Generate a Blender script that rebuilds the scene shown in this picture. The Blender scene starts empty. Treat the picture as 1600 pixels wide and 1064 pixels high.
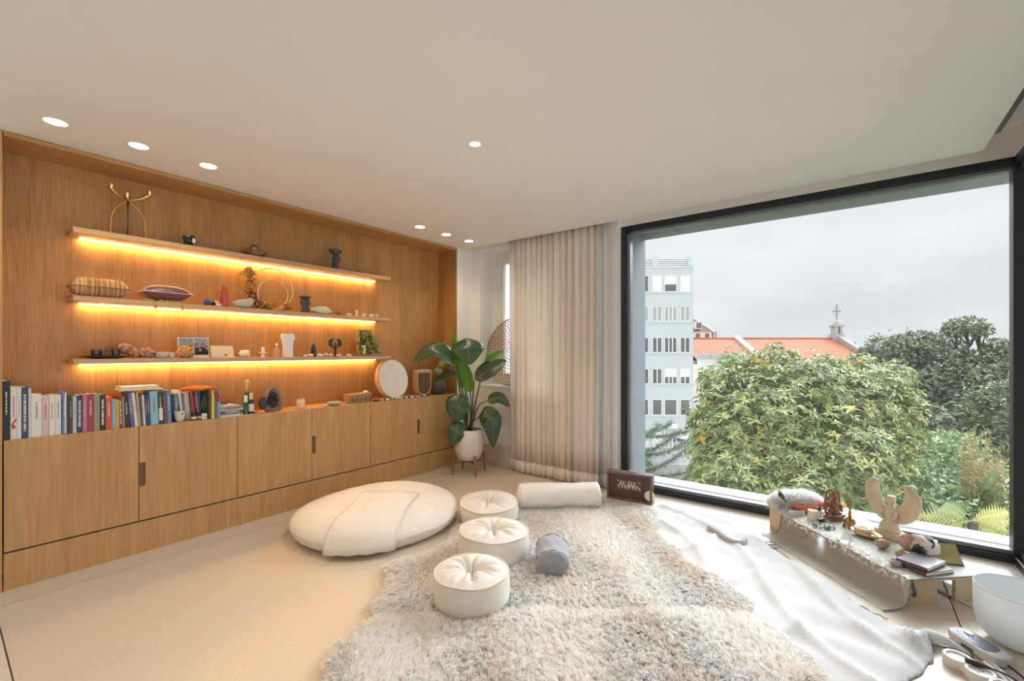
import bpy, bmesh, math, random
import numpy as np
from mathutils import Vector, Matrix, noise as mnoise
SC = bpy.context.scene
COL = SC.collection
PI = math.pi
# ---------------------------------------------------------------- camera
FPX, HOR, TH, EYE = 696.0, 549.5, math.radians(37.44), 1.35
cam = bpy.data.cameras.new('camera'); camo = bpy.data.objects.new('camera', cam); COL.objects.link(camo)
cam.sensor_width = 36.0; cam.lens = 36.0 * FPX / 1600.0; cam.shift_y = (HOR - 532.0) / 1600.0
cam.clip_start = 0.05; cam.clip_end = 1000
camo.location = (0, 0, EYE); camo.rotation_euler = (PI / 2, 0, TH)
SC.camera = camo
# ---------------------------------------------------------------- sky, an overcast one (three times brighter overhead than at the horizon)
SKY, LED_E, SPOT_E = 0.645, 54.0, 6.0
world = bpy.data.worlds.new('overcast_sky'); SC.world = world; world.use_nodes = True
nt = world.node_tree; nt.nodes.clear()
N = lambda t, **k: (lambda n: [setattr(n, a, b) for a, b in k.items()] and n or n)(nt.nodes.new(t))
tc = N('ShaderNodeTexCoord'); sep = N('ShaderNodeSeparateXYZ'); nt.links.new(tc.outputs['Generated'], sep.inputs[0])
mx = N('ShaderNodeMath', operation='MAXIMUM'); nt.links.new(sep.outputs[2], mx.inputs[0]); mx.inputs[1].default_value = 0.0
sq = N('ShaderNodeMath', operation='MULTIPLY'); nt.links.new(mx.outputs[0], sq.inputs[0]); nt.links.new(mx.outputs[0], sq.inputs[1])
ma = N('ShaderNodeMath', operation='MULTIPLY_ADD'); nt.links.new(sq.outputs[0], ma.inputs[0]); ma.inputs[1].default_value = 2.0; ma.inputs[2].default_value = 1.0
mp = N('ShaderNodeMapping'); mp.inputs['Scale'].default_value = (1.6, 1.6, 5.0); nt.links.new(tc.outputs['Generated'], mp.inputs[0])
nz = N('ShaderNodeTexNoise'); nz.inputs['Scale'].default_value = 1.7; nz.inputs['Detail'].default_value = 6; nt.links.new(mp.outputs[0], nz.inputs['Vector'])
rmp = N('ShaderNodeMapRange'); rmp.inputs[1].default_value = 0.3; rmp.inputs[2].default_value = 0.7; rmp.inputs[3].default_value = 0.86; rmp.inputs[4].default_value = 1.06
nt.links.new(nz.outputs[0], rmp.inputs[0])
mm = N('ShaderNodeMath', operation='MULTIPLY'); nt.links.new(ma.outputs[0], mm.inputs[0]); nt.links.new(rmp.outputs[0], mm.inputs[1])
ms = N('ShaderNodeMath', operation='MULTIPLY'); nt.links.new(mm.outputs[0], ms.inputs[0]); ms.inputs[1].default_value = SKY
bg = N('ShaderNodeBackground'); bg.inputs[0].default_value = (0.94, 0.97, 1.0, 1); nt.links.new(ms.outputs[0], bg.inputs[1])
wo = N('ShaderNodeOutputWorld'); nt.links.new(bg.outputs[0], wo.inputs[0])
SC.view_settings.view_transform = 'Standard'; SC.view_settings.look = 'None'; SC.view_settings.gamma = 1.0
SC.view_settings.use_curve_mapping = False; SC.view_settings.exposure = 0.50
for k, v in dict(adaptive_threshold=0.045, max_bounces=11, diffuse_bounces=8, glossy_bounces=4, transmission_bounces=6, transparent_max_bounces=16, caustics_reflective=False, caustics_refractive=False, sample_clamp_indirect=6.0).items():
    setattr(SC.cycles, k, v)
sun = bpy.data.lights.new('hazy_sun', 'SUN'); sun.energy = 6.8; sun.angle = math.radians(55); sun.color = (0.91, 0.96, 1.0)
suno = bpy.data.objects.new('hazy_sun', sun); COL.objects.link(suno); suno.rotation_euler = Vector((-0.15, -1.0, -0.85)).to_track_quat('-Z', 'Y').to_euler(); suno.location = (5, 30, 25)
def portal(name, loc, rot, sx, sy):
    l = bpy.data.lights.new(name, 'AREA'); l.shape = 'RECTANGLE'; l.size = sx; l.size_y = sy; l.cycles.is_portal = True
    o = bpy.data.objects.new(name, l); o.location = loc; o.rotation_euler = rot; COL.objects.link(o)
portal('daylight_portal_back', (-0.5, 4.9, 1.25), (-PI / 2, 0, 0), 2.9, 2.7)
portal('daylight_portal_side', (0.98, 0.8, 1.3), (0, PI / 2, 0), 2.6, 7.2)

# ---------------------------------------------------------------- where a thing seen at a picture point stands, given the surface it stands on
cT, sT = math.cos(TH), math.sin(TH)
def ray(u, v): a = (u - 800) / FPX; return (a * cT - sT, a * sT + cT, (HOR - v) / FPX)
def onz(u, v, z=0.0): d = ray(u, v); t = (z - EYE) / d[2]; return Vector((d[0] * t, d[1] * t, z))
def onx(u, v, x): d = ray(u, v); t = x / d[0]; return Vector((x, d[1] * t, EYE + d[2] * t))
def ony(u, v, y): d = ray(u, v); t = y / d[1]; return Vector((d[0] * t, y, EYE + d[2] * t))
def at(u, v, w): d = ray(u, v); return Vector((d[0] * w, d[1] * w, EYE + d[2] * w))
def fw(p): return -p[0] * sT + p[1] * cT
def mpp(p): return fw(p) / FPX
# ---------------------------------------------------------------- materials
MATS = {}
def mat(name, col, rough=0.6, metal=0.0, var=0.0, vscale=8.0, bump=0.0, bscale=60.0, stretch=(1, 1, 1), col2=None, spec=0.5, trans=0.0, sheen=0.0, coat=0.0, emit=None, alpha=None, attr=None, detail=4.0, subsurf=0.0, contrast=None):
    if name in MATS: return MATS[name]
    m = bpy.data.materials.new(name); m.use_nodes = True; t = m.node_tree; t.nodes.clear()
    out = t.nodes.new('ShaderNodeOutputMaterial'); b = t.nodes.new('ShaderNodeBsdfPrincipled')
    t.links.new(b.outputs[0], out.inputs[0])
    b.inputs['Roughness'].default_value = rough; b.inputs['Metallic'].default_value = metal; b.inputs['Specular IOR Level'].default_value = spec
    b.inputs['Base Color'].default_value = (*col, 1)
    if sheen: b.inputs['Sheen Weight'].default_value = sheen
    if coat: b.inputs['Coat Weight'].default_value = coat; b.inputs['Coat Roughness'].default_value = 0.15
    if emit: b.inputs['Emission Color'].default_value = (*emit[0], 1); b.inputs['Emission Strength'].default_value = emit[1]
    if subsurf: b.inputs['Subsurface Weight'].default_value = subsurf; b.inputs['Subsurface Radius'].default_value = (.02, .02, .02)
    src = None
    if var or col2 or bump:
        tc = t.nodes.new('ShaderNodeTexCoord'); mp = t.nodes.new('ShaderNodeMapping'); mp.inputs['Scale'].default_value = stretch
        t.links.new(tc.outputs['Object'], mp.inputs[0])
    if var or col2:
        n = t.nodes.new('ShaderNodeTexNoise'); n.inputs['Scale'].default_value = vscale; n.inputs['Detail'].default_value = detail; n.inputs['Roughness'].default_value = 0.6
        t.links.new(mp.outputs[0], n.inputs['Vector'])
        r = t.nodes.new('ShaderNodeValToRGB'); lo, hi = contrast or (0.3, 0.7)
        r.color_ramp.elements[0].position = lo; r.color_ramp.elements[1].position = hi
        c2 = col2 or tuple(min(1, c * (1 + var)) for c in col); c1 = col if col2 else tuple(c * (1 - var) for c in col)
        r.color_ramp.elements[0].color = (*c1, 1); r.color_ramp.elements[1].color = (*c2, 1)
        t.links.new(n.outputs[0], r.inputs[0]); t.links.new(r.outputs[0], b.inputs['Base Color']); src = r.outputs[0]
    if attr:
        a = t.nodes.new('ShaderNodeAttribute'); a.attribute_name = attr; t.links.new(a.outputs['Color'], b.inputs['Base Color']); src = a.outputs['Color']
    if bump:
        n2 = t.nodes.new('ShaderNodeTexNoise'); n2.inputs['Scale'].default_value = bscale; n2.inputs['Detail'].default_value = 3
        t.links.new(mp.outputs[0], n2.inputs['Vector']); bp = t.nodes.new('ShaderNodeBump'); bp.inputs['Strength'].default_value = bump; bp.inputs['Distance'].default_value = 0.01
        t.links.new(n2.outputs[0], bp.inputs['Height']); t.links.new(bp.outputs[0], b.inputs['Normal'])
    if trans:
        tr = t.nodes.new('ShaderNodeBsdfTranslucent'); tr.inputs[0].default_value = (*col, 1)
        if src: t.links.new(src, tr.inputs[0])
        mx = t.nodes.new('ShaderNodeMixShader'); mx.inputs[0].default_value = trans
        t.links.new(b.outputs[0], mx.inputs[1]); t.links.new(tr.outputs[0], mx.inputs[2]); t.links.new(mx.outputs[0], out.inputs[0])
    if alpha is not None:
        tp = t.nodes.new('ShaderNodeBsdfTransparent'); mx = t.nodes.new('ShaderNodeMixShader'); mx.inputs[0].default_value = alpha
        last = out.inputs[0].links[0].from_socket
        t.links.new(tp.outputs[0], mx.inputs[1]); t.links.new(last, mx.inputs[2]); t.links.new(mx.outputs[0], out.inputs[0])
    MATS[name] = m
    return m
def wood(name, dark, light, grain=(30, 30, 1.2), rough=0.45, bump=0.15, knots=True, fine=7.0):
    if name in MATS: return MATS[name]
    m = mat(name, dark, rough=rough); t = m.node_tree; b = next(n for n in t.nodes if n.type == 'BSDF_PRINCIPLED')
    L = t.links.new; nn = t.nodes.new
    tc = nn('ShaderNodeTexCoord'); mp = nn('ShaderNodeMapping'); mp.inputs['Scale'].default_value = grain; L(tc.outputs['Object'], mp.inputs[0])
    n1 = nn('ShaderNodeTexNoise'); n1.inputs['Scale'].default_value = fine; n1.inputs['Detail'].default_value = 5; n1.inputs['Distortion'].default_value = 0.4; L(mp.outputs[0], n1.inputs['Vector'])
    mp2 = nn('ShaderNodeMapping'); mp2.inputs['Scale'].default_value = tuple(g / max(grain) * 6 + 0.3 for g in grain); L(tc.outputs['Object'], mp2.inputs[0])
    n2 = nn('ShaderNodeTexNoise'); n2.inputs['Scale'].default_value = 1.3; n2.inputs['Detail'].default_value = 3; L(mp2.outputs[0], n2.inputs['Vector'])
    ad = nn('ShaderNodeMath'); ad.operation = 'MULTIPLY_ADD'; L(n1.outputs[0], ad.inputs[0]); ad.inputs[1].default_value = 0.6; mu = nn('ShaderNodeMath'); mu.operation = 'MULTIPLY'; L(n2.outputs[0], mu.inputs[0]); mu.inputs[1].default_value = 0.4; L(mu.outputs[0], ad.inputs[2])
    r = nn('ShaderNodeValToRGB'); r.color_ramp.elements[0].position = 0.32; r.color_ramp.elements[1].position = 0.66
    r.color_ramp.elements[0].color = (*dark, 1); r.color_ramp.elements[1].color = (*light, 1); L(ad.outputs[0], r.inputs[0]); last = r.outputs[0]
    if knots:
        vo = nn('ShaderNodeTexVoronoi'); vo.inputs['Scale'].default_value = 2.3; mp3 = nn('ShaderNodeMapping'); mp3.inputs['Scale'].default_value = (1, 1, 0.6); L(tc.outputs['Object'], mp3.inputs[0]); L(mp3.outputs[0], vo.inputs['Vector'])
        mr = nn('ShaderNodeMapRange'); mr.inputs[1].default_value = 0.02; mr.inputs[2].default_value = 0.055; mr.inputs[3].default_value = 0.55; mr.inputs[4].default_value = 0.0; L(vo.outputs['Distance'], mr.inputs[0])
        mix = nn('ShaderNodeMix'); mix.data_type = 'RGBA'; L(mr.outputs[0], mix.inputs[0]); L(last, mix.inputs[6]); mix.inputs[7].default_value = (dark[0] * .45, dark[1] * .4, dark[2] * .35, 1); last = mix.outputs[2]
    L(last, b.inputs['Base Color'])
    bp = nn('ShaderNodeBump'); bp.inputs['Strength'].default_value = bump; bp.inputs['Distance'].default_value = 0.004; L(n1.outputs[0], bp.inputs['Height']); L(bp.outputs[0], b.inputs['Normal'])
    return m
def glass_mat(name, tint=(0.98, 0.985, 0.985), refl=1.0, smudge=0.0):
    if name in MATS: return MATS[name]
    m = bpy.data.materials.new(name); m.use_nodes = True; t = m.node_tree; t.nodes.clear(); L = t.links.new
    out = t.nodes.new('ShaderNodeOutputMaterial'); tp = t.nodes.new('ShaderNodeBsdfTransparent'); tp.inputs[0].default_value = (*tint, 1)
    gl = t.nodes.new('ShaderNodeBsdfGlossy'); gl.inputs['Roughness'].default_value = 0.02; fr = t.nodes.new('ShaderNodeFresnel'); fr.inputs[0].default_value = 1.35
    mu = t.nodes.new('ShaderNodeMath'); mu.operation = 'MULTIPLY'; mu.inputs[1].default_value = refl; L(fr.outputs[0], mu.inputs[0])
    mx = t.nodes.new('ShaderNodeMixShader'); L(mu.outputs[0], mx.inputs[0]); L(tp.outputs[0], mx.inputs[1]); L(gl.outputs[0], mx.inputs[2]); last = mx.outputs[0]
    if smudge:
        df = t.nodes.new('ShaderNodeBsdfTranslucent'); df.inputs[0].default_value = (0.8, 0.85, 0.85, 1)
        tc = t.nodes.new('ShaderNodeTexCoord'); mp = t.nodes.new('ShaderNodeMapping'); mp.inputs['Scale'].default_value = (4, 1, 0.6); L(tc.outputs['Object'], mp.inputs[0])
        n = t.nodes.new('ShaderNodeTexNoise'); n.inputs['Scale'].default_value = 1.2; n.inputs['Detail'].default_value = 5; L(mp.outputs[0], n.inputs['Vector'])
        mr = t.nodes.new('ShaderNodeMapRange'); mr.inputs[1].default_value = 0.42; mr.inputs[2].default_value = 0.75; mr.inputs[3].default_value = 0.004; mr.inputs[4].default_value = smudge; L(n.outputs[0], mr.inputs[0])
        m2 = t.nodes.new('ShaderNodeMixShader'); L(mr.outputs[0], m2.inputs[0]); L(last, m2.inputs[1]); L(df.outputs[0], m2.inputs[2]); last = m2.outputs[0]
    L(last, out.inputs[0]); MATS[name] = m
    return m
# ---------------------------------------------------------------- mesh helpers
def frame_from(d):
    d = Vector(d).normalized(); up = Vector((0, 0, 1)) if abs(d.z) < 0.95 else Vector((0, 1, 0))
    x = up.cross(d).normalized(); return x, d.cross(x).normalized(), d
class MB:
    def __init__(s): s.v = []; s.f = []; s.mi = []
    def add(s, vs, fs, mi=0, M=None):
        o = len(s.v); s.v += [tuple(M @ Vector(p)) if M is not None else tuple(p) for p in vs]
        s.f += [tuple(i + o for i in f) for f in fs]; s.mi += [mi] * len(fs); return s
    def box(s, x0, x1, y0, y1, z0, z1, mi=0, M=None):
        return s.add([(x0, y0, z0), (x1, y0, z0), (x1, y1, z0), (x0, y1, z0), (x0, y0, z1), (x1, y0, z1), (x1, y1, z1), (x0, y1, z1)],
                     [(0, 3, 2, 1), (4, 5, 6, 7), (0, 1, 5, 4), (1, 2, 6, 5), (2, 3, 7, 6), (3, 0, 4, 7)], mi, M)
    def lathe(s, prof, seg=20, mi=0, M=None, wob=None):
        vs = []; fs = []; n = len(prof)
        for r, z in prof:
            for k in range(seg):
                a = 2 * PI * k / seg; q = r * (wob(a, z) if wob else 1); vs.append((q * math.cos(a), q * math.sin(a), z))
        for i in range(n - 1):
            for k in range(seg):
                k2 = (k + 1) % seg; fs.append((i * seg + k, i * seg + k2, (i + 1) * seg + k2, (i + 1) * seg + k))
        if prof[0][0] > 1e-6: fs.append(tuple(reversed(range(seg))))
        if prof[-1][0] > 1e-6: fs.append(tuple((n - 1) * seg + k for k in range(seg)))
        return s.add(vs, fs, mi, M)
    def tube(s, pts, r, seg=8, mi=0, M=None, flat=1.0):
        pts = [Vector(p) for p in pts]; n = len(pts); rs = r if isinstance(r, (list, tuple)) else [r] * n; vs = []; fs = []; px = None
        for i, p in enumerate(pts):
            d = (pts[min(i + 1, n - 1)] - pts[max(i - 1, 0)])
            d = d.normalized() if d.length > 1e-9 else Vector((0, 0, 1))
            x, y, _ = frame_from(d)
            if px is not None:
                x = (px - d * px.dot(d)); x = x.normalized() if x.length > 1e-6 else frame_from(d)[0]; y = d.cross(x)
            px = x
            for k in range(seg):
                a = 2 * PI * k / seg; vs.append(p + x * (rs[i] * math.cos(a)) + y * (rs[i] * flat * math.sin(a)))
        for i in range(n - 1):
            for k in range(seg):
                k2 = (k + 1) % seg; fs.append((i * seg + k, i * seg + k2, (i + 1) * seg + k2, (i + 1) * seg + k))
        fs.append(tuple(reversed(range(seg)))); fs.append(tuple((n - 1) * seg + k for k in range(seg)))
        return s.add(vs, fs, mi, M)
    def ell(s, c, r, seg=16, rings=10, mi=0, M=None, nz=0.0, fq=3.0, seed=0, flat=None, e=1.0):
        vs = []; fs = []; c = Vector(c); rx, ry, rz = r
        def pw(q): return math.copysign(abs(q) ** e, q)
        for i in range(rings + 1):
            t = -PI / 2 + PI * i / rings
            for k in range(seg):
                a = 2 * PI * k / seg; d = Vector((pw(math.cos(t)) * pw(math.cos(a)), pw(math.cos(t)) * pw(math.sin(a)), pw(math.sin(t))))
                q = 1 + (nz * mnoise.noise(d * fq + Vector((seed * 7.3, seed * 3.1, seed))) if nz else 0)
                p = Vector((d.x * rx * q, d.y * ry * q, d.z * rz * q))
                if flat is not None and p.z < flat * rz: p.z = flat * rz
                vs.append(c + p)
        for i in range(rings):
            for k in range(seg):
                k2 = (k + 1) % seg; fs.append((i * seg + k, i * seg + k2, (i + 1) * seg + k2, (i + 1) * seg + k))
        return s.add(vs, fs, mi, M)
    def prism(s, pts, z0, z1, mi=0, M=None):
        n = len(pts); vs = [(p[0], p[1], z0) for p in pts] + [(p[0], p[1], z1) for p in pts]
        fs = [tuple(reversed(range(n))), tuple(range(n, 2 * n))] + [(i, (i + 1) % n, n + (i + 1) % n, n + i) for i in range(n)]
        return s.add(vs, fs, mi, M)
    def plate(s, pts, th, mi=0, M=None):
        """outline in the y-z plane, thickness th along x (front at +th/2)"""
        n = len(pts); vs = [(-th / 2, p[0], p[1]) for p in pts] + [(th / 2, p[0], p[1]) for p in pts]
        fs = [tuple(reversed(range(n))), tuple(range(n, 2 * n))] + [(i, (i + 1) % n, n + (i + 1) % n, n + i) for i in range(n)]
        return s.add(vs, fs, mi, M)
    def crescent(s, inner, outer, th, nw=6, mi=0, M=None, x0=0.0, bow=0.0):
        """lens-section surface between two y-z polylines: wings, horns"""
        ns = len(inner); vs = []; fs = []
        for sd in (1, -1):
            for i in range(ns):
                for k in range(nw + 1):
                    t = k / nw; y = inner[i][0] * (1 - t) + outer[i][0] * t; z = inner[i][1] * (1 - t) + outer[i][1] * t
                    h = th * (0.25 + 0.75 * math.sin(PI * min(max(t, 0.0), 1.0) * 0.9 + 0.15)) * (0.3 + 0.7 * math.sin(PI * (0.15 + 0.8 * i / (ns - 1))))
                    vs.append((x0 + sd * h / 2 + bow * math.sin(PI * i / (ns - 1)), y, z))
        g = ns * (nw + 1)
        for i in range(ns - 1):
            for k in range(nw):
                a = i * (nw + 1) + k; q = (a, a + 1, a + nw + 2, a + nw + 1); fs.append(q); fs.append(tuple(g + j for j in reversed(q)))
        ring = [i * (nw + 1) for i in range(ns)] + [(ns - 1) * (nw + 1) + k for k in range(1, nw + 1)] + [i * (nw + 1) + nw for i in range(ns - 2, -1, -1)] + [k for k in range(nw - 1, 0, -1)]
        for j in range(len(ring)):
            a, b = ring[j], ring[(j + 1) % len(ring)]; fs.append((b, a, g + a, g + b))
        return s.add(vs, fs, mi, M)
    def build(s, name, mats, parent=None, smooth=False, bevel=0.0, loc=None, rot=None, solid=0.0, sub=0, angle=None):
        me = bpy.data.meshes.new(name); me.from_pydata(s.v, [], s.f); ms = mats if isinstance(mats, (list, tuple)) else [mats]
        for m in ms: me.materials.append(m)
        if len(ms) > 1: me.polygons.foreach_set('material_index', s.mi)
        bm = bmesh.new(); bm.from_mesh(me); bmesh.ops.recalc_face_normals(bm, faces=bm.faces); bm.to_mesh(me); bm.free()
        o = bpy.data.objects.new(name, me); COL.objects.link(o)
        if smooth:
            me.polygons.foreach_set('use_smooth', [True] * len(me.polygons))
            if angle: me.set_sharp_from_angle(angle=math.radians(angle))
        if parent is not None: o.parent = parent
        if loc is not None: o.location = loc
        if rot is not None: o.rotation_euler = rot
        if bevel:
            bv = o.modifiers.new('bevel', 'BEVEL'); bv.width = bevel; bv.segments = 2; bv.limit_method = 'ANGLE'; bv.angle_limit = math.radians(40)
        if solid:
            sd = o.modifiers.new('thickness', 'SOLIDIFY'); sd.thickness = solid; sd.offset = 0
        if sub:
            ss = o.modifiers.new('round', 'SUBSURF'); ss.levels = sub; ss.render_levels = sub
        return o
def np_mesh(name, co, faces_flat, sizes, material, parent=None, colors=None, smooth=False, normals=None):
    me = bpy.data.meshes.new(name); me.vertices.add(len(co)); me.vertices.foreach_set('co', np.asarray(co, dtype=np.float32).ravel())
    sizes = np.asarray(sizes, dtype=np.int32); starts = np.concatenate(([0], np.cumsum(sizes)[:-1])).astype(np.int32)
    me.loops.add(int(sizes.sum())); me.loops.foreach_set('vertex_index', np.asarray(faces_flat, dtype=np.int32).ravel())
    me.polygons.add(len(sizes)); me.polygons.foreach_set('loop_start', starts)
    if smooth: me.polygons.foreach_set('use_smooth', np.ones(len(sizes), dtype=bool))
    me.update(calc_edges=True)
    if colors is not None:
        at_ = me.color_attributes.new('tint', 'FLOAT_COLOR', 'POINT'); c4 = np.ones((len(co), 4), dtype=np.float32); c4[:, :3] = colors; at_.data.foreach_set('color', c4.ravel())
    if normals is not None: me.normals_split_custom_set_from_vertices(normals)
    me.materials.append(material); o = bpy.data.objects.new(name, me); COL.objects.link(o)
    if parent is not None: o.parent = parent
    return o
def tag(o, label=None, cat=None, group=None, kind=None):
    for k, v in (('label', label), ('category', cat), ('group', group), ('kind', kind)):
        if v: o[k] = v
    return o
def thing(name, label, cat, loc=(0, 0, 0), rotz=0.0, group=None):
    o = bpy.data.objects.new(name, None); o.empty_display_size = 0.05; COL.objects.link(o); o.location = loc; o.rotation_euler = (0, 0, rotz)
    return tag(o, label, cat, group)
def struct(o): o['kind'] = 'structure'; return o
def lab(o, label): o['label'] = label; return o
def clone(o, parent=None):
    c = o.copy(); COL.objects.link(c); c.parent = parent
    for ch in list(o.children): clone(ch, c)
    return c
def T(x=0, y=0, z=0): return Matrix.Translation((x, y, z))
def R(a, ax): return Matrix.Rotation(math.radians(a), 4, ax)
def interp(pts, n):
    """Catmull-Rom through points"""
    P = [Vector(p) for p in pts]; P = [P[0] * 2 - P[1]] + P + [P[-1] * 2 - P[-2]]; out = []
    m = len(P) - 3
    for j in range(n):
        x = j / (n - 1) * m; i = min(int(x), m - 1); t = x - i; a, b, c, d = P[i:i + 4]
        out.append(0.5 * ((2 * b) + (c - a) * t + (2 * a - 5 * b + 4 * c - d) * t * t + (3 * b - a - 3 * c + d) * t ** 3))
    return out
rnd = random.Random(7); rng = np.random.default_rng(7)

# ================================================================ the room
WX, CX, BY, CZ = -4.10, -3.796, 4.12, 2.597         # panelled back of the niche, its front plane, far wall, ceiling
white = mat('white_plaster', (0.84, 0.83, 0.81), rough=0.85, var=0.015, vscale=2)
oakB = wood('oak_panel', (0.285, 0.138, 0.043), (0.53, 0.292, 0.108), grain=(26, 26, 0.9), fine=6, rough=0.34)
oakD = wood('oak_door', (0.455, 0.248, 0.092), (0.62, 0.375, 0.165), grain=(14, 14, 0.7), fine=4, bump=0.08)
oakH = wood('oak_board_lengthwise', (0.37, 0.19, 0.063), (0.55, 0.31, 0.122), grain=(22, 0.8, 22), fine=5, knots=False)
oakS = wood('oak_shelf_edge', (0.48, 0.30, 0.15), (0.62, 0.42, 0.235), grain=(22, 0.8, 22), fine=5, knots=False)
# terrazzo
def terrazzo(name, base, amount=1.0):
    m = mat(name, base, rough=0.28, spec=0.45); t = m.node_tree; L = t.links.new; nn = t.nodes.new; b = next(n for n in t.nodes if n.type == 'BSDF_PRINCIPLED')
    tc = nn('ShaderNodeTexCoord'); cur = None
    base_n = nn('ShaderNodeTexNoise'); base_n.inputs['Scale'].default_value = 90; L(tc.outputs['Object'], base_n.inputs['Vector'])
    r = nn('ShaderNodeValToRGB'); r.color_ramp.elements[0].position = 0.35; r.color_ramp.elements[1].position = 0.65
    r.color_ramp.elements[0].color = (*[c * 0.94 for c in base], 1); r.color_ramp.elements[1].color = (*[min(1, c * 1.05) for c in base], 1); L(base_n.outputs[0], r.inputs[0]); cur = r.outputs[0]
    for sc, lo, hi, colr in ((130, 0.08, 0.20, (0.36, 0.26, 0.17)), (34, 0.04, 0.09, (0.16, 0.11, 0.08)), (110, 0.08, 0.2, (0.80, 0.74, 0.64))):
        v = nn('ShaderNodeTexVoronoi'); v.inputs['Scale'].default_value = sc; L(tc.outputs['Object'], v.inputs['Vector'])
        mr = nn('ShaderNodeMapRange'); mr.inputs[1].default_value = lo; mr.inputs[2].default_value = hi; mr.inputs[3].default_value = 0.42 * amount; mr.inputs[4].default_value = 0; L(v.outputs['Distance'], mr.inputs[0])
        mix = nn('ShaderNodeMix'); mix.data_type = 'RGBA'; L(mr.outputs[0], mix.inputs[0]); L(cur, mix.inputs[6]); mix.inputs[7].default_value = (*colr, 1); cur = mix.outputs[2]
    L(cur, b.inputs['Base Color'])
    return m
terr = terrazzo('terrazzo', (0.60, 0.525, 0.425))
terr2 = terrazzo('terrazzo_pale', (0.64, 0.585, 0.50))
joint = mat('joint_filler', (0.09, 0.075, 0.055), rough=0.8)
fl = struct(MB().box(-4.4, 1.0, -3.3, 4.6, -0.25, -0.004).build('floor', joint))
G = 0.003
for x0, x1, y0, y1, m in ((CX - 0.2, -3.588, 0.207, 4.2, terr), (-3.588, 0.42, 0.207, 4.2, terr), (0.42, 0.84, 0.207, 4.2, terr), (CX - 0.2, -3.588, -3.2, 0.207, terr2), (-3.588, 0.42, -3.2, 0.207, terr2), (0.42, 0.84, -3.2, 0.207, terr2)):
    MB().box(x0 + G, x1 - G, y0 + G, y1 - G, -0.02, 0.0).build('floor_slab', m, fl)
# ceiling: lower slab, slot for curtains, upper slab
ce = struct(MB().box(-4.4, 0.64, -3.3, 3.975, CZ, 2.78).box(-4.4, 1.0, -3.3, 4.8, 2.78, 3.0).build('ceiling', white))
for y0 in (3.72,):
    MB().box(0.641, 0.668, -3.0, y0, 2.601, 2.618).box(0.641, 0.650, -3.0, y0, 2.619, 2.66).build('curtain_track', mat('track_grey', (0.12, 0.12, 0.12), rough=0.4, metal=0.6), ce)
# far wall with the small window opening (X -3.655..-2.35, Z .94..2.60) and the picture window opening (X -1.84..)
SWX0, SWX1, SWZ0, SWZ1 = -3.655, -2.35, 0.94, 2.60
wb = MB().box(-4.4, SWX0, BY, 4.74, 0, 2.78).box(SWX0, SWX1, BY, 4.74, 0, SWZ0).box(SWX0, SWX1, BY, 4.74, SWZ1, 2.78).box(SWX1, -1.84, BY, 4.74, 0, 2.78).box(-1.84, 0.86, 4.19, 4.30, 2.592, 2.78)
struct(wb.build('wall_back', white))
bb = struct(MB().box(CX, -1.92, 4.065, BY, 0, 0.25).build('baseboard_back', terr, bevel=0.004))
MB_sill = MB().box(SWX0 - 0.0, SWX1, BY - 0.01, 4.36, SWZ0 - 0.02, SWZ0 + 0.006)
struct(MB_sill.build('trim_1', mat('white_paint', (0.82, 0.82, 0.80), rough=0.4), bevel=0.003))
# small window: white frame, pane
wpaint = MATS['white_paint']
w1 = struct(MB().box(SWX0, SWX0 + 0.07, 4.36, 4.42, SWZ0, SWZ1).box(SWX1 - 0.07, SWX1, 4.36, 4.42, SWZ0, SWZ1).box(SWX0 + 0.07, SWX1 - 0.07, 4.36, 4.42, SWZ1 - 0.06, SWZ1).box(SWX0 + 0.07, SWX1 - 0.07, 4.36, 4.42, SWZ0, SWZ0 + 0.05).build('window_1', wpaint))
glass = glass_mat('window_glass', refl=0.9, smudge=0.014); glass2 = glass_mat('small_glass', refl=0.8)
for xa, xb in ((SWX0 + 0.07, -3.01), (-3.0, SWX1 - 0.07)):
    MB().box(xa, xa + 0.10, 4.375, 4.43, SWZ0 + 0.05, SWZ1 - 0.06).box(xb - 0.09, xb, 4.375, 4.43, SWZ0 + 0.05, SWZ1 - 0.06).box(xa + 0.10, xb - 0.09, 4.375, 4.43, SWZ1 - 0.15, SWZ1 - 0.06).box(xa + 0.10, xb - 0.09, 4.375, 4.43, SWZ0 + 0.05, SWZ0 + 0.14).build('window_sash', wpaint, w1)
    MB().box(xa + 0.10, xb - 0.09, 4.40, 4.406, SWZ0 + 0.14, SWZ1 - 0.15).build('window_pane', glass2, w1)
# picture window
anth = mat('anthracite_metal', (0.048, 0.05, 0.055), rough=0.38, metal=0.55)
anth2 = mat('anthracite_bead', (0.20, 0.215, 0.235), rough=0.35, metal=0.6)
PW0, PW1 = -1.84, 0.83
w2 = struct(MB().box(PW0, PW0 + 0.05, 4.19, 4.29, 0, 2.592).box(PW0 + 0.05, PW1, 4.19, 4.29, 2.542, 2.592).box(PW0 + 0.05, PW1, 4.19, 4.29, -0.02, 0.045).build('window_2', anth, bevel=0.004))
MB().box(PW0 + 0.05, PW0 + 0.085, 4.215, 4.285, 0.045, 2.542).box(PW0 + 0.05, PW1, 4.215, 4.285, 2.515, 2.542).box(PW0 + 0.05, PW1, 4.215, 4.285, 0.045, 0.075).build('glazing_bead', anth2, w2, bevel=0.003)
MB().box(PW0 + 0.08, PW1, 4.245, 4.257, 0.07, 2.52).build('window_pane', glass, w2)
MB().box(0.81, 0.865, 4.19, 4.29, 0.0, 2.592).build('corner_post', anth, w2, bevel=0.004)
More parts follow.
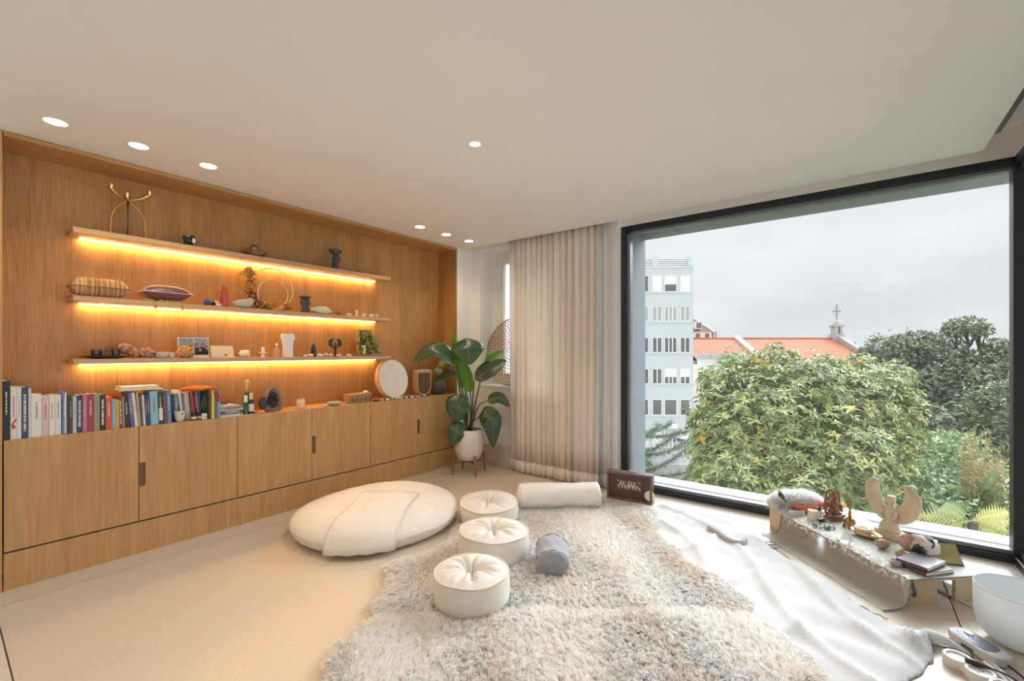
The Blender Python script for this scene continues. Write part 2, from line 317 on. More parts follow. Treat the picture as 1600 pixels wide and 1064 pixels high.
# side glazing running back past the camera
w3 = MB()
for za, zb in ((-0.02, 0.05), (2.54, 2.592)): w3.box(0.815, 0.905, -3.2, 4.19, za, zb)
for y in (-3.15, -0.9, 1.3): w3.box(0.82, 0.90, y, y + 0.06, 0.05, 2.54)
w3 = struct(w3.build('window_3', anth, bevel=0.004))
MB().box(0.84, 0.885, -3.2, 4.19, 0.05, 0.08).box(0.84, 0.885, -3.2, 4.19, 2.51, 2.54).build('glazing_bead', anth2, w3, bevel=0.003)
for ya, yb in ((-3.09, -0.9), (-0.84, 1.3), (1.36, 4.19)): MB().box(0.858, 0.870, ya, yb, 0.05, 2.54).build('window_pane', glass, w3)
struct(MB().box(0.83, 0.95, -3.3, 4.3, 2.592, 2.78).build('wall_right', white))
struct(MB().box(-4.4, 0.95, -3.4, -3.2, 0, 2.78).build('wall_front', white))
# outside box around the picture window
conc = mat('grey_render', (0.25, 0.29, 0.315), rough=0.8, var=0.06, vscale=5, bump=0.1, bscale=120)
ledge = mat('pale_concrete', (0.50, 0.51, 0.51), rough=0.8, var=0.10, vscale=3)
struct(MB().box(-1.95, -1.80, 4.29, 4.74, -0.3, 2.75).build('trim_2', conc))
struct(MB().box(-1.80, 1.3, 4.29, 4.74, 2.565, 2.75).build('trim_3', mat('dark_soffit', (0.20, 0.235, 0.23), rough=0.7, var=0.12, vscale=4, bump=0.1)))
struct(MB().box(-1.95, 1.5, 4.29, 4.86, -0.35, -0.015).box(0.91, 1.5, -3.2, 4.29, -0.35, -0.015).build('trim_4', ledge, bevel=0.01))
# left wall: plaster round the niche, oak lining, oak back
wl = struct(MB().box(-4.4, WX - 0.02, -3.3, 4.3, 0, 2.78).box(WX - 0.02, CX, 3.87, BY, 0, 2.78).box(WX - 0.02, CX, 0.23, 3.87, 2.60, 2.78).box(WX - 0.02, CX, -3.3, 0.21, 0, 2.78).build('wall_left', white))
MB().box(WX - 0.02, WX, 0.25, 3.85, 0.80, 2.57).build('back_panel', oakB, wl)
MB().box(WX - 0.02, CX, 0.25, 3.85, 2.569, 2.593).build('top_panel', oakH, wl, bevel=0.001)
MB().box(WX - 0.02, CX, 3.848, 3.866, 0.0, 2.593).build('side_panel', oakB, wl, bevel=0.001)
MB().box(WX - 0.02, CX, 0.214, 0.246, 0.0, 2.593).build('side_panel', oakD, wl, bevel=0.001)
# ---------------------------------------------------------------- cabinets
YS = [0.25, 0.849, 1.45, 2.05, 2.65, 3.25, 3.846]; TOPZ = 0.848
names = ('left end of the wall, under the row of books', 'middle of the wall, under candle and geode', 'right end of the wall, beside the potted plant')
dark_in = mat('shadow_gap', (0.03, 0.018, 0.01), rough=0.9)
for k in range(3):
    ya, yb, yc = YS[2 * k], YS[2 * k + 1], YS[2 * k + 2]
    t = thing('cabinet', 'oak two-door built-in cabinet at ' + names[k], 'cabinet', (0, 0, 0), group='oak cabinet units')
    t.location = (CX, ya, 0); o = Vector((CX, ya, 0))
    MB().box(WX - CX + 0.001, -0.021, 0.004, yc - ya - 0.002, 0.214, TOPZ - 0.022).build('body', dark_in, t)
    for j, (p, q) in enumerate(((ya, yb), (yb, yc))):
        y0, y1 = p - ya + 0.0022, q - ya - 0.0022; hz0, hz1, hw = 0.445, 0.605, 0.0
        # the door is cut out at its meeting edge for a finger pull: right-hand door of each pair
        d = MB()
        if j == 1:
            c = 0.034
            d.box(-0.02, 0, y0 + c, y1, 0.218, TOPZ).box(-0.02, 0, y0, y0 + c, 0.218, hz0).box(-0.02, 0, y0, y0 + c, hz1, TOPZ)
            dr = d.build('door', oakD, t)
            pull = [(y0 + 0.002, hz0), (y0 + c - 0.012, hz0), (y0 + c - 0.003, hz0 + 0.006), (y0 + c, hz0 + 0.014), (y0 + c, hz1 - 0.014), (y0 + c - 0.003, hz1 - 0.006), (y0 + c - 0.012, hz1), (y0 + 0.002, hz1)]
            lab(MB().box(-0.0195, -0.013, y0, y0 + c, hz0, hz1).build('finger_pull', wood('oak_dark', (0.16, 0.08, 0.035), (0.25, 0.13, 0.06)), dr), 'recessed dark finger pull')
            MB().tube([(0.0, p_[0], p_[1]) for p_ in pull], 0.0022, seg=6).build('pull_rim', oakH, dr)
        else:
            d.box(-0.02, 0, y0, y1, 0.218, TOPZ).build('door', oakD, t)
pl = thing('cabinet_plinth', 'oak plinth boards running along the floor below the cabinet doors', 'plinth', (CX, 0.25, 0))
for a, b in ((0.0, 1.2), (1.2, 2.0), (2.0, 3.0), (3.0, 3.596)):
    MB().box(-0.03, -0.001, a + 0.0008, b - 0.0008, 0.0, 0.208).build('plinth_board', oakD, pl)
tag(MB().box(WX, CX - 0.021, 0.25, 3.846, TOPZ - 0.02, TOPZ - 0.001).build('worktop', oakH), 'long oak worktop over the cabinets carrying books and ornaments', 'worktop')
# ---------------------------------------------------------------- shelves with light strips
SX = -3.89; SY0, SY1 = 0.545, 2.966; SHZ = (2.138, 1.703, 1.303); STH = (0.034, 0.030, 0.033)
ledm = mat('warm_led', (1, 0.8, 0.5), emit=((1.0, 0.585, 0.21), LED_E))
ledb = mat('led_channel', (0.7, 0.6, 0.45), rough=0.4)
for k, nm in enumerate(('top oak wall shelf carrying the brass candelabra', 'middle oak wall shelf carrying cushions and the wreath', 'lowest oak wall shelf carrying photo frame and small plant')):
    s = thing('wall_shelf', nm, 'shelf', (WX, SY0, SHZ[k]), group='floating oak shelves')
    MB().box(0.0, SX - WX, 0, SY1 - SY0, -STH[k], 0).build('board', oakS, s, bevel=0.0015)
    MB().box(0.016, 0.036, 0.05, SY1 - SY0 - 0.06, -STH[k] - 0.004, -STH[k] + 0.0).build('light_channel', ledb, s)
    lab(MB().box(0.019, 0.033, 0.055, SY1 - SY0 - 0.065, -STH[k] - 0.0065, -STH[k] - 0.004).build('light_strip', ledm, s), 'glowing warm light strip')
# ---------------------------------------------------------------- downlights
dlm = mat('lamp_face', (1, 0.9, 0.75), emit=((1.0, 0.80, 0.55), 9.0)); trimw = mat('lamp_trim', (0.85, 0.84, 0.8), rough=0.5)
DL = [(-3.435, 0.413, 'leftmost recessed ceiling downlight over the bookcase wall'), (-3.435, 0.768, 'second recessed downlight from the left over the bookcase wall'), (-3.435, 1.135, 'third recessed downlight from the left over the bookcase wall'),
      (-3.435, 2.974, 'first of three far downlights over the bookcase wall'), (-3.435, 3.338, 'middle of three far downlights over the bookcase wall'), (-3.435, 3.688, 'downlight nearest the corner above the potted plant'),
      (-1.802, 1.987, 'single round ceiling downlight over the rug'), (-1.802, -0.6, 'added ceiling fill light behind the viewpoint'), (-3.435, -1.4, 'added fill light behind the viewpoint near the left wall'), (-0.2, -0.6, 'added fill light behind the viewpoint near the side window'), (-0.2, -2.2, 'added rear fill light near the side window'), (-1.802, -2.2, 'added rear fill light in the middle of the room')]  # those behind the viewpoint are unseen, added to brighten the room
for i, (x, y, lb) in enumerate(DL):
    t = thing('ceiling_downlight', lb, 'ceiling light', (x, y, CZ), group='recessed ceiling downlights')
    r = 0.050 if i < 6 else 0.034
    MB().lathe([(r - 0.002, 0.0), (r - 0.002, -0.003), (r + 0.007, -0.002), (r + 0.008, 0.0)], seg=28).build('trim_ring', trimw, t, smooth=True)
    MB().lathe([(0.0, -0.0015), (r - 0.002, -0.0015), (r - 0.002, -0.0005), (0, -0.0005)], seg=28).build('lamp_face', dlm, t)
    l = bpy.data.lights.new('lamp', 'SPOT'); l.energy = SPOT_E * (1.0 if i < 6 else 7.0 if i == 6 else 1.8); l.color = (1.0, 0.80, 0.55) if i < 6 else (1.0, 0.95, 0.90); l.spot_size = math.radians(125); l.spot_blend = 0.7; l.shadow_soft_size = 0.04
    lo = bpy.data.objects.new('lamp_bulb', l); COL.objects.link(lo); lo.parent = t; lo.location = (0, 0, -0.02)
# ================================================================ outside
GZ = -10.0
pave = mat('pale_paving', (0.62, 0.60, 0.56), rough=0.9, var=0.12, vscale=0.6)
grassm = mat('garden_ground', (0.12, 0.15, 0.06), rough=0.95, col2=(0.22, 0.22, 0.10), vscale=1.5)
struct(MB().box(-120, 120, -120, 200, GZ - 0.5, GZ).build('ground', pave))
tag(MB().box(-9, 25, 7, 32, GZ, GZ + 0.02).build('garden_bed', grassm), 'planted garden bed of dark soil and ground cover below the window', 'garden bed')
def outdoors(name, label, cat, u, w, extra=0.0):
    p = at(u, HOR, w); o = thing(name, label, cat, (p.x, p.y, GZ), TH + PI + math.radians(extra)); return o     # local +x runs to the picture's left, +y towards the room
def VZ(v, w): return EYE - (v - HOR) * w / FPX - GZ
# --- pale blue apartment block
pblue = mat('pale_blue_render', (0.58, 0.625, 0.655), rough=0.9, var=0.03, vscale=0.4); wwhite = mat('white_joinery', (0.80, 0.80, 0.79), rough=0.6)
dpane = mat('dark_pane', (0.12, 0.13, 0.14), rough=0.15, spec=0.6); lpane = mat('curtained_pane', (0.42, 0.45, 0.46), rough=0.2); railm = mat('rail_metal', (0.25, 0.26, 0.27), rough=0.5)
W0 = 42.0; S0 = W0 / FPX
ab = outdoors('apartment_block', 'pale blue flat-roofed apartment block with rows of white windows', 'building', 1083, W0, -2.5)
MB().box(0, 14, -10, 0, 0, VZ(417, W0)).build('wall', pblue, ab)
for v in (417, 456, 503, 551.5, 600, 650):
    MB().box(-0.03, 14, 0.0, 0.10, VZ(v, W0) - 0.07, VZ(v, W0) + 0.05).build('string_course', pblue, ab)
for x in (0.0, 3.3, 6.6): MB().box(x, x + 0.5, -0.4, 0.06, VZ(417, W0), VZ(401, W0)).build('parapet_pier', pblue, ab, bevel=0.02)
for x in (0.5, 3.8):
    for q in range(4): MB().tube([(x, -0.1, VZ(414 - q * 3, W0)), (x + 2.8, -0.1, VZ(414 - q * 3, W0))], 0.035, seg=6).build('rail', railm, ab)
rows = [(431, 455, 'sbsd'), (479, 501, 'ccc c'.replace(' ', '')), (528, 550, 'dddd'), (577, 599, 'hhdd'), (625, 648, 'nnnn'), (676, 698, 'scss')]
cols = [(0.36, 1.15), (1.57, 2.62), (2.96, 3.75), (4.2, 5.1), (5.6, 6.6)]
for v0, v1, kinds in rows:
    z1, z0 = VZ(v0, W0), VZ(v1, W0)
    for (xa, xb), kd in zip(cols, kinds):
        w = MB().box(xa - 0.07, xa, -0.05, 0.05, z0, z1).box(xb, xb + 0.07, -0.05, 0.05, z0, z1).box(xa - 0.07, xb + 0.07, -0.05, 0.05, z1, z1 + 0.07).box(xa - 0.12, xb + 0.12, -0.05, 0.12, z0 - 0.07, z0).build('window', wwhite, ab)
        MB().box(xa, xb, 0.004, 0.016, z0, z1).build('pane', lpane if kd == 'c' else dpane, w)
        if kd in 'cdh': 
            for q in range(1, 3 if xb - xa > 0.95 else 2): 
                xm = xa + (xb - xa) * q / (3 if xb - xa > 0.95 else 2); MB().box(xm - 0.05, xm + 0.05, 0.01, 0.045, z0, z1).build('mullion', wwhite, w)
        if kd in 'sbh': MB().box(xa + 0.01, xb - 0.01, 0.012, 0.04, z0 if kd == 's' else z0 + (z1 - z0) * 0.45, z1).build('shutter', wwhite, w)
MB().box(1.57, 2.6, 0.0, 0.6, VZ(668, W0), VZ(662, W0)).build('canopy', wwhite, ab)
# wall at its foot, posts, washing
gw = mat('grey_boundary_wall', (0.36, 0.37, 0.36), rough=0.9, var=0.08, vscale=1)
o = outdoors('boundary_wall', 'long grey boundary wall at the foot of the pale blue apartment block', 'wall', 1083, 39.5)
MB().box(-0.6, 12, -0.1, 0.1, 0, 1.35).build('wall_face', gw, o)
o = outdoors('boundary_wall', 'low grey ramp wall running diagonally across the pale yard', 'wall', 1078, 33, -28)
MB().box(0.0, 9, -0.15, 0.15, 0, 1.1).build('wall_face', gw, o)
tag(MB().tube([at(1067, 717, 36).xy.to_3d() + Vector((0, 0, GZ)), at(1067, 717, 36).xy.to_3d() + Vector((0, 0, GZ + 1.6))], 0.06, seg=8).lathe([(0.09, GZ + 1.6), (0.09, GZ + 1.68)], seg=8, M=T(*at(1067, 717, 36).xy, 0)).build('yard_post', railm), 'thin dark post standing in the pale yard', 'post')
wl_ = outdoors('washing_line', 'washing line with dark clothes hung across the apartment block yard', 'washing line', 1080, 40)
za, zb = VZ(682, 40), VZ(690, 40)
MB().tube([(0, 0, zb), (1.5, 0, za - 0.1), (2.6, 0, za + 0.2)], 0.02, seg=5).build('line', railm, wl_)
for q, (x, h) in enumerate(((0.15, .55), (0.42, .6), (0.75, .75), (1.05, .35), (1.4, .45), (1.75, .4))):
    z = zb + (za - zb) * x / 1.5; MB().box(x, x + 0.22, -0.02, 0.02, z - h, z).box(x - 0.05, x + 0.27, -0.02, 0.02, z - 0.15, z).build('garment', mat('navy_cloth', (0.06, 0.08, 0.12), rough=0.9), wl_, bevel=0.02)
# --- steep brown-roofed house
tileB = mat('brown_tiles', (0.23, 0.15, 0.11), rough=0.9, var=0.2, vscale=3); cream = mat('cream_render', (0.68, 0.65, 0.60), rough=0.9, var=0.04, vscale=0.5)
W1 = 72.0; S1 = W1 / FPX
hb = outdoors('mansard_house', 'cream house with steep brown roof and dormer behind the apartment block', 'house', 1112, W1)
MB().box(0, 9, -8, 0, 0, VZ(517, W1)).build('wall', cream, hb)
zr, ze = VZ(497, W1), VZ(518, W1)
MB().add([(-0.2, 0.2, ze), (9, 0.2, ze), (9, -8, ze), (-0.2, -8, ze), (2.0, -2, zr), (9, -2, zr), (9, -6, zr), (2.0, -6, zr)], [(0, 1, 5, 4), (1, 2, 6, 5), (2, 3, 7, 6), (3, 0, 4, 7), (4, 5, 6, 7), (0, 3, 2, 1)]).build('roof', tileB, hb)
MB().tube([(-0.2, 0.2, ze), (2.0, -2, zr), (9, -2, zr)], 0.16, seg=6).build('ridge', cream, hb)
d = MB().box(1.75, 2.75, -1.2, 0.45, VZ(514, W1), VZ(503, W1)).build('dormer', wwhite, hb)
for x in (1.85, 2.28): MB().box(x, x + 0.36, 0.44, 0.50, VZ(513, W1), VZ(504.5, W1)).build('pane', dpane, d)
for x in (0.4, 1.9, 3.4):
    f = MB().box(x - .06, x + 0.76, -0.02, 0.05, VZ(531, W1), VZ(520, W1)).build('window', wwhite, hb); MB().box(x, x + 0.7, 0.03, 0.07, VZ(530, W1), VZ(521, W1)).build('pane', dpane, f)
MB().box(-0.9, -0.2, -1, 0, 0, VZ(518, W1)).build('chimney', gw, hb)
# --- church with orange roof: courses of tiles built as stepped bands
def tile_mat():
    m = mat('orange_tiles', (0.40, 0.155, 0.08), rough=0.85, var=0.22, vscale=0.7, stretch=(1, 4, 4)); return m
W2 = 60.0; S2 = W2 / FPX
ch = outdoors('church', 'long church with orange tiled roof, pale walls and a small cross', 'church', 1305, W2)
zr = VZ(530, W2); yE = 6.5; wE = W2 - yE; zE = VZ(568, wE); LEN = 21.0
MB().box(0, LEN, -yE, yE - 0.5, 0, zE - 0.1).build('wall', mat('pink_render', (0.70, 0.62, 0.57), rough=0.9, var=0.04, vscale=0.5), ch)
rf = MB()
nb = 26
for i in range(nb):
    ya, yb = yE * (1 - i / nb), yE * (1 - (i + 1) / nb); za_, zb_ = zE + (zr - zE) * i / nb, zE + (zr - zE) * (i + 1) / nb
    rf.add([(0, ya, za_ - 0.02), (LEN, ya, za_ - 0.02), (LEN, yb, zb_ + 0.05), (0, yb, zb_ + 0.05), (0, ya, za_ + 0.07), (LEN, ya, za_ + 0.07), (LEN, yb, zb_ + 0.09), (0, yb, zb_ + 0.09)], [(4, 5, 6, 7), (0, 1, 5, 4), (0, 4, 7, 3), (1, 2, 6, 5), (0, 3, 2, 1)])
rf.add([(0, 0, zr + .08), (LEN, 0, zr + .08), (LEN, -yE, zE), (0, -yE, zE)], [(0, 1, 2, 3)])
rfo = tag(rf.build('roof', tile_mat(), ch), kind='stuff')
MB().tube([(0, 0, zr + 0.1), (LEN, 0, zr + 0.1)], 0.14, seg=6).build('ridge_tiles', tile_mat(), ch)
stone = mat('grey_stone', (0.42, 0.42, 0.41), rough=0.9, var=0.15, vscale=1.5)
MB().add([(-0.5, yE + .4, zE - .5), (0.15, yE + .4, zE - .5), (0.15, 0, zr - .2), (-0.5, 0, zr - .2), (-0.5, yE + .4, zE + .5), (0.15, yE + .4, zE + .5), (0.15, 0, zr + .7), (-0.5, 0, zr + .7)], [(0, 3, 2, 1), (4, 5, 6, 7), (0, 1, 5, 4), (1, 2, 6, 5), (2, 3, 7, 6), (3, 0, 4, 7)]).build('gable_coping', stone, ch)
MB().box(13.0, 13.7, 0, yE, zE, zE + 0.2).add([(12.9, yE, zE), (13.6, yE, zE), (13.6, 0, zr), (12.9, 0, zr), (12.9, yE, zE + .45), (13.6, yE, zE + .45), (13.6, 0, zr + .45), (12.9, 0, zr + .45)], [(4, 5, 6, 7), (0, 1, 5, 4), (1, 2, 6, 5), (3, 0, 4, 7)]).build('roof_parapet', cream, ch)
bt = MB().box(-0.9, 0.5, -0.7, 0.7, zr - 0.6, zr + 0.7).box(-0.7, -0.35, -0.5, 0.5, zr + .7, zr + 1.7).box(-0.05, 0.3, -0.5, 0.5, zr + .7, zr + 1.7).box(-0.9, 0.5, -0.6, 0.6, zr + 1.7, zr + 1.95)
bt.lathe([(0.6, zr + 1.95), (0.35, zr + 2.4), (0.1, zr + 2.6), (0.0, zr + 2.65)], seg=8, M=T(-0.2, 0, 0)).build('bell_gable', stone, ch, bevel=0.03)
MB().box(-0.26, -0.14, -0.06, 0.06, zr + 2.4, zr + 4.7).box(-0.75, 0.35, -0.06, 0.06, zr + 3.7, zr + 3.83).tube([(-0.2 + .45 * math.cos(a), 0, zr + 3.76 + .45 * math.sin(a)) for a in np.linspace(0, 2 * PI, 17)], 0.03, seg=5).build('cross', railm, ch)
MB().box(0.1, 7.5, yE - 0.3, yE + 0.1, zE - 0.55, zE - 0.15).build('gutter_band', cream, ch)
an = outdoors('flat_annex', 'low white annex with grey parapet in front of the orange roof', 'building', 1163, 52)
MB().box(0, 5.0, -1.2, 0, 0, VZ(561, 52)).build('wall', cream, an)
MB().box(-0.2, 5.2, -1.2, 0.25, VZ(561, 52), VZ(553, 52)).build('parapet', stone, an, bevel=0.03)
MB().box(2.5, 2.9, -0.1, 0.3, VZ(563, 52), VZ(552, 52)).build('downpipe_head', stone, an)

# ---------------------------------------------------------------- foliage
leafm = mat('leaf', (0.2, 0.3, 0.1), rough=0.45, attr='tint', trans=0.18, spec=0.4)
barkm = mat('bark', (0.13, 0.10, 0.075), rough=0.95, var=0.3, vscale=6)
def leaf_mesh(name, P, D, Up, ln, wd, colr, parent, fold=0.25, droop=0.15):
    """kite-shaped folded leaves: P base points, D directions, Up plane normals (all n x 3)"""
    n = len(P); D = D / np.linalg.norm(D, axis=1, keepdims=True); S = np.cross(D, Up); S /= np.linalg.norm(S, axis=1, keepdims=True) + 1e-9; Nn = np.cross(S, D)
    ln = np.asarray(ln).reshape(-1, 1); wd = np.asarray(wd).reshape(-1, 1)
    mid = P + D * ln * 0.45; tip = P + D * ln - Nn * ln * droop
    co = np.stack([P, mid + S * wd * 0.5 + Nn * wd * fold, tip, mid - S * wd * 0.5 + Nn * wd * fold, mid], 1).reshape(-1, 3)
    b = (np.arange(n) * 5)[:, None]; f = np.concatenate([b + [0, 1, 4], b + [1, 2, 4], b + [2, 3, 4], b + [3, 0, 4]], 1).reshape(-1)
    return tag(np_mesh(name, co, f, np.full(n * 4, 3), leafm, parent, np.repeat(colr, 5, 0)), kind='stuff')
def unit(n): d = rng.normal(size=(n, 3)); return d / np.linalg.norm(d, axis=1, keepdims=True)
def pal(cols, wts, n, jit=0.18):
    c = np.array(cols)[rng.choice(len(cols), n, p=np.array(wts) / sum(wts))]; return np.clip(c * (1 + rng.normal(0, jit, (n, 1))), 0.005, 1)
def tree(name, label, base, clumps, n, ll, lw, cols, wts, ros=0, cat='tree', trunk=0.25, group=None, up=0.4, shell=0.72):
    base = Vector(base); t = thing(name, label, cat, base, 0, group)
    C = np.array([np.array(c[0]) - np.array(base) for c in clumps]); Rr = np.array([c[1] for c in clumps], dtype=float)
    wt = (Rr.prod(1)) ** (2 / 3); ci = rng.choice(len(C), n, p=wt / wt.sum()); d = unit(n); rad = shell + (1 - shell) * rng.random((n, 1)) ** 0.6
    rad *= 1 + np.where(rng.random((n, 1)) < 0.13, rng.uniform(0, 0.32, (n, 1)), 0); rad *= 1 + 0.10 * np.sin(d[:, :1] * 9 + ci[:, None]) * np.cos(d[:, 2:3] * 8 + 2 * ci[:, None])
    P = C[ci] + d * Rr[ci] * rad; tw = MB(); tw.tube([(0, 0, 0), (0.1, 0, C[:, 2].mean() * 0.5), tuple(C.mean(0))], [trunk, trunk * .8, trunk * .35], seg=9)
    for c, r in zip(C, Rr):
        s0 = Vector((0.1, 0, C[:, 2].mean() * 0.6)); e = Vector(c)
        tw.tube([s0, s0.lerp(e, .5) + Vector((rnd.uniform(-.2, .2), 0, .15)), e], [trunk * .45, trunk * .28, trunk * .1], seg=6)
        for q in range(5):
            dd = Vector(unit(1)[0]); tw.tube([e * 0.8 + s0 * 0.2, e + Vector((dd.x * r[0], dd.y * r[1], dd.z * r[2])) * 0.85], [trunk * .16, trunk * .04], seg=5)
    tw.build('trunk', barkm, t, smooth=True)
    if ros:
        k = ros; m = n * k; axis = d * 0.7 + np.array([0, 0, up]); axis /= np.linalg.norm(axis, axis=1, keepdims=True)
        A = np.repeat(axis, k, 0); rr = unit(m); perp = rr - A * (rr * A).sum(1, keepdims=True); perp /= np.linalg.norm(perp, axis=1, keepdims=True)
        D = perp * rng.uniform(0.7, 1.1, (m, 1)) + A * rng.uniform(0.05, 0.6, (m, 1)); PP = np.repeat(P, k, 0); base_c = np.repeat(pal(cols, wts, n, 0.12), k, 0) * (1 + rng.normal(0, 0.13, (m, 1)))
        leaf_mesh('foliage', PP, D, A, ll * rng.uniform(.7, 1.15, m), lw * rng.uniform(.75, 1.2, m), np.clip(base_c, 0.005, 1), t, droop=0.22)
    else:
        D = unit(n) * 0.9 + d * 0.6; D[:, 2] -= 0.1; leaf_mesh('foliage', P, D, d + unit(n) * 0.5 + np.array([0, 0, .5]), ll * rng.uniform(.6, 1.3, n), lw * rng.uniform(.7, 1.3, n), pal(cols, wts, n), t)
    return t
def cl(u, v, w, rx, rz, ry=None): return (tuple(at(u, v, w)), (rx, ry or rx, rz))
# near tree with lance-shaped leaves in whorls
GREEN = [(0.215, 0.30, 0.09), (0.31, 0.385, 0.125), (0.15, 0.215, 0.075), (0.42, 0.44, 0.16), (0.72, 0.52, 0.07)]
nb_ = at(1245, HOR, 11.0)
tree('broadleaf_tree', 'large light green tree with whorled leaves and yellow tints outside the window', (nb_.x, nb_.y, GZ),
     [cl(1185, 655, 10.5, 1.25, 1.2), cl(1240, 625, 11, 1.2, 1.1), cl(1310, 640, 11.2, 1.3, 1.15), cl(1370, 655, 11.2, 1.0, 0.9), cl(1150, 690, 10.2, 1.0, 1.0), cl(1225, 715, 10, 1.3, 1.2), cl(1300, 715, 10, 1.35, 1.2), cl(1375, 615, 11.5, .75, .7), cl(1340, 590, 12, 0.6, 0.55),
      cl(1210, 580, 11.2, 0.7, 0.65), cl(1285, 590, 11.5, .75, .6), cl(1120, 600, 11.2, 0.45, 0.55), cl(1112, 660, 10.6, 0.55, 0.8), cl(1140, 750, 9.5, 0.9, 0.8), cl(1225, 790, 9.2, 1.2, 0.9), cl(1310, 790, 9.5, 1.1, 0.9), cl(1395, 590, 12.5, .5, .45), cl(1105, 725, 10, 0.45, 0.6), cl(1150, 570, 11.5, .35, .4), cl(1380, 700, 10.8, 0.8, 0.8)],
     6800, 0.19, 0.048, GREEN, (4, 5, 2, 4, 0.25), ros=8, trunk=0.22, up=0.5, shell=0.6)
DK = [(0.135, 0.17, 0.095), (0.185, 0.22, 0.125), (0.245, 0.28, 0.165), (0.095, 0.125, 0.07), (0.30, 0.335, 0.20)]
tree('evergreen_tree', 'tall dark evergreen tree standing right of the church roof', at(1410, HOR, 30).xy.to_3d() + Vector((0, 0, GZ)),
     [cl(1400, 560, 30, 2.0, 1.5), cl(1440, 565, 30, 2.2, 1.7), cl(1385, 600, 29, 1.6, 1.7), cl(1430, 620, 28, 2.4, 2.0), cl(1360, 570, 31, 1.1, 1.1), cl(1440, 535, 30.5, 1.1, .7), cl(1475, 590, 28, 1.9, 1.9), cl(1450, 680, 26, 2.6, 2.0), cl(1410, 660, 27, 2.0, 1.8), cl(1365, 605, 30, 1.5, 1.2)],
     20000, 0.32, 0.16, DK, (3, 4, 3, 2, 1), group='trees beyond the window', trunk=0.45)
tree('evergreen_tree', 'dark evergreen tree with a tall open top at the far right of the view', at(1530, HOR, 27).xy.to_3d() + Vector((0, 0, GZ)),
     [cl(1520, 590, 27, 1.5, 1.0), cl(1555, 590, 27, 1.3, 1.2), cl(1505, 610, 26, 1.5, 1.5), cl(1540, 640, 25, 2.0, 2.0), cl(1510, 508, 28, 1.0, 0.42), cl(1492, 518, 28, 0.55, 0.3), cl(1530, 517, 28, 0.6, .3), cl(1500, 545, 27.5, .25, .5), cl(1565, 540, 27, .8, .35), cl(1530, 560, 27, .9, .4), cl(1585, 560, 26, .8, .8), cl(1570, 610, 25, 1.5, 1.5), cl(1530, 690, 23, 2.2, 1.6), cl(1590, 660, 22, 2.0, 2.0)],
     17000, 0.30, 0.14, DK, (3, 4, 3, 2, 1), group='trees beyond the window', trunk=0.4)
tree('evergreen_tree', 'dark green evergreen standing beyond the side glazing', (11.5, 16, GZ), [((11.5, 16, -0.5), (2.6, 2.6, 2.4)), ((10.5, 15, -3), (2.8, 2.8, 2.4)), ((13, 18, -2), (2.8, 2.8, 3))], 6000, 0.36, 0.18, DK, (3, 4, 3, 2, 1), group='trees beyond the window', trunk=0.4)
SH = [(0.20, 0.30, 0.11), (0.28, 0.38, 0.16), (0.36, 0.45, 0.22), (0.14, 0.22, 0.09)]
tree('garden_shrub', 'dense mid green shrub below the evergreen, behind the stone angel', at(1440, HOR, 13).xy.to_3d() + Vector((0, 0, GZ)),
     [cl(1440, 715, 13, 1.1, .75), cl(1490, 700, 13.5, .7, .5), cl(1410, 760, 11.5, 1.1, .9), cl(1470, 770, 12, 1.1, .8), cl(1440, 810, 10.5, 1.4, .8), cl(1380, 800, 10, 1.0, .8)], 9000, 0.16, 0.09, SH, (3, 4, 3, 2), cat='shrub', trunk=0.12, shell=0.5)
tree('garden_shrub', 'low dark shrub growing under the palm behind the window corner', at(1530, HOR, 11.5).xy.to_3d() + Vector((0, 0, GZ)),
     [cl(1500, 790, 11.5, .8, .6), cl(1560, 770, 12, 1.0, .8), cl(1545, 820, 10.5, 1.2, .8), cl(1595, 800, 11, 1.0, 1.0), cl(1490, 840, 9.5, 1.2, .7)], 6000, 0.15, 0.08, SH, (3, 3, 1, 3), cat='shrub', trunk=0.12, shell=0.5)
# feathery straw-coloured bamboo
bp_ = at(1535, HOR, 10.5); t = thing('bamboo_clump', 'straw coloured feathery bamboo clump above the palm', 'bamboo', (bp_.x, bp_.y, GZ))
n = 2600; tops = []; cm = MB()
for q in range(34):
    a = at(1535 + rnd.gauss(0, 8), HOR, 10.5 + rnd.gauss(0, .2)); b = at(rnd.uniform(1505, 1570), 0, 10.5 + rnd.gauss(0, .3)); h = EYE - (rnd.uniform(672, 740) + abs(b.x - bp_.x) * 20 - HOR) * 10.5 / FPX
    p0 = Vector((a.x - bp_.x, a.y - bp_.y, 5.5)); p1 = Vector((b.x - bp_.x, b.y - bp_.y, h - GZ)); cm.tube([p0, p0.lerp(p1, .5), p1], [.014, .01, .004], seg=5); tops.append((p0, p1))
tag(cm.build('cane', mat('straw_cane', (0.45, 0.36, 0.17), rough=0.7), t), kind='stuff')
P = np.array([np.array(a.lerp(b, 1 - rnd.random() ** 1.4 * 0.6)) for a, b in (tops[rnd.randrange(34)] for _ in range(n))]) + rng.normal(0, .05, (n, 3)); D = unit(n); D[:, 2] += 0.2
leaf_mesh('foliage', P, D, unit(n), rng.uniform(.12, .24, n), rng.uniform(.015, .03, n), pal([(0.50, 0.40, 0.20), (0.40, 0.36, 0.16), (0.34, 0.36, 0.15)], (3, 2, 1), n), t)
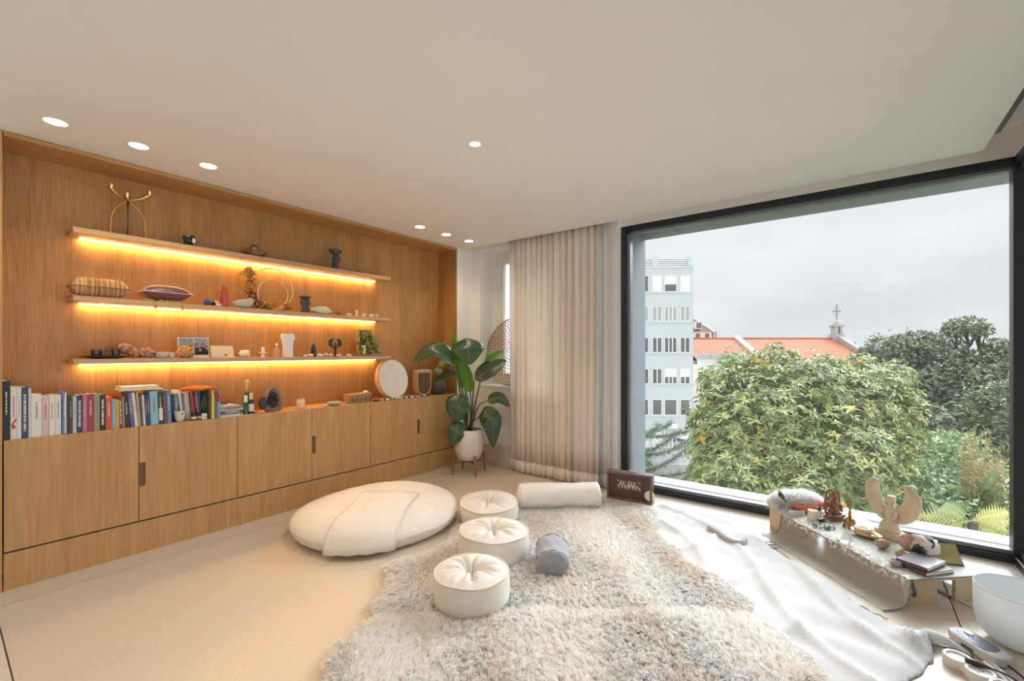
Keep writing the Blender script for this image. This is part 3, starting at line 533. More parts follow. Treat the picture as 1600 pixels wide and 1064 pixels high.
# palms / bird-of-paradise fans
def fan_palm(name, label, u, v, w, blades, cols, drop=0.0):
    b = at(u, v, w); t = thing(name, label, 'palm', (b.x, b.y, GZ)); st = MB(); st.tube([(0, 0, 0), (0.05, 0, b.z - GZ)], [.12, .07], seg=8); st.build('trunk', barkm, t)
    base = Vector((0, 0, b.z - GZ)); right = Vector((cT, sT, 0)); fwd = Vector((-sT, cT, 0))
    for ang, ln, wd, pin in blades:
        a = math.radians(ang); d = right * math.cos(a) + Vector((0, 0, 1)) * math.sin(a) + fwd * rnd.uniform(-.5, .3)
        pts = [base + d * ln * q - Vector((0, 0, 1)) * ln * 0.28 * q * q * (1.0 if abs(math.cos(a)) > .3 else .3) for q in (0, .33, .66, 1)]
        cv = interp(pts, 14); lf = MB(); c = rnd.choice(cols); side = d.cross(fwd).normalized()
        if pin:
            for j in range(3, 14):
                for sgn in (-1, 1):
                    L = wd * math.sin(PI * min(1, (j - 1) / 13.5)) + .04; tp = cv[j] + side * sgn * L + d * L * .6 - Vector((0, 0, L * .35)); lf.add([cv[j], cv[j] + d * .022, tp, cv[j] - d * .022], [(0, 1, 2), (0, 2, 3)])
        else:
            vs = []; 
            for j in range(14):
                h = wd * 0.5 * math.sin(PI * min(1, max(0.02, (j - 4) / 9.2)))if j > 3 else .008
                vs += [cv[j] - side * h + fwd * -h * .3, cv[j], cv[j] + side * h + fwd * -h * .3]
            fs = []
            for j in range(13): fs += [(3 * j, 3 * j + 1, 3 * j + 4, 3 * j + 3), (3 * j + 1, 3 * j + 2, 3 * j + 5, 3 * j + 4)]
            lf.add(vs, fs)
        lf.tube(cv, [.014 * (1 - j / 15) for j in range(14)], seg=5); lf.build('frond', c, t)
    return t
g1, g2, g3 = mat('frond_green', (0.22, 0.33, 0.16), rough=.4, trans=.25), mat('frond_pale', (0.42, 0.50, 0.24), rough=.4, trans=.3), mat('frond_yellow', (0.58, 0.56, 0.22), rough=.45, trans=.3)
fan_palm('banana_plant', 'broad-leaved banana-like plant rising behind the window corner', 1517, 790, 10.5, [(100, 1.0, .22, 0), (75, 1.05, .22, 0), (120, .85, .24, 0), (58, .85, .22, 0), (140, .85, .22, 0), (35, .75, .22, 0), (155, 1.0, .2, 0), (20, .8, .2, 0), (88, .7, .22, 0), (110, .6, .2, 0), (65, .6, .2, 0), (45, 1.0, .2, 0), (130, 1.1, .2, 0)], [g1, g1, g2])
fan_palm('palm_plant', 'yellow-green feather palm low beside the banana-like plant', 1515, 815, 8.4, [(160, .75, .2, 1), (20, .75, .2, 1), (175, .7, .2, 1), (5, .72, .2, 1), (130, .6, .2, 1), (50, .6, .2, 1), (-10, .68, .2, 1)], [g3, g2, g3])
# conifer seen past the left reveal, tiers of drooping boughs
cb = at(985, HOR, 15.0); t = thing('conifer_tree', 'grey-green conifer with tiered boughs beside the left window reveal', 'tree', (cb.x, cb.y, GZ)); tr = MB(); tr.tube([(0, 0, 0), (0, 0, 8.9)], [.2, .03], seg=8).build('trunk', barkm, t)
PP = []; DD = []; bm_ = MB()
for z in np.arange(3.6, 9.0, 0.62):
    L = 2.1 - 0.13 * abs(z - 6.2)
    for k in range(7):
        a = k * 2 * PI / 7 + z * 1.7; d = Vector((math.cos(a), math.sin(a), 0)); rise = rnd.uniform(.15, .5)
        pts = [Vector((0, 0, z)) + d * L * q + Vector((0, 0, L * (rise * q * q - .12 * q))) for q in (0, .35, .7, 1)]; cv = interp(pts, 40); bm_.tube(cv[::6], [.03, .026, .02, .015, .012, .009, .006], seg=5)
        for j in range(3, 40):
            for s_ in range(14): PP.append(cv[j]); dd = Vector(unit(1)[0]) + d * .7; DD.append(dd)
tag(bm_.build('bough', barkm, t), kind='stuff'); PP = np.array(PP); DD = np.array(DD); n = len(PP)
leaf_mesh('foliage', PP, DD, unit(n), rng.uniform(.10, .22, n), rng.uniform(.02, .035, n), pal([(0.24, 0.31, 0.22), (0.32, 0.38, 0.28), (0.18, 0.24, 0.17)], (3, 2, 2), n), t)
# ================================================================ curtains
linen = mat('linen_curtain', (0.91, 0.87, 0.81), rough=0.9, trans=0.30, var=0.02, vscale=40, bump=0.1, bscale=400)
sheer = mat('sheer_curtain', (0.90, 0.89, 0.87), rough=0.9, trans=0.35, alpha=0.72)
def curtain(name, label, x0, x1, yc, period, amp, m, seed, hem=True, z0=0.012, z1=2.66):
    r = random.Random(seed); t = thing(name, label, 'curtain', ((x0 + x1) / 2, yc, 0)); xc = (x0 + x1) / 2; n = int((x1 - x0) / period * 14); xs = []; ys = []; ph = 0.0
    for i in range(n + 1):
        ph += 2 * PI / 14 * r.uniform(0.75, 1.25); a = amp * (0.75 + 0.35 * math.sin(ph * 0.31 + seed))
        xs.append(x0 + (x1 - x0) * i / n - xc + 0.006 * math.sin(ph * 2)); ys.append(a * math.sin(ph) + 0.3 * a * math.sin(ph * 2.3 + 1))
    def strip(za, zb, nz, off, nm):
        mb = MB(); vs = []; fs = []
        for k in range(nz + 1):
            z = za + (zb - za) * k / nz; g = 0.75 + 0.35 * (1 - z / 2.6)
            for i in range(n + 1): vs.append((xs[i] + 0.008 * math.sin(z * 2 + i * .2) * (1 - z / 2.7), ys[i] * g + off, z))
        for k in range(nz):
            for i in range(n): fs.append((k * (n + 1) + i, k * (n + 1) + i + 1, (k + 1) * (n + 1) + i + 1, (k + 1) * (n + 1) + i))
        return mb.add(vs, fs).build(nm, m, t, smooth=True, solid=0.0025)
    strip(z0 + (0.12 if hem else 0), z1, 10, 0, 'drape')
    if hem: strip(z0, z0 + 0.122, 2, -0.0015, 'hem').modifiers['thickness'].thickness = 0.007
    return t
curtain('curtain_panel', 'beige linen curtain panel, left half with deep folds', -3.03, -2.53, 4.00, 0.072, 0.024, linen, 3)
curtain('curtain_panel', 'beige linen curtain panel, right half beside the picture window', -2.545, -1.985, 3.995, 0.082, 0.027, linen, 8)
curtain('sheer_curtain', 'white sheer curtain hanging at the left edge, over the round basket', -3.13, -2.96, 4.035, 0.055, 0.012, sheer, 5)
curtain('sheer_curtain', 'white sheer curtain hanging between linen curtain and dark window frame', -2.05, -1.90, 4.05, 0.06, 0.012, sheer, 6)
# ================================================================ potted plant
PC = Vector((-3.415, 3.667, 0)); PWd = fw(PC)
t = thing('plant_stand', 'low four-legged walnut plant stand under the white pot', 'plant stand', PC, math.radians(20))
wal = wood('walnut', (0.20, 0.095, 0.045), (0.34, 0.17, 0.085), grain=(20, 20, 2), knots=False)
for k in range(4):
    a = k * PI / 2 + PI / 4; c = Vector((math.cos(a), math.sin(a), 0))
    MB().tube([c * 0.195 + Vector((0, 0, 0)), c * 0.178 + Vector((0, 0, 0.215))], [0.011, 0.015], seg=10).build('leg', wal, t, smooth=True, angle=40)
MB().box(-0.175, 0.175, -0.013, 0.013, 0.115, 0.145, M=R(45, 'Z')).build('cross_bar', wal, t, bevel=0.003)
MB().box(-0.175, 0.175, -0.0125, 0.0125, 0.116, 0.146, M=R(-45, 'Z')).build('cross_bar', wal, t, bevel=0.003)
t = thing('potted_plant', 'tall leafy bird-of-paradise plant in a white glazed pot', 'plant', (PC.x, PC.y, 0.147), 0)
glz = mat('glazed_ceramic', (0.74, 0.71, 0.66), rough=0.22, var=0.06, vscale=6, coat=0.4)
MB().lathe([(0.0, 0.0), (0.095, 0.0), (0.12, 0.012), (0.155, 0.09), (0.168, 0.19), (0.164, 0.28), (0.152, 0.335), (0.148, 0.34), (0.140, 0.335), (0.148, 0.27), (0.0, 0.27)], seg=40).build('pot', glz, t, smooth=True, angle=50)
MB().ell((0, 0, 0.285), (0.145, 0.145, 0.03), nz=.2, fq=9).build('soil', mat('potting_soil', (0.12, 0.07, 0.04), rough=1, bump=.6, bscale=80), t, smooth=True)
lfd = mat('leaf_dark', (0.055, 0.105, 0.055), rough=0.32, var=0.25, vscale=5, trans=0.12, spec=0.55, coat=0.1); lfb = mat('leaf_bright', (0.20, 0.42, 0.04), rough=0.38, trans=0.4); lfr = mat('leaf_rib', (0.22, 0.30, 0.12), rough=0.5); stm = mat('leaf_stalk', (0.085, 0.12, 0.05), rough=0.45)
BASE = Vector((PC.x, PC.y, 0.147)); CAMP = Vector((0, 0, EYE))
def big_leaf(mid, hw, roll, m, stem=None, cup=0.25, name='leaf', wave=0.02, shape=None):
    """mid: [(u,v,dw)] base->tip; hw half width in m; roll deg about the midrib (0 = faces the viewer side)"""
    pts = [at(u, v, PWd + dw) - BASE for u, v, dw in mid]; n = 18; cv = interp(pts, n); vs = []; fs = []; nw = 8
    for i in range(n):
        d = (cv[min(i + 1, n - 1)] - cv[max(i - 1, 0)]).normalized(); vw = (CAMP - BASE - cv[i]).normalized(); sd = d.cross(vw).normalized(); sd = Matrix.Rotation(math.radians(roll), 3, d) @ sd; nr = sd.cross(d)
        q = i / (n - 1); h = hw * (math.sin(PI * q ** 0.72) ** 0.72 if 0 < q < 1 else 0.02)
        for k in range(nw + 1):
            s_ = k / nw * 2 - 1; vs.append(cv[i] + sd * h * s_ + nr * (cup * h * abs(s_) ** 1.4 + wave * h * 2 * math.sin(q * 16 + s_ * 2) * abs(s_)))
    for i in range(n - 1):
        for k in range(nw): a = i * (nw + 1) + k; fs.append((a, a + 1, a + nw + 2, a + nw + 1))
    lf = MB().add(vs, fs).build(name, m, t, smooth=True, solid=0.0012)
    MB().tube([c for c in cv], [0.0045 * (1 - .85 * i / n) for i in range(n)], seg=6).build('midrib', lfr if m is lfd else m, lf, smooth=True)
    if stem:
        s_ = [at(u, v, PWd + dw) - BASE for u, v, dw in stem] + [pts[0]]; cs = interp(s_, 12)
        MB().tube(cs, [0.012 - 0.007 * i / 11 for i in range(12)], seg=8).build('stalk', stm, t, smooth=True)
S0_ = lambda du=0, dw=0: (733 + du, 672, dw)
big_leaf([(729, 528, 0.02), (731, 545, -0.10), (735, 570, -0.14)], 0.185, 0, lfd, [S0_(-2), (727, 600, .05), (724, 545, .08)], cup=-0.25)
big_leaf([(712, 567, 0.0), (680, 550, -.08), (645, 566, -.12)], 0.13, 48, lfd, [S0_(-5), (724, 620, 0), (716, 580, 0)], cup=0.3)
big_leaf([(714, 584, 0.0), (696, 588, -.05), (673, 602, -.1)], 0.085, 62, lfd, [S0_(-4), (722, 628, 0.02), (716, 596, 0)])
big_leaf([(742, 592, 0.0), (768, 576, -.04), (791, 562, -.02)], 0.105, -28, lfd, [S0_(3), (738, 640, 0), (740, 605, 0)], cup=0.2)
big_leaf([(723, 608, 0.02), (716, 565, 0.03), (705, 516, 0.05)], 0.062, 12, lfb, [S0_(-1, .02), (724, 640, .02)], cup=0.7)
big_leaf([(735, 613, 0.04), (732, 588, 0.03), (728, 566, 0.04)], 0.06, -15, lfb, [S0_(1, .03), (736, 640, .03)], cup=0.5)
big_leaf([(757, 570, 0.12), (772, 556, 0.14), (788, 548, 0.15)], 0.05, -30, lfb, [S0_(2, .1), (745, 620, .1)])
big_leaf([(726, 618, -.06), (716, 636, -.16), (714, 659, -.17)], 0.150, 6, lfd, [S0_(-3, -.05), (731, 648, -.05), (731, 622, -.06)], cup=-0.2)
big_leaf([(716, 657, -.10), (713, 675, -.17), (707, 698, -.18)], 0.098, 0, lfd, [S0_(-4, -.08), (724, 655, -.08)], cup=-0.15)
big_leaf([(762, 626, 0.0), (780, 622, -.05), (797, 636, -.05)], 0.068, -20, lfd, [S0_(3), (742, 648, 0), (750, 632, 0)])
big_leaf([(748, 651, -.04), (767, 655, -.12), (771, 699, -.14)], 0.125, -8, lfd, [S0_(4, -.02), (739, 660, -.03)], cup=-0.25)
# ================================================================ round open-work basket on the sill
bk = ony(799, 551, 4.22); BR = 0.425; BC = Vector((bk.x + 0.0, 4.245, SWZ0 + 0.006 + BR * math.cos(math.radians(12)) + 0.004))
t = thing('wall_basket', 'large round open-weave brown basket tray leaning in the small window', 'basket', BC); t.rotation_euler = (math.radians(90 - 12), 0, 0)
cane = mat('brown_cane', (0.34, 0.19, 0.10), rough=0.6, var=0.3, vscale=30)
for k in range(1, 12):
    r = BR * k / 11.2; n = max(14, int(70 * r / BR) + 12); MB().tube([(r * math.cos(a), r * math.sin(a), -0.05 * (r / BR) ** 2 + 0.03) for a in np.linspace(0, 2 * PI, n)], 0.0042 if k < 11 else 0.008, seg=6).build('hoop', cane, t, smooth=True)
sp = MB(); q = 0
for k in range(1, 11):
    r0, r1 = BR * k / 11.2, BR * (k + 1) / 11.2; n = int(7 + 5.4 * k)
    for j in range(n):
        a = 2 * PI * (j + .5 * (k % 2)) / n + 0.12 * k; sp.tube([(r0 * math.cos(a), r0 * math.sin(a), -0.05 * (r0 / BR) ** 2 + .03), (r1 * math.cos(a + .02), r1 * math.sin(a + .02), -0.05 * (r1 / BR) ** 2 + .03)], 0.0048, seg=4)
tag(sp.build('binding', cane, t), kind='stuff')
# ================================================================ soft floor things
cotton = mat('cream_cotton', (0.80, 0.75, 0.68), rough=0.9, var=0.03, vscale=15, bump=0.25, bscale=500, sheen=0.2)
cotton2 = mat('cream_linen', (0.79, 0.74, 0.67), rough=0.9, var=0.03, vscale=10, bump=0.12, bscale=250, sheen=0.15)
seam = mat('cream_piping', (0.74, 0.64, 0.53), rough=0.85)
# round floor bed: profile height by radius, puckered rim
FB = Vector((-2.97, 2.15, 0)); FRx, FRy, FH = 0.59, 0.64, 0.235
FROT = math.radians(0)
def bed_surface(a, rr):
    """point on the bed's upper skin for angle a and radius fraction rr (0..1)"""
    pk = 1 + 0.006 * math.sin(31 * a) * rr ** 6 + 0.012 * math.sin(2 * a + 1); x, y = FRx * rr * pk * math.cos(a), FRy * rr * pk * math.sin(a)
    h = 0.10 + (FH - 0.10) * (1 - rr ** 2.6) ** 0.62 + 0.012 * math.sin(2.2 * a + 5 * rr) * rr - 0.012 * math.exp(-((rr - .45) / .2) ** 2) * math.sin(3 * a)
    h += 0.006 * math.sin(27 * a + 2 * math.sin(5 * a)) * max(0, rr - .6) * (1 - rr) * 6
    return Vector((x, y, h))
t = thing('floor_bed', 'large round cream beanbag floor bed in front of the cabinets', 'beanbag', FB)
vs = []; fs = []; seg = 96; rr_ = [0.001, .12, .25, .38, .5, .62, .72, .8, .87, .93, .97, 1.0]
for q in rr_:
    for k in range(seg): vs.append(bed_surface(2 * PI * k / seg, q))
for q, hh in ((1.0, .08), (.975, .045), (.92, .015), (.85, 0.0), (0.001, 0.0)):
    for k in range(seg):
        p = bed_surface(2 * PI * k / seg, min(q, 1)); vs.append(Vector((p.x, p.y, hh + 0.003 * math.sin(40 * k / seg * 2 * PI) * (hh > 0.01))))
for i in range(len(rr_) + 4):
    for k in range(seg): fs.append((i * seg + k, i * seg + (k + 1) % seg, (i + 1) * seg + (k + 1) % seg, (i + 1) * seg + k))
MB().add(vs, fs).build('cover', cotton2, t, smooth=True)
MB().tube([bed_surface(a, 1.0) + Vector((0, 0, -0.004)) for a in np.linspace(0, 2 * PI, 97)], 0.0035, seg=5).build('seam', seam, t, smooth=True)
# throw draped over it: sheet laid over the bed skin between two edges, front edge hanging over the near rim
def skin(x, y):
    a = math.atan2(y / FRy, x / FRx); rr = math.hypot(x / FRx, y / FRy)
    if rr < 1: return bed_surface(a, rr).z
    return max(0.10 - (rr - 1) * 1.6, 0.015)
thr = thing('throw_blanket', 'cream fringed throw blanket spread over the round floor bed', 'blanket', FB)
c_ = {k: onz(u, v, z) - FB for k, (u, v, z) in dict(bl=(566, 772, .235), br=(652, 768, .235), fl=(512, 866, .02), fr=(617, 862, .035)).items()}
afl, afr = (math.atan2(c_[k].y / FRy, c_[k].x / FRx) for k in ('fl', 'fr'))
def front(q):
    a = afl + (((afr - afl) + PI) % (2 * PI) - PI) * q; return Vector((FRx * 1.045 * math.cos(a), FRy * 1.045 * math.sin(a), 0))
vs = []; fs = []; nu, nv = 26, 34
for j in range(nv + 1):
    for i in range(nu + 1):
        p = (c_['bl'] * (1 - i / nu) + c_['br'] * (i / nu)) * (1 - j / nv) + front(i / nu) * (j / nv)
        vs.append(Vector((p.x, p.y, skin(p.x, p.y) + 0.009 + 0.004 * math.sin(i * .9 + j * .25) * math.sin(j * .4))))
for j in range(nv):
    for i in range(nu): a = j * (nu + 1) + i; fs.append((a, a + 1, a + nu + 2, a + nu + 1))
throwm = mat('cream_throw', (0.84, 0.78, 0.69), rough=0.95, bump=0.3, bscale=350, sheen=0.3)
MB().add(vs, fs).build('cloth', throwm, thr, smooth=True, solid=0.010)
fr = MB()
for i in range(0, nu * 3):
    q = i / (nu * 3 - 1); p = c_['bl'].lerp(c_['br'], q); dd = (c_['bl'] - front(0)).normalized(); L = rnd.uniform(.03, .055); e = p + dd * L + Vector((rnd.uniform(-.02, .02), rnd.uniform(-.02, .02), 0))
    fr.tube([Vector((p.x, p.y, skin(p.x, p.y) + .012)), Vector(((p.x + e.x) / 2, (p.y + e.y) / 2, skin((p.x + e.x) / 2, (p.y + e.y) / 2) + .016)), Vector((e.x, e.y, skin(e.x, e.y) + .006))], [.006, .0055, .003], seg=5)
tag(fr.build('fringe', throwm, thr), kind='stuff')
MB().tube([vs[j * (nu + 1) + nu] + Vector((0, 0, .004)) for j in range(nv + 1)], 0.007, seg=6).build('rolled_edge', throwm, thr, smooth=True)
# tufted floor cushions
def pouf(label, c, r, h, tilt, seed):
    t = thing('floor_cushion', label, 'cushion', c, 0, 'tufted round floor cushions'); t.rotation_euler = (math.radians(tilt[0]), math.radians(tilt[1]), seed); vs = []; fs = []; seg = 72; rg = random.Random(seed)
    tuft = [(2 * PI * (k + rg.uniform(-.25, .25)) / 11, rg.uniform(.6, 1.3)) for k in range(11)]
    def fold(a): return sum(w * math.exp(-((((a - b + PI) % (2 * PI)) - PI) / .10) ** 2) for b, w in tuft)
    rq = [0.0, .06, .12, .2, .32, .46, .6, .74, .86, .94, .985, 1.0]
    for q in rq:
        for k in range(seg):
            a = 2 * PI * k / seg; z = h * (1.0 + 0.20 * math.sin(PI * min(1, q * 1.0)) ** 1.1 - 0.42 * math.exp(-(q / .20) ** 2)) - 0.050 * fold(a) * math.exp(-((q - .34) / .30) ** 2); vs.append((r * q * .985 * math.cos(a), r * q * .985 * math.sin(a), z))
    for q, z in ((1.0, .97), (1.015, .88), (1.03, .6), (1.03, .3), (1.01, .1), (.97, .01), (.9, 0), (.001, 0)):
        for k in range(seg):
            a = 2 * PI * k / seg; w = 1 + .006 * math.sin(3 * a + z * 9 + seed) + 0.004 * math.sin(7 * a - z * 14); vs.append((r * q * w * math.cos(a), r * q * w * math.sin(a), h * z))
    for i in range(len(rq) + 7):
        for k in range(seg): fs.append((i * seg + k, i * seg + (k + 1) % seg, (i + 1) * seg + (k + 1) % seg, (i + 1) * seg + k))
    MB().add(vs, fs).build('cover', cotton, t, smooth=True)
    MB().tube([(r * 1.0 * math.cos(a), r * 1.0 * math.sin(a), h * .995 + .003 * math.sin(5 * a)) for a in np.linspace(0, 2 * PI, 73)], 0.0045, seg=6).build('piping', seam, t, smooth=True)
    MB().ell((0, 0, h * .70), (.012, .012, .006), seg=10, rings=6).build('tuft_button', seam, t, smooth=True)
pouf('nearest cream tufted round floor cushion on the sheepskin', onz(737, 935, 0.03), 0.198, 0.150, (0, 0), 1)
pouf('middle cream tufted round floor cushion in the row of three', onz(771, 863, 0.03), 0.225, 0.150, (1, 1), 2)
pouf('farthest cream tufted round floor cushion, leaning by the round floor bed', onz(764, 809, 0.02), 0.228, 0.135, (-3, -3), 3)
def bolster(name, label, cat, p0, p1, r, m, flat=0.85, sag=0.0, square=1.0, ends=None):
    mid = (p0 + p1) / 2; L = (p1 - p0).length; t = thing(name, label, cat, (mid.x, mid.y, min(p0.z, p1.z)), math.atan2(p1.y - p0.y, p1.x - p0.x)); vs = []; fs = []; seg = 36; st = []
    for i in range(25):
        q = i / 24; x = (q - .5) * L; e = min(q, 1 - q) * L; rr = r * min(1, (1 - max(0, 1 - e / (.35 * r)) ** 2.4)) ** .5 if e < .35 * r else r; rr *= 1 + .03 * math.sin(q * 9 + L * 7); st.append((x, max(rr, .002)))
    for x, rr in st:
        for k in range(seg):
            a = 2 * PI * k / seg; yy = rr * math.copysign(abs(math.cos(a)) ** square, math.cos(a)); zz = rr * flat * math.copysign(abs(math.sin(a)) ** square, math.sin(a)); zz = max(zz, -r * flat * .82); yy *= 1 + .03 * math.sin(x * 30 + k)
            vs.append((x, yy, zz + r * flat * .82 + sag * math.sin(PI * (x / L + .5)) + .0025 * math.sin(k * 1.7 + x * 40)))
    for i in range(24):
        for k in range(seg): fs.append((i * seg + k, i * seg + (k + 1) % seg, (i + 1) * seg + (k + 1) % seg, (i + 1) * seg + k))
    fs += [tuple(reversed(range(seg))), tuple(24 * seg + k for k in range(seg))]
    MB().add(vs, fs).build('cover', m, t, smooth=True)
    for x in ((st[3][0], -1), (st[-4][0], 1)):
        MB().tube([(x[0], r * .985 * math.cos(a), max(r * flat * .985 * math.sin(a), -r * flat * .8) + r * flat * .82 + sag * math.sin(PI * (x[0] / L + .5))) for a in np.linspace(0, 2 * PI, 37)], 0.003, seg=5).build('seam', ends or seam, t, smooth=True)
    return t
wcot = mat('white_cotton', (0.84, 0.81, 0.76), rough=0.9, bump=0.15, bscale=300, sheen=.2, var=.02, vscale=10)
bolster('bolster_cushion', 'long white bolster cushion lying in front of the curtains', 'cushion', onz(806, 790, .02), onz(940, 788, .02), 0.120, wcot, flat=.85, square=.85)
gfelt = mat('grey_felt', (0.30, 0.31, 0.33), rough=0.95, var=.12, vscale=60, sheen=.4)
bolster('bolster_cushion', 'short grey felt bolster lying on the sheepskin', 'cushion', onz(856, 908, .03) + Vector((0, .05, 0)), onz(862, 866, .03), 0.100, gfelt, flat=.80, ends=mat('grey_seam', (.16, .16, .17), rough=.9))
# ================================================================ sheepskins
fleece = mat('fleece', (0.85, 0.78, 0.68), rough=0.9, attr='tint', trans=0.5, spec=0.05, sheen=0.5)
hide = mat('fleece_base', (0.88, 0.83, 0.77), rough=0.95)
def smooth_poly(pts, n=110, wob=0.03, seed=0):
    P = [Vector((p[0], p[1], 0)) for p in pts]; c = sum(P, Vector()) / len(P); m = len(P); out = []
    for j in range(n):
        x = j / n * m; i = int(x); f = x - i; a, b, cc, d = (P[(i + k) % m] for k in (-1, 0, 1, 2))
        p = 0.5 * ((2 * b) + (cc - a) * f + (2 * a - 5 * b + 4 * cc - d) * f * f + (3 * b - a - 3 * cc + d) * f ** 3); p += (p - c).normalized() * wob * math.sin(j * .9 + seed) * math.sin(j * .37 + 2 * seed); out.append((p.x, p.y))
    return np.array(out)
def inside(P, poly):
    x, y = P[:, 0], P[:, 1]; r = np.zeros(len(P), bool); n = len(poly); j = n - 1
    for i in range(n):
        xi, yi = poly[i]; xj, yj = poly[j]; c = ((yi > y) != (yj > y)) & (x < (xj - xi) * (y - yi) / (yj - yi + 1e-12) + xi); r ^= c; j = i
    return r
def edge_info(P, poly):
    best = np.full(len(P), 9.0); nr = np.zeros((len(P), 2))
    for i in range(len(poly)):
        a = poly[i]; b = poly[(i + 1) % len(poly)]; ab = b - a; t_ = np.clip(((P - a) @ ab) / (ab @ ab + 1e-12), 0, 1); q = a + t_[:, None] * ab; d = np.linalg.norm(P - q, axis=1); m = d < best; best[m] = d[m]; nr[m] = (q - P)[m] / (d[m][:, None] + 1e-6)
    return best, nr
def lowf(P, s, ph): return np.sin(P[:, 0] * s + ph) * np.cos(P[:, 1] * s * 1.13 + ph * 1.7) + 0.6 * np.sin((P[:, 0] + P[:, 1]) * s * 1.9 + ph * 2.3)
def sheepskin(label, pts, dens, z0, seed, length=0.062, wool=(0.978, 0.958, 0.925), tan=(0.82, 0.63, 0.43), name='sheepskin_rug', cat='rug'):
    poly = smooth_poly(pts, seed=seed); c = poly.mean(0); t = thing(name, label, cat, (c[0], c[1], z0)); P0 = poly - c
    ring = [(p[0] * .97, p[1] * .97) for p in P0]; MB().prism(ring, 0.0, 0.012).build('hide', hide, t)
    lo, hi = P0.min(0), P0.max(0); area = (hi - lo).prod(); R_ = rng.random((int(dens * area), 2)) * (hi - lo) + lo; R_ = R_[inside(R_, P0)]; n = len(R_)
    ed, nr = edge_info(R_, P0); ef = np.clip(1 - ed / 0.09, 0, 1)
    cell = 0.015; ci = np.floor((R_ + 0.006 * rng.normal(size=R_.shape)) / cell).astype(np.int64); h = (ci[:, 0] * 73856093 ^ ci[:, 1] * 19349663) % 9973; tab = rng.normal(size=(9973, 3)); cc = (ci + 0.5) * cell
    lay = np.stack([lowf(R_, 3.1, seed), lowf(R_, 2.7, seed + 4)], 1) * 0.62 + tab[h][:, :2] * 0.30
    lay = lay * (1 - ef[:, None] * .6) + nr * ef[:, None] * 1.15
    hgt = length * (0.78 + 0.22 * np.tanh(lowf(R_, 5.5, seed + 1)) + 0.12 * tab[h][:, 2]) * (1 - 0.45 * ef); hgt = np.clip(hgt, .02, None)
    tip = np.concatenate([R_ * .45 + cc * .55, np.zeros((n, 1))], 1); tip[:, :2] += lay * hgt[:, None] * 1.15 + rng.normal(0, .004, (n, 2)); tip[:, 2] = 0.012 + hgt * np.clip(0.46 - 0.14 * np.linalg.norm(lay, axis=1), .2, 1)
    root = np.concatenate([R_, np.full((n, 1), 0.010)], 1); cur = rng.normal(0, .005, (n, 3))
    mid = root * .45 + tip * .55 + cur; mid[:, 2] += hgt * .13
    d = tip - root; S = np.stack([-d[:, 1], d[:, 0], np.zeros(n)], 1) + rng.normal(0, .012, (n, 3)); S /= np.linalg.norm(S, axis=1, keepdims=True); w = rng.uniform(.0011, .0021, (n, 1)); S *= np.where((S[:, :1] * d[:, 1:2] - S[:, 1:2] * d[:, :1]) > 0, -1.0, 1.0)
    co = np.stack([root - S * w, root + S * w, mid - S * w, mid + S * w, tip], 1).reshape(-1, 3)
    b = (np.arange(n) * 5)[:, None]; quads = (b + [2, 3, 1, 0]).reshape(-1); tris = (b + [4, 3, 2]).reshape(-1); nn_ = np.stack([d[:, 0] * .12, d[:, 1] * .12, np.full(n, .06)], 1) + rng.normal(0, .012, (n, 3)); nn_ /= np.linalg.norm(nn_, axis=1, keepdims=True)
    tb = np.clip(0.5 + 0.5 * np.tanh(1.5 * lowf(R_, 6.0, seed + 9) - 1.25) + .10 * tab[h][:, 2], 0, 1)[:, None]
    W = np.array(wool); Tn = np.array(tan); mixc = lambda q: W * (1 - q) + Tn * q
    cr = mixc(.04 + .70 * tb); c1 = mixc(.50 * tb); ct = mixc(.15 * tb)
    colr = np.clip(np.stack([cr, cr, c1, c1, ct], 1) * (1 + rng.normal(0, .035, (n, 1, 1))), 0, .98).reshape(-1, 3)
    o = np_mesh('fleece', co, np.concatenate([quads, tris]), np.concatenate([np.full(n, 4), np.full(n, 3)]), fleece, t, colr, smooth=True, normals=np.repeat(nn_, 5, 0)); tag(o, kind='stuff'); return t
RUG_B = [(-2.26, 1.76), (-2.08, 1.60), (-1.98, 1.44), (-1.78, 1.36), (-1.50, 1.58), (-1.15, 1.90), (-0.78, 2.22), (-0.50, 2.45), (-0.46, 2.66), (-0.66, 2.84), (-0.86, 2.88), (-0.95, 3.08), (-1.16, 3.22), (-1.22, 3.45), (-1.33, 3.70), (-1.55, 3.70), (-1.78, 3.50), (-2.0, 3.28), (-2.25, 3.05), (-2.38, 2.75), (-2.32, 2.35), (-2.22, 2.05)]
RUG_F = [(-1.77, 1.42), (-1.85, 1.28), (-1.80, 1.10), (-1.66, 0.96), (-1.40, 0.90), (-1.0, 1.16), (-0.62, 1.46), (-0.30, 1.80), (-0.12, 2.05), (-0.16, 2.30), (-0.32, 2.42), (-0.56, 2.40), (-0.85, 2.20), (-1.2, 1.92), (-1.5, 1.66)]
sheepskin('large cream sheepskin rug under the round cushions', RUG_B, 125000, 0.006, 1)
sheepskin('cream sheepskin rug nearest the viewer, overlapping the larger one', RUG_F, 145000, 0.012, 2, length=.07)
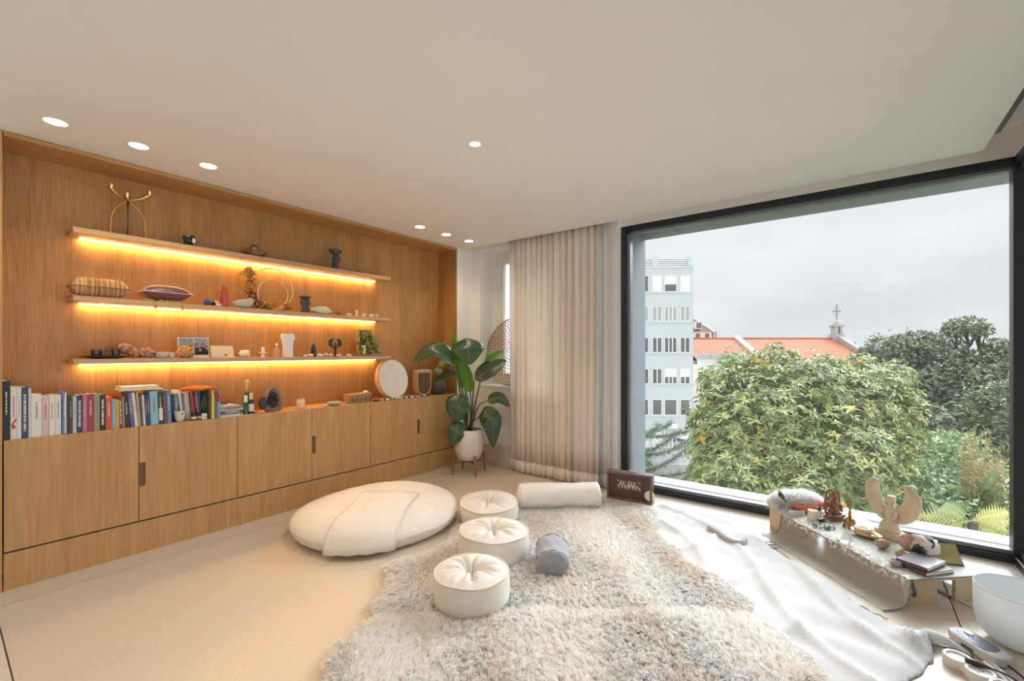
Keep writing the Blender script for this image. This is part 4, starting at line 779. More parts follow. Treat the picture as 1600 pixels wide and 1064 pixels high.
# ================================================================ white sheet on the floor
SHT = smooth_poly([(-1.40, 3.82), (-1.15, 3.95), (-0.88, 3.93), (-0.62, 3.72), (-0.42, 3.48), (-0.10, 3.16), (0.16, 2.86), (0.29, 2.82), (0.26, 2.60), (0.14, 2.36), (-0.02, 2.10), (-0.30, 2.15), (-0.75, 2.55), (-1.15, 3.05), (-1.40, 3.45)], n=120, wob=.01)
lo, hi = SHT.min(0), SHT.max(0); g = 0.022; nx, ny = int((hi[0] - lo[0]) / g), int((hi[1] - lo[1]) / g); gx, gy = np.meshgrid(lo[0] + np.arange(nx + 1) * g, lo[1] + np.arange(ny + 1) * g); Q = np.stack([gx.ravel(), gy.ravel()], 1); ins = inside(Q, SHT); ed, nrm = edge_info(Q, SHT)
near = (~ins) & (ed < g * 1.1); Q[near] = Q[near] + nrm[near] * ed[near][:, None]; ins = ins | near; ed[near] = 0
def wr(x, y):
    al = x * .707 - y * .707; ac = x * .707 + y * .707
    w1_ = abs(math.sin(ac * 9 + 1.6 * math.sin(al * 2.6) + .8 * math.sin(ac * 3))) ; w2_ = abs(math.sin(al * 7 + 2.2 * math.sin(ac * 3.1)))
    return .026 * (1 - w1_) ** 4 + .018 * (1 - w2_) ** 6 + .007 * (1 + math.sin(ac * 23 + 4 * math.sin(al * 5))) * .5 + .004 * (1 + mnoise.noise(Vector((x * 9, y * 9, 0))))
idx = -np.ones(len(Q), int); vs = []
for i in range(len(Q)):
    if ins[i]: idx[i] = len(vs); x, y = Q[i]; bn = .05 * math.exp(-((x - .24) ** 2 + (y - 2.76) ** 2) / .006) * (1 + .5 * math.sin(x * 90 + y * 60)); vs.append((x, y, .005 + (wr(x, y) + bn) * min(1, ed[i] / .04)))
fs = [tuple(idx[k] for k in (j * (nx + 1) + i, j * (nx + 1) + i + 1, (j + 1) * (nx + 1) + i + 1, (j + 1) * (nx + 1) + i)) for j in range(ny) for i in range(nx) if all(ins[k] for k in (j * (nx + 1) + i, j * (nx + 1) + i + 1, (j + 1) * (nx + 1) + i + 1, (j + 1) * (nx + 1) + i))]
shm = mat('white_muslin', (0.68, 0.68, 0.68), rough=0.95, bump=.2, bscale=300)
t = thing('floor_sheet', 'crumpled white muslin sheet spread between sheepskins and low table', 'sheet', (0, 0, 0))
MB().add(vs, fs).build('cloth', shm, t, smooth=True, solid=.004)
MB().tube([Vector((.26, 2.80, .03)), Vector((.30, 2.825, .035)), Vector((.345, 2.835, .022)), Vector((.385, 2.83, .010)), Vector((.42, 2.80, .006))], [.045, .038, .024, .012, .004], seg=14, flat=.75).build('twisted_corner', shm, t, smooth=True, sub=1)
# rope of rolled white yarn on it
tag(MB().tube(interp([onz(1105, 822, .03), onz(1122, 832, .03), onz(1140, 844, .03), onz(1158, 848, .03), onz(1166, 842, .03)], 24), [.004] + [.016] * 22 + [.006], seg=10).build('yarn_roll', mat('grey_wool', (.52, .50, .46), rough=1, bump=.5, bscale=90), smooth=True), 'curled roll of pale grey wool lying on the white sheet', 'wool roll')
# small inlaid wooden case standing by the window
cA, cB = ony(948, 776, 3.80), ony(1019, 788, 3.86); t = thing('inlaid_case', 'dark brown inlaid wooden case standing upright beside the curtain', 'case', (cA.x, cA.y, 0), math.atan2(cB.y - cA.y, cB.x - cA.x)); Lc = (cB.xy - cA.xy).length; Hc = 0.255
brn = wood('dark_case_wood', (0.075, 0.042, 0.036), (0.12, 0.072, 0.060), grain=(2, 20, 20), knots=False); edgem = mat('case_edge', (0.16, 0.12, 0.11), rough=.4); bone = mat('bone_inlay', (0.82, 0.76, 0.62), rough=.4)
MB().box(0, Lc, 0.008, 0.085, 0, Hc).build('body', brn, t, bevel=.002)
MB().box(0, Lc, -.004, .008, Hc - .02, Hc).box(0, Lc, -.004, .008, 0, .02).box(0, .02, -.004, .008, .02, Hc - .02).box(Lc - .02, Lc, -.004, .008, .02, Hc - .02).build('frame', edgem, t, bevel=.002)
pn = MB().box(.10, Lc - .10, .004, .0085, .10, Hc - .075).build('inlay_field', mat('inlay_brown', (.17, .10, .075), rough=.5), t)
fx = lambda x: .10 + (Lc - .20) * x; fz = lambda z: .10 + (Hc - .175) * z
for (xa, za, xb, zb) in ((.02, .3, .12, .65), (.15, .55, .16, .95), (.20, .2, .22, .6), (.25, .5, .28, .95), (.32, .15, .34, .6), (.43, .15, .44, .6), (.50, .4, .50, .95), (.50, .2, .57, .55), (.60, .45, .61, .95), (.66, .12, .66, .6), (.70, .4, .73, .95), (.78, .12, .79, .6), (.86, .5, .97, .2)):
    MB().tube([(fx(xa), .003, fz(za)), (fx(xb), .003, fz(zb))], .0048, seg=6).build('inlay_bar', bone, t)
for (x, z) in ((.02, .95), (.06, 1.0), (.5, 1.02), (.92, 1.0), (.97, .9), (.06, .1), (.5, .05), (.96, .08)): MB().ell((fx(x), .002, fz(z)), (.004, .002, .004), seg=8, rings=5).build('inlay_dot', bone, t)
MB().lathe([(0, 0), (.045, 0), (.045, .004), (0, .004)], seg=24, M=T(Lc - .022, .006, .075) @ R(90, 'X')).build('inlay_half_moon', bone, t)
MB().tube([(Lc * .45, .05, Hc), (Lc * .47, .05, Hc + .012), (Lc * .6, .05, Hc + .012), (Lc * .62, .05, Hc)], .004, seg=6).build('handle', mat('tarnished_brass', (.45, .36, .2), rough=.4, metal=.9), t)
# ================================================================ things on the shelves
brass = mat('brass', (0.70, 0.50, 0.17), rough=0.25, metal=1.0); blackm = mat('black_stone', (0.025, 0.024, 0.026), rough=0.35, spec=.5)
dgrey = mat('dark_grey_stone', (0.075, 0.075, 0.085), rough=.55, var=.3, vscale=40); ivory = mat('ivory_stone', (0.80, 0.73, 0.64), rough=.6, var=.1, vscale=30); pinkst = mat('pinkish_stone', (0.66, 0.50, 0.40), rough=.7, var=.2, vscale=40)
brownst = mat('brown_wood', (0.22, 0.10, 0.055), rough=.5, var=.3, vscale=25); wht = mat('white_plaster_cast', (0.86, 0.85, 0.83), rough=.55)
def shp(u, k, X): p = onx(u, HOR, X); return Vector((X, p.y, SHZ[k]))
def yy(u, X): return onx(u, HOR, X).y
def zz(u, v, X): return onx(u, v, X).z
def rad(px, u, loc): return 0.5 * px * mpp(loc) * math.cos(math.atan((u - 800) / FPX))
def stone(label, u, px, k, X, m, h=None, cat='stone', seed=1, group=None, name='pebble'):
    l = shp(u, k, X) if k is not None else Vector((X, yy(u, X), TOPZ)); r = rad(px, u, l); hh = (h * mpp(l) / 2) if h else r * .6
    return tag(MB().ell((0, 0, hh * .92), (r * .8, r, hh), nz=.35, fq=2.2, seed=seed, flat=-.9, seg=14, rings=9).build(name, m, smooth=True, loc=l), label, cat, group)
# --- top shelf: candelabra
X = -3.975; L = shp(199, 0, X); t = thing('candelabra', 'brass three-armed candelabra with arched legs on the top shelf', 'candelabra', L)
P = lambda u, v, dx=0.0: Vector((dx, yy(u, X) - L.y, zz(u, v, X) - L.z))
hub = P(200, 313)
for e, dx in ((P(170.5, 372), .03), (P(226, 380), .03)):
    e = Vector((dx, e.y, 0.004)); m_ = hub.lerp(e, .42); m_ = Vector((dx * .6, m_.y + (e.y) * .42, hub.z * .62))
    MB().tube(interp([hub, m_, e], 14), .0055, seg=8).build('leg', brass, t, smooth=True)
for (u, v, dx) in ((171, 297, .05), (231, 307, .04), (197, 309, .03)):
    e = P(u, v); e.x = dx; c_mid = hub.lerp(e, .55) + Vector((0, 0, -.012)); MB().tube(interp([hub, c_mid, e], 12), [.0035 + .001 * q for q in range(12)], seg=8).build('arm', brass, t, smooth=True)
    MB().lathe([(0, -.006), (.009, -.004), (.012, .008), (.0165, .024), (.0165, .028), (.013, .028), (.010, .01), (0, .01)], seg=16, M=T(*e)).build('candle_cup', brass, t, smooth=True, angle=50)
MB().tube([(0, hub.y, hub.z), (-.01, hub.y, .004)], .005, seg=8).build('centre_post', mat('brass_dark', (.25, .16, .06), rough=.4, metal=1), t, smooth=True)
MB().ell(hub, (.014, .014, .007), seg=14, rings=8).build('hub', brass, t, smooth=True)
L = shp(294, 0, -3.95); t = thing('animal_figurine', 'small black animal figurine with white trim on the top shelf', 'figurine', L)
k_ = mpp(L); MB().ell((0, 0, 9 * k_), (5 * k_, 6 * k_, 5 * k_), nz=.2).ell((.01, 5 * k_, 14 * k_), (3.5 * k_, 3.5 * k_, 4 * k_)).ell((0, -5 * k_, 13 * k_), (3 * k_, 3 * k_, 3.5 * k_)).build('body', blackm, t, smooth=True)
for y in (-5, -1.5, 2, 6): MB().tube([(.004, y * k_, 0), (0, y * k_ * .9, 8 * k_)], [2 * k_, 1.7 * k_], seg=8).build('leg', blackm, t, smooth=True)
MB().ell((.022, 6 * k_, 9 * k_), (2.4 * k_, 2.4 * k_, 4 * k_)).build('chest_patch', wht, t, smooth=True)
L = shp(398, 0, -3.96); k_ = mpp(L); tag(MB().lathe([(0, 0), (9 * k_, 0), (16 * k_, 3 * k_), (18 * k_, 7 * k_), (17 * k_, 7.5 * k_), (12 * k_, 4 * k_), (0, 3 * k_)], seg=28, wob=lambda a, z: 1 + .12 * math.cos(2 * a)).build('wooden_dish', brownst, smooth=True, loc=L), 'shallow brown wooden dish on the top shelf', 'dish')
t = thing('incense_burner', 'round silver incense ball with finial sitting in the wooden dish', 'ornament', L + Vector((0, 0, 3 * k_)))
silver = mat('tarnished_silver', (.38, .35, .30), rough=.35, metal=.9, var=.3, vscale=60)
MB().lathe([(0, .3 * k_), (4 * k_, .6 * k_), (6 * k_, 4 * k_), (7 * k_, 9 * k_), (6 * k_, 13 * k_), (3 * k_, 16 * k_), (1.5 * k_, 17 * k_), (0, 17 * k_)], seg=20).build('bowl', silver, t, smooth=True)
MB().lathe([(1.2 * k_, 16.5 * k_), (2 * k_, 18 * k_), (.8 * k_, 20 * k_), (1.2 * k_, 21.5 * k_), (0, 25 * k_)], seg=12).build('finial', silver, t, smooth=True)
MB().tube([(7.1 * k_ * math.cos(a), 7.1 * k_ * math.sin(a), 9 * k_) for a in np.linspace(0, 2 * PI, 21)], .7 * k_, seg=6).build('band', brass, t, smooth=True)
L = shp(524, 0, -3.94); k_ = mpp(L); t = thing('carved_goblet', 'dark carved figure holding up a wide cup on the top shelf', 'goblet', L)
MB().lathe([(0, 0), (6 * k_, 0), (6 * k_, 3 * k_), (4 * k_, 6 * k_), (5 * k_, 12 * k_), (4.4 * k_, 17 * k_), (3 * k_, 19 * k_), (2 * k_, 21 * k_)], seg=14, wob=lambda a, z: 1 + .12 * math.sin(3 * a + z * 60)).ell((1 * k_, 0, 20 * k_), (3.4 * k_, 3.4 * k_, 4 * k_)).build('figure', dgrey, t, smooth=True)
for s in (-1, 1): MB().tube([(2 * k_, s * 4.5 * k_, 14 * k_), (4.5 * k_, s * 5 * k_, 18 * k_), (2 * k_, s * 3 * k_, 23 * k_)], 1.3 * k_, seg=7).build('arm', dgrey, t, smooth=True)
MB().lathe([(0, 22 * k_), (4 * k_, 22.5 * k_), (9 * k_, 27 * k_), (10 * k_, 30 * k_), (9.3 * k_, 30 * k_), (8 * k_, 28 * k_), (0, 25 * k_)], seg=22).build('cup', dgrey, t, smooth=True)
# --- middle shelf
def pillow(name, label, l, ly, lx, h, m, tilt=0.0, full=2.6, rz=0.0):
    t = thing(name, label, 'pillow', l, rz); vs = []; fs = []; nu, nv = 22, 12
    for sgn in (1, -1):
        for j in range(nv + 1):
            for i in range(nu + 1):
                a, b = i / nu * 2 - 1, j / nv * 2 - 1; th_ = (1 - abs(a) ** full) ** .5 * (1 - abs(b) ** 2.6) ** .55; pin = 1 - .10 * (1 - abs(a)) * abs(b) - 0
                vs.append((b * lx / 2 * (1 - .07 * (1 - abs(a) ** 2)), a * ly / 2 * (1 - .06 * (1 - abs(b) ** 2)), h / 2 + sgn * h / 2 * th_ + tilt * a * ly / 2))
    g = (nu + 1) * (nv + 1)
    for j in range(nv):
        for i in range(nu): q = j * (nu + 1) + i; f = (q, q + 1, q + nu + 2, q + nu + 1); fs.append(f); fs.append(tuple(g + k for k in reversed(f)))
    MB().add(vs, fs).build('cover', m, t, smooth=True)
    rim = [vs[i] for i in range(nu + 1)] + [vs[j * (nu + 1) + nu] for j in range(1, nv + 1)] + [vs[nv * (nu + 1) + i] for i in range(nu - 1, -1, -1)] + [vs[j * (nu + 1)] for j in range(nv - 1, -1, -1)]
    return t, rim
tx = mat('striped_ikat', (0.62, 0.42, 0.20), rough=.85, col2=(0.33, 0.15, 0.07), stretch=(1.5, 55, 1.5), vscale=1.2, contrast=(.42, .58), detail=2)
ya, yb = yy(107, -3.96), yy(200, -3.96); l = shp(150, 1, -3.97); l.y = (ya + yb) / 2; l.z += .006
t, rim = pillow('striped_pillow', 'gold and brown striped cushion lying at the left end of the middle shelf', l, yb - ya, .15, .125, tx, full=7.0); MB().tube(rim, .003, seg=5).build('edge_cord', brownst, t, smooth=True)
silk = mat('rose_silk', (0.45, 0.13, 0.14), rough=.45, col2=(.60, .35, .33), vscale=9, stretch=(1, 3, 1))
t = thing('silk_scarf', 'folded rose silk scarf under the striped cushion', 'scarf', (-3.972, (ya + yy(222, -3.9)) / 2, SHZ[1])); hl = (yy(222, -3.9) - ya) / 2
MB().box(-.085, .075, -hl, hl, .0005, .0035).box(-.08, .077, -hl + .01, hl - .05, .0035, .0065).build('cloth', silk, t, bevel=.001)
MB().tube([(.05, -hl, .003), (.02, -hl - .03, .004), (-.03, -hl - .045, -.004)], [.004, .0035, .001], seg=6, flat=.4).build('tassel_end', silk, t)
satin = mat('plum_satin', (0.16, 0.045, 0.075), rough=.28, sheen=.4, var=.25, vscale=14, stretch=(1, 3, 6)); ya, yb = yy(219, -3.95), yy(297, -3.95); l = Vector((-3.965, (ya + yb) / 2, SHZ[1] + .010))
t, rim = pillow('satin_pillow', 'plum satin cushion with pale piping on the middle shelf', l, yb - ya, .16, .118, satin); MB().tube(rim, .0028, seg=5).build('piping', mat('pale_piping', (.75, .50, .42), rough=.4), t, smooth=True)
t = thing('tasselled_runner', 'gold tasselled cloth under the plum cushion hanging over the shelf edge', 'runner', (-3.96, (yy(223, -3.9) + yy(287, -3.9)) / 2, SHZ[1])); hl = (yy(287, -3.9) - yy(223, -3.9)) / 2; gold = mat('gold_thread', (.52, .33, .07), rough=.6, bump=.6, bscale=120)
MB().box(-.08, .066, -hl, hl, .0005, .006).build('cloth', gold, t, bevel=.002)
for u in (243, 285):
    y = yy(u, -3.885) - t.location.y; tb = MB(); tb.tube([(.062, y, .006), (.073, y, .004), (.076, y, -.012), (.076, y, -.02)], .003, seg=6); tb.lathe([(.003, -.016), (.007, -.02), (.005, -.026), (.009, -.05), (.008, -.052), (0, -.052)], seg=10, M=T(.0785, y, 0)); tb.build('tassel', gold, t, smooth=True)
for u in (229, 236, 252, 262, 270, 278): y = yy(u, -3.9) - t.location.y; MB().ell((.062, y, .008), (.006, .016, .006), nz=.3, seed=u).build('fringe_knot', gold, t, smooth=True)
blue = mat('blue_felt', (.045, .10, .28), rough=.9, bump=.4, bscale=90)
for u, px, m, lb in ((323.5, 13, blue, 'bright blue felt ball on the middle shelf'), (333, 9, mat('navy_felt', (.02, .035, .10), rough=.9), 'small navy felt ball beside the blue one')):
    l = shp(u, 1, -3.93); r = rad(px, u, l); tag(MB().ell((0, 0, r * .95), (r, r, r), nz=.08, fq=4, flat=-.95).build('felt_ball', m, smooth=True, loc=l), lb, 'ball')
stone('grey-beige pebble behind the navy felt ball', 338, 10, 1, -3.99, pinkst, 10, seed=4); stone('flat pale stone in front of the red crystal', 342, 10, 1, -3.915, ivory, 4, seed=6)
l = shp(350, 1, -3.945); k_ = mpp(l); t = thing('crystal_point', 'standing red crystal point on the middle shelf', 'crystal', l, .3); rc = mat('red_crystal', (.42, .055, .045), rough=.12, coat=.6, var=.3, vscale=20)
MB().lathe([(5 * k_, 0), (5.2 * k_, 24 * k_), (0, 37 * k_)], seg=6).build('crystal', rc, t); MB().lathe([(5.8 * k_, 0), (5.6 * k_, 3 * k_)], seg=6).build('foot', rc, t)
l = shp(383, 1, -3.93); k_ = mpp(l); t = thing('crystal_cluster', 'open white druse stone lying left of the hoop wreath', 'stone', l, .2)
dr_ = mat('white_druse', (.70, .62, .55), rough=.7, bump=1, bscale=140, var=.2, vscale=70); MB().lathe([(0, 0), (9 * k_, 0), (13 * k_, 4 * k_), (14 * k_, 9 * k_), (12 * k_, 9 * k_), (8 * k_, 5 * k_), (0, 4 * k_)], seg=22, M=R(-25, 'Y') @ T(0, 0, 1.2 * k_), wob=lambda a, z: 1 + .18 * math.sin(3 * a) + .07 * math.sin(7 * a)).build('shell', dr_, t, smooth=True)
MB().ell((.01, -.005, 6 * k_), (7 * k_, 9 * k_, 4.5 * k_), nz=.5, fq=7).build('crystals', dr_, t, smooth=True)
# hoop wreath
X = -3.955; l = shp(425, 1, X); t = thing('hoop_wreath', 'double gold hoop wreath with dried orange flowers on the middle shelf', 'wreath', l); k_ = mpp(l) * .97; gm = mat('gold_wire', (.88, .70, .36), rough=.45, metal=.7)
cz1 = zz(425, 454, X) - l.z; r1 = cz1 - .003 if False else zz(425, 421.5, X) - l.z - cz1; cz1 = max(cz1, r1 + .003); yk = (yy(458, X) - yy(425, X)) / r1
ring = lambda cy, cz, r: [(0, cy + r * math.cos(a), cz + r * math.sin(a)) for a in np.linspace(0, 2 * PI, 49)]
MB().tube(ring(0, cz1, r1), .0042, seg=7).build('outer_hoop', gm, t, smooth=True); MB().tube(ring(.01, cz1 - r1 * .22, r1 * .70), .0036, seg=7).build('inner_hoop', gm, t, smooth=True)
cols = [mat('dried_' + n, c, rough=.9) for n, c in (('orange', (.62, .25, .04)), ('gold', (.65, .42, .10)), ('rust', (.35, .10, .035)), ('brown', (.10, .05, .03)), ('plum', (.06, .035, .05)), ('sage', (.22, .22, .10)))]
def sprig(t, p, n, spread, ll, ms, nm='dried_flower', dirb=(0, 0, 0)):
    mb = MB()
    for q in range(n):
        c = Vector(p) + Vector((rnd.gauss(0, spread * .5), rnd.gauss(0, spread), rnd.gauss(0, spread))); c.z = max(c.z, .004); d = (Vector(unit(1)[0]) + Vector(dirb)).normalized(); s_ = d.cross(Vector(unit(1)[0])).normalized(); L_ = ll * rnd.uniform(.6, 1.3); e = c + d * L_; e.z = max(e.z, .002)
        mb.add([c, c.lerp(e, .5) + s_ * L_ * .22, e, c.lerp(e, .5) - s_ * L_ * .22], [(0, 1, 2), (0, 2, 3)], mi=rnd.randrange(len(ms)))
    return tag(mb.build(nm, ms, t), kind='stuff')
a0 = [math.radians(a) for a in (165, 180, 195, 208, 220, 232, 244, 256, 268)]
for q, a in enumerate(a0): sprig(t, (0, r1 * math.cos(a) * 1.0, cz1 + r1 * math.sin(a) * .95), 60, .016 + .004 * (q > 2), .03, [cols[0], cols[1], cols[2]] if q < 2 else [cols[2], cols[3], cols[4], cols[0], cols[5]] if q < 6 else [cols[0], cols[2], cols[5], cols[1]])
sprig(t, (0, -r1 * 1.02, cz1 + r1 * .55), 110, .02, .05, [cols[1], cols[0]], 'dried_grass', (0, -.3, .9)); sprig(t, (0, r1 * .72, cz1 - r1 * .82), 90, .014, .03, [cols[0], cols[2], cols[1]])
# dark carved head, white fleece stone and small finds
l = shp(477, 1, -3.93); k_ = mpp(l); t = thing('stone_bust', 'dark carved stone head with flat headdress right of the wreath', 'sculpture', l)
MB().lathe([(0, 0), (6 * k_, 0), (6.5 * k_, 5 * k_), (5.2 * k_, 9 * k_), (7 * k_, 14 * k_), (6.5 * k_, 20 * k_), (5 * k_, 23 * k_), (0, 23.5 * k_)], seg=14, wob=lambda a, z: 1 + .14 * math.sin(4 * a + z * 120)).build('head', dgrey, t, smooth=True)
MB().lathe([(0, 22.5 * k_), (8.5 * k_, 23 * k_), (9.2 * k_, 25 * k_), (0, 26 * k_)], seg=16).build('headdress', dgrey, t, smooth=True); MB().ell((6.6 * k_, 0, 15 * k_), (2 * k_, 1.4 * k_, 3.4 * k_)).build('nose', dgrey, t, smooth=True)
for s in (-1, 1): MB().ell((5.6 * k_, s * 2.6 * k_, 18 * k_), (1.4 * k_, 1.6 * k_, 1.1 * k_)).build('eye', blackm, t, smooth=True)
stone('large smooth white stone on the middle shelf', 502, 34, 1, -3.94, mat('white_stone', (.84, .78, .70), rough=.6), 12, seed=2, name='rounded_stone')
for u, px, h, m, lb in ((530, 7, 6, brownst, 'tiny brown shell on the middle shelf left of the small candle'), (545, 10, 4, ivory, 'flat pale pebble left of the small white candle'), (568, 8, 5, ivory, 'small pale pebble right of the small white candle'), (580, 9, 5, ivory, 'pale pebble near the right end of the middle shelf'), (588, 7, 6, pinkst, 'last pinkish pebble at the right end of the middle shelf')): stone(lb, u, px, 1, -3.925, m, h, seed=int(u))
l = shp(557, 1, -3.93); k_ = mpp(l); t = thing('small_candle', 'small white candle stub standing on the middle shelf', 'candle', l); MB().lathe([(0, 0), (2 * k_, 0), (2 * k_, 10 * k_), (0, 10.5 * k_)], seg=14).build('wax', ivory, t, smooth=True, angle=50); MB().tube([(0, 0, 10 * k_), (0, .001, 12.5 * k_)], .3 * k_, seg=5).build('wick', blackm, t)
# --- lowest shelf
l = shp(165, 2, -3.985); k_ = mpp(l); hw = (yy(205, -3.98) - yy(125, -3.98)) / 2; dkw = mat('ebony_dish', (.055, .04, .032), rough=.4)
tag(MB().lathe([(0, 0), (hw * .5, 0), (hw, .016), (hw, .019), (hw * .96, .019), (hw * .5, .004), (0, .004)], seg=32, M=Matrix.Diagonal((.095 / hw, 1, 1, 1))).build('serving_tray', dkw, smooth=True, loc=l), 'long dark oval tray on the lowest shelf', 'tray')
for u, lb in ((150, 'left dark glazed cup on the oval tray'), (180, 'right dark glazed cup on the oval tray')):
    c = Vector((-3.975, yy(u, -3.975), SHZ[2] + .004)); r = rad(17 if u == 150 else 15, u, c); h = 13 * mpp(c); tag(MB().lathe([(0, 0), (r * .9, 0), (r, h * .1), (r, h), (r * .92, h), (r * .9, h * .15), (0, h * .15)], seg=26).build('dark_cup', mat('black_glaze', (.025, .028, .032), rough=.2, coat=.5), smooth=True, angle=50, loc=c), lb, 'cup')
c = Vector((-3.97, yy(165, -3.97), SHZ[2] + .006)); t = thing('prayer_beads', 'coil of black prayer beads with gold tassel between the dark cups', 'beads', c)
for q in range(26): a = q * .62; MB().ell((.018 * math.cos(a), .030 * math.sin(a), .006 + .0018 * q), (.0052,) * 3, seg=8, rings=6).build('bead', blackm, t, smooth=True)
MB().tube([(.02, .01, .04), (.03, .02, .03), (.032, .025, .022)], .003, seg=6).build('tassel', brass, t)
dpk = [mat('hydrangea_' + n, c, rough=.95, trans=.2) for n, c in (('pink', (.62, .36, .28)), ('pale', (.75, .50, .40)), ('tan', (.50, .27, .18)))]
def flower_head(label, u, v, px, X, ms, n=240, name='dried_flower_head', z0=None):
    l = shp(u, 2, X); t = thing(name, label, 'dried flower', l); r = .5 * px * mpp(l); zc = max(zz(u, v, X) - l.z, r * .8); mb = MB()
    for q in range(n):
        d = Vector(unit(1)[0]); c = Vector((0, 0, zc)) + Vector((d.x * r * .75, d.y * r, d.z * r * .8)) * rnd.uniform(.7, 1); x, y, _ = frame_from(d + Vector(unit(1)[0]) * .5); s_ = r * .20
        c.z = max(c.z, s_ * .9)
        mb.add([c + x * s_, c + y * s_ + d * s_ * .3, c - x * s_, c - y * s_ + d * s_ * .3], [(0, 1, 2, 3)], mi=rnd.randrange(len(ms)))
    tag(mb.build('petals', ms, t), kind='stuff'); MB().tube([(0, 0, zc), (-.02, .03, .004)], .002, seg=5).build('stem', cols[3], t)
flower_head('tallest pink dried hydrangea head beside the dark cups', 196, 545, 21, -4.0, dpk); flower_head('middle pink dried hydrangea head on the lowest shelf', 212, 551, 18, -3.96, dpk); flower_head('right pink dried hydrangea head beside the pale bowls', 229, 553, 22, -3.95, dpk)
for u, px, h, lb, X in ((252.5, 25, 10, 'larger marbled pale bowl on the lowest shelf', -3.97), (269, 10, 9, 'smaller pale pot beside the marbled bowl', -3.95)):
    c = Vector((X, yy(u, X), SHZ[2])); r = rad(px, u, c); h *= mpp(c); tag(MB().lathe([(0, 0), (r * .7, 0), (r * .96, h * .3), (r, h), (r * .9, h), (r * .85, h * .35), (0, h * .2)], seg=26).build('pale_bowl', mat('marbled_ceramic', (.78, .72, .67), rough=.35, col2=(.55, .47, .43), vscale=25), smooth=True, angle=55, loc=c), lb, 'bowl')
# photograph pair in a white frame (small printed group pictures)
X = -3.985; ya, yb = yy(279, X), yy(327, X); l = Vector((X, ya, SHZ[2])); t = thing('photo_frame', 'white double photo frame with two small group pictures', 'photo frame', l); t.rotation_euler = (0, math.radians(-7), 0); W_, H_ = yb - ya, zz(300, 527, X) - SHZ[2]
MB().box(-.006, .0, 0, W_, .0, H_).build('frame', wht, t, bevel=.001)
skinp, hairp = mat('print_skin', (.55, .33, .24), rough=.6), mat('print_dark', (.035, .028, .03), rough=.6)
for q, (pa, pb, heads) in enumerate(((.02, .5, ((.35, .40), (.72, .46))), (.52, .98, ((.12, .55), (.40, .30), (.62, .58), (.86, .42))))):
    y0, y1 = W_ * pa, W_ * pb; pr_ = MB().box(.0, .0008, y0, y1, H_ * .14, H_ * .97).build('print', mat('print_backdrop', (.15, .19, .25), rough=.5, col2=(.45, .48, .5), vscale=60), t)
    for (a, b) in heads:
        cy, cz = y0 + (y1 - y0) * a, H_ * (.15 + .8 * b); MB().lathe([(0, 0), (.013, 0), (.013, .0004), (0, .0004)], seg=14, M=T(.001, cy, cz + .002) @ R(90, 'Y') @ Matrix.Diagonal((1.15, 1, 1, 1))).build('printed_hair', hairp, pr_)
        MB().lathe([(0, 0), (.0085, 0), (.0085, .0004), (0, .0004)], seg=14, M=T(.0015, cy, cz) @ R(90, 'Y') @ Matrix.Diagonal((1.2, 1, 1, 1))).build('printed_face', skinp, pr_)
        MB().box(.0009, .0014, max(y0, cy - .02), min(y1, cy + .02), H_ * .15, cz - .014 if cz - .014 > H_ * .16 else H_ * .16).build('printed_clothes', hairp, pr_)
MB().box(-.05, -.006, W_ * .45, W_ * .55, .0, .006).build('easel_foot', wht, t)
flower_head('golden dried flower in front of the photo frame', 290, 550, 24, -3.945, [cols[1], dpk[1], mat('dried_amber', (.72, .42, .14), rough=.9)])
X = -3.98; ya, yb = yy(330, X), yy(366, X); H_ = zz(345, 540, X) - SHZ[2]; t = thing('folded_card', 'cream folded card leaning against the wall on the lowest shelf', 'card', (X, ya, SHZ[2])); crm = mat('cream_card', (.83, .72, .50), rough=.8)
MB().plate([(0.004, .001), (yb - ya, .001), (yb - ya - .006, H_ * .9), (yb - ya - .012, H_), (0, H_ * .98)], .003, M=R(-8, 'Y')).build('front_leaf', crm, t); MB().plate([(0.004, .001), (yb - ya, .001), (yb - ya - .01, H_), (0, H_)], .002, M=T(-.035, 0, 0) @ R(8, 'Y')).build('back_leaf', crm, t)
MB().ell((.0015, (yb - ya) * .62, H_ * .22), (.001, .012, .008)).build('printed_motif', mat('print_brown', (.4, .2, .1), rough=.8), t)
tag(MB().box(0, .03, 0, yy(373, -3.93) - yy(338, -3.93), 0, .004).build('paper_slip', mat('white_paper', (.82, .78, .70), rough=.85), loc=(-3.945, yy(338, -3.93), SHZ[2] + .0005)), 'narrow white paper slip lying in front of the cream card', 'paper')
stone('cream lump of stone between card and candle holder', 382, 18, 2, -3.96, ivory, 12, seed=12, name='rounded_stone')
l = shp(411, 2, -3.95); k_ = mpp(l); t = thing('candle_holder', 'small white candle in a saucer holder on the lowest shelf', 'candle holder', l); MB().lathe([(0, 0), (3.5 * k_, 0), (2.6 * k_, 3 * k_), (2 * k_, 6 * k_), (6 * k_, 6.6 * k_), (6 * k_, 8 * k_), (2.8 * k_, 8 * k_), (2.8 * k_, 7.2 * k_), (0, 7.2 * k_)], seg=20).build('saucer', ivory, t, smooth=True, angle=45); MB().lathe([(0, 7 * k_), (2.5 * k_, 7 * k_), (2.4 * k_, 15.5 * k_), (0, 16 * k_)], seg=14).build('candle', wht, t, smooth=True, angle=45)
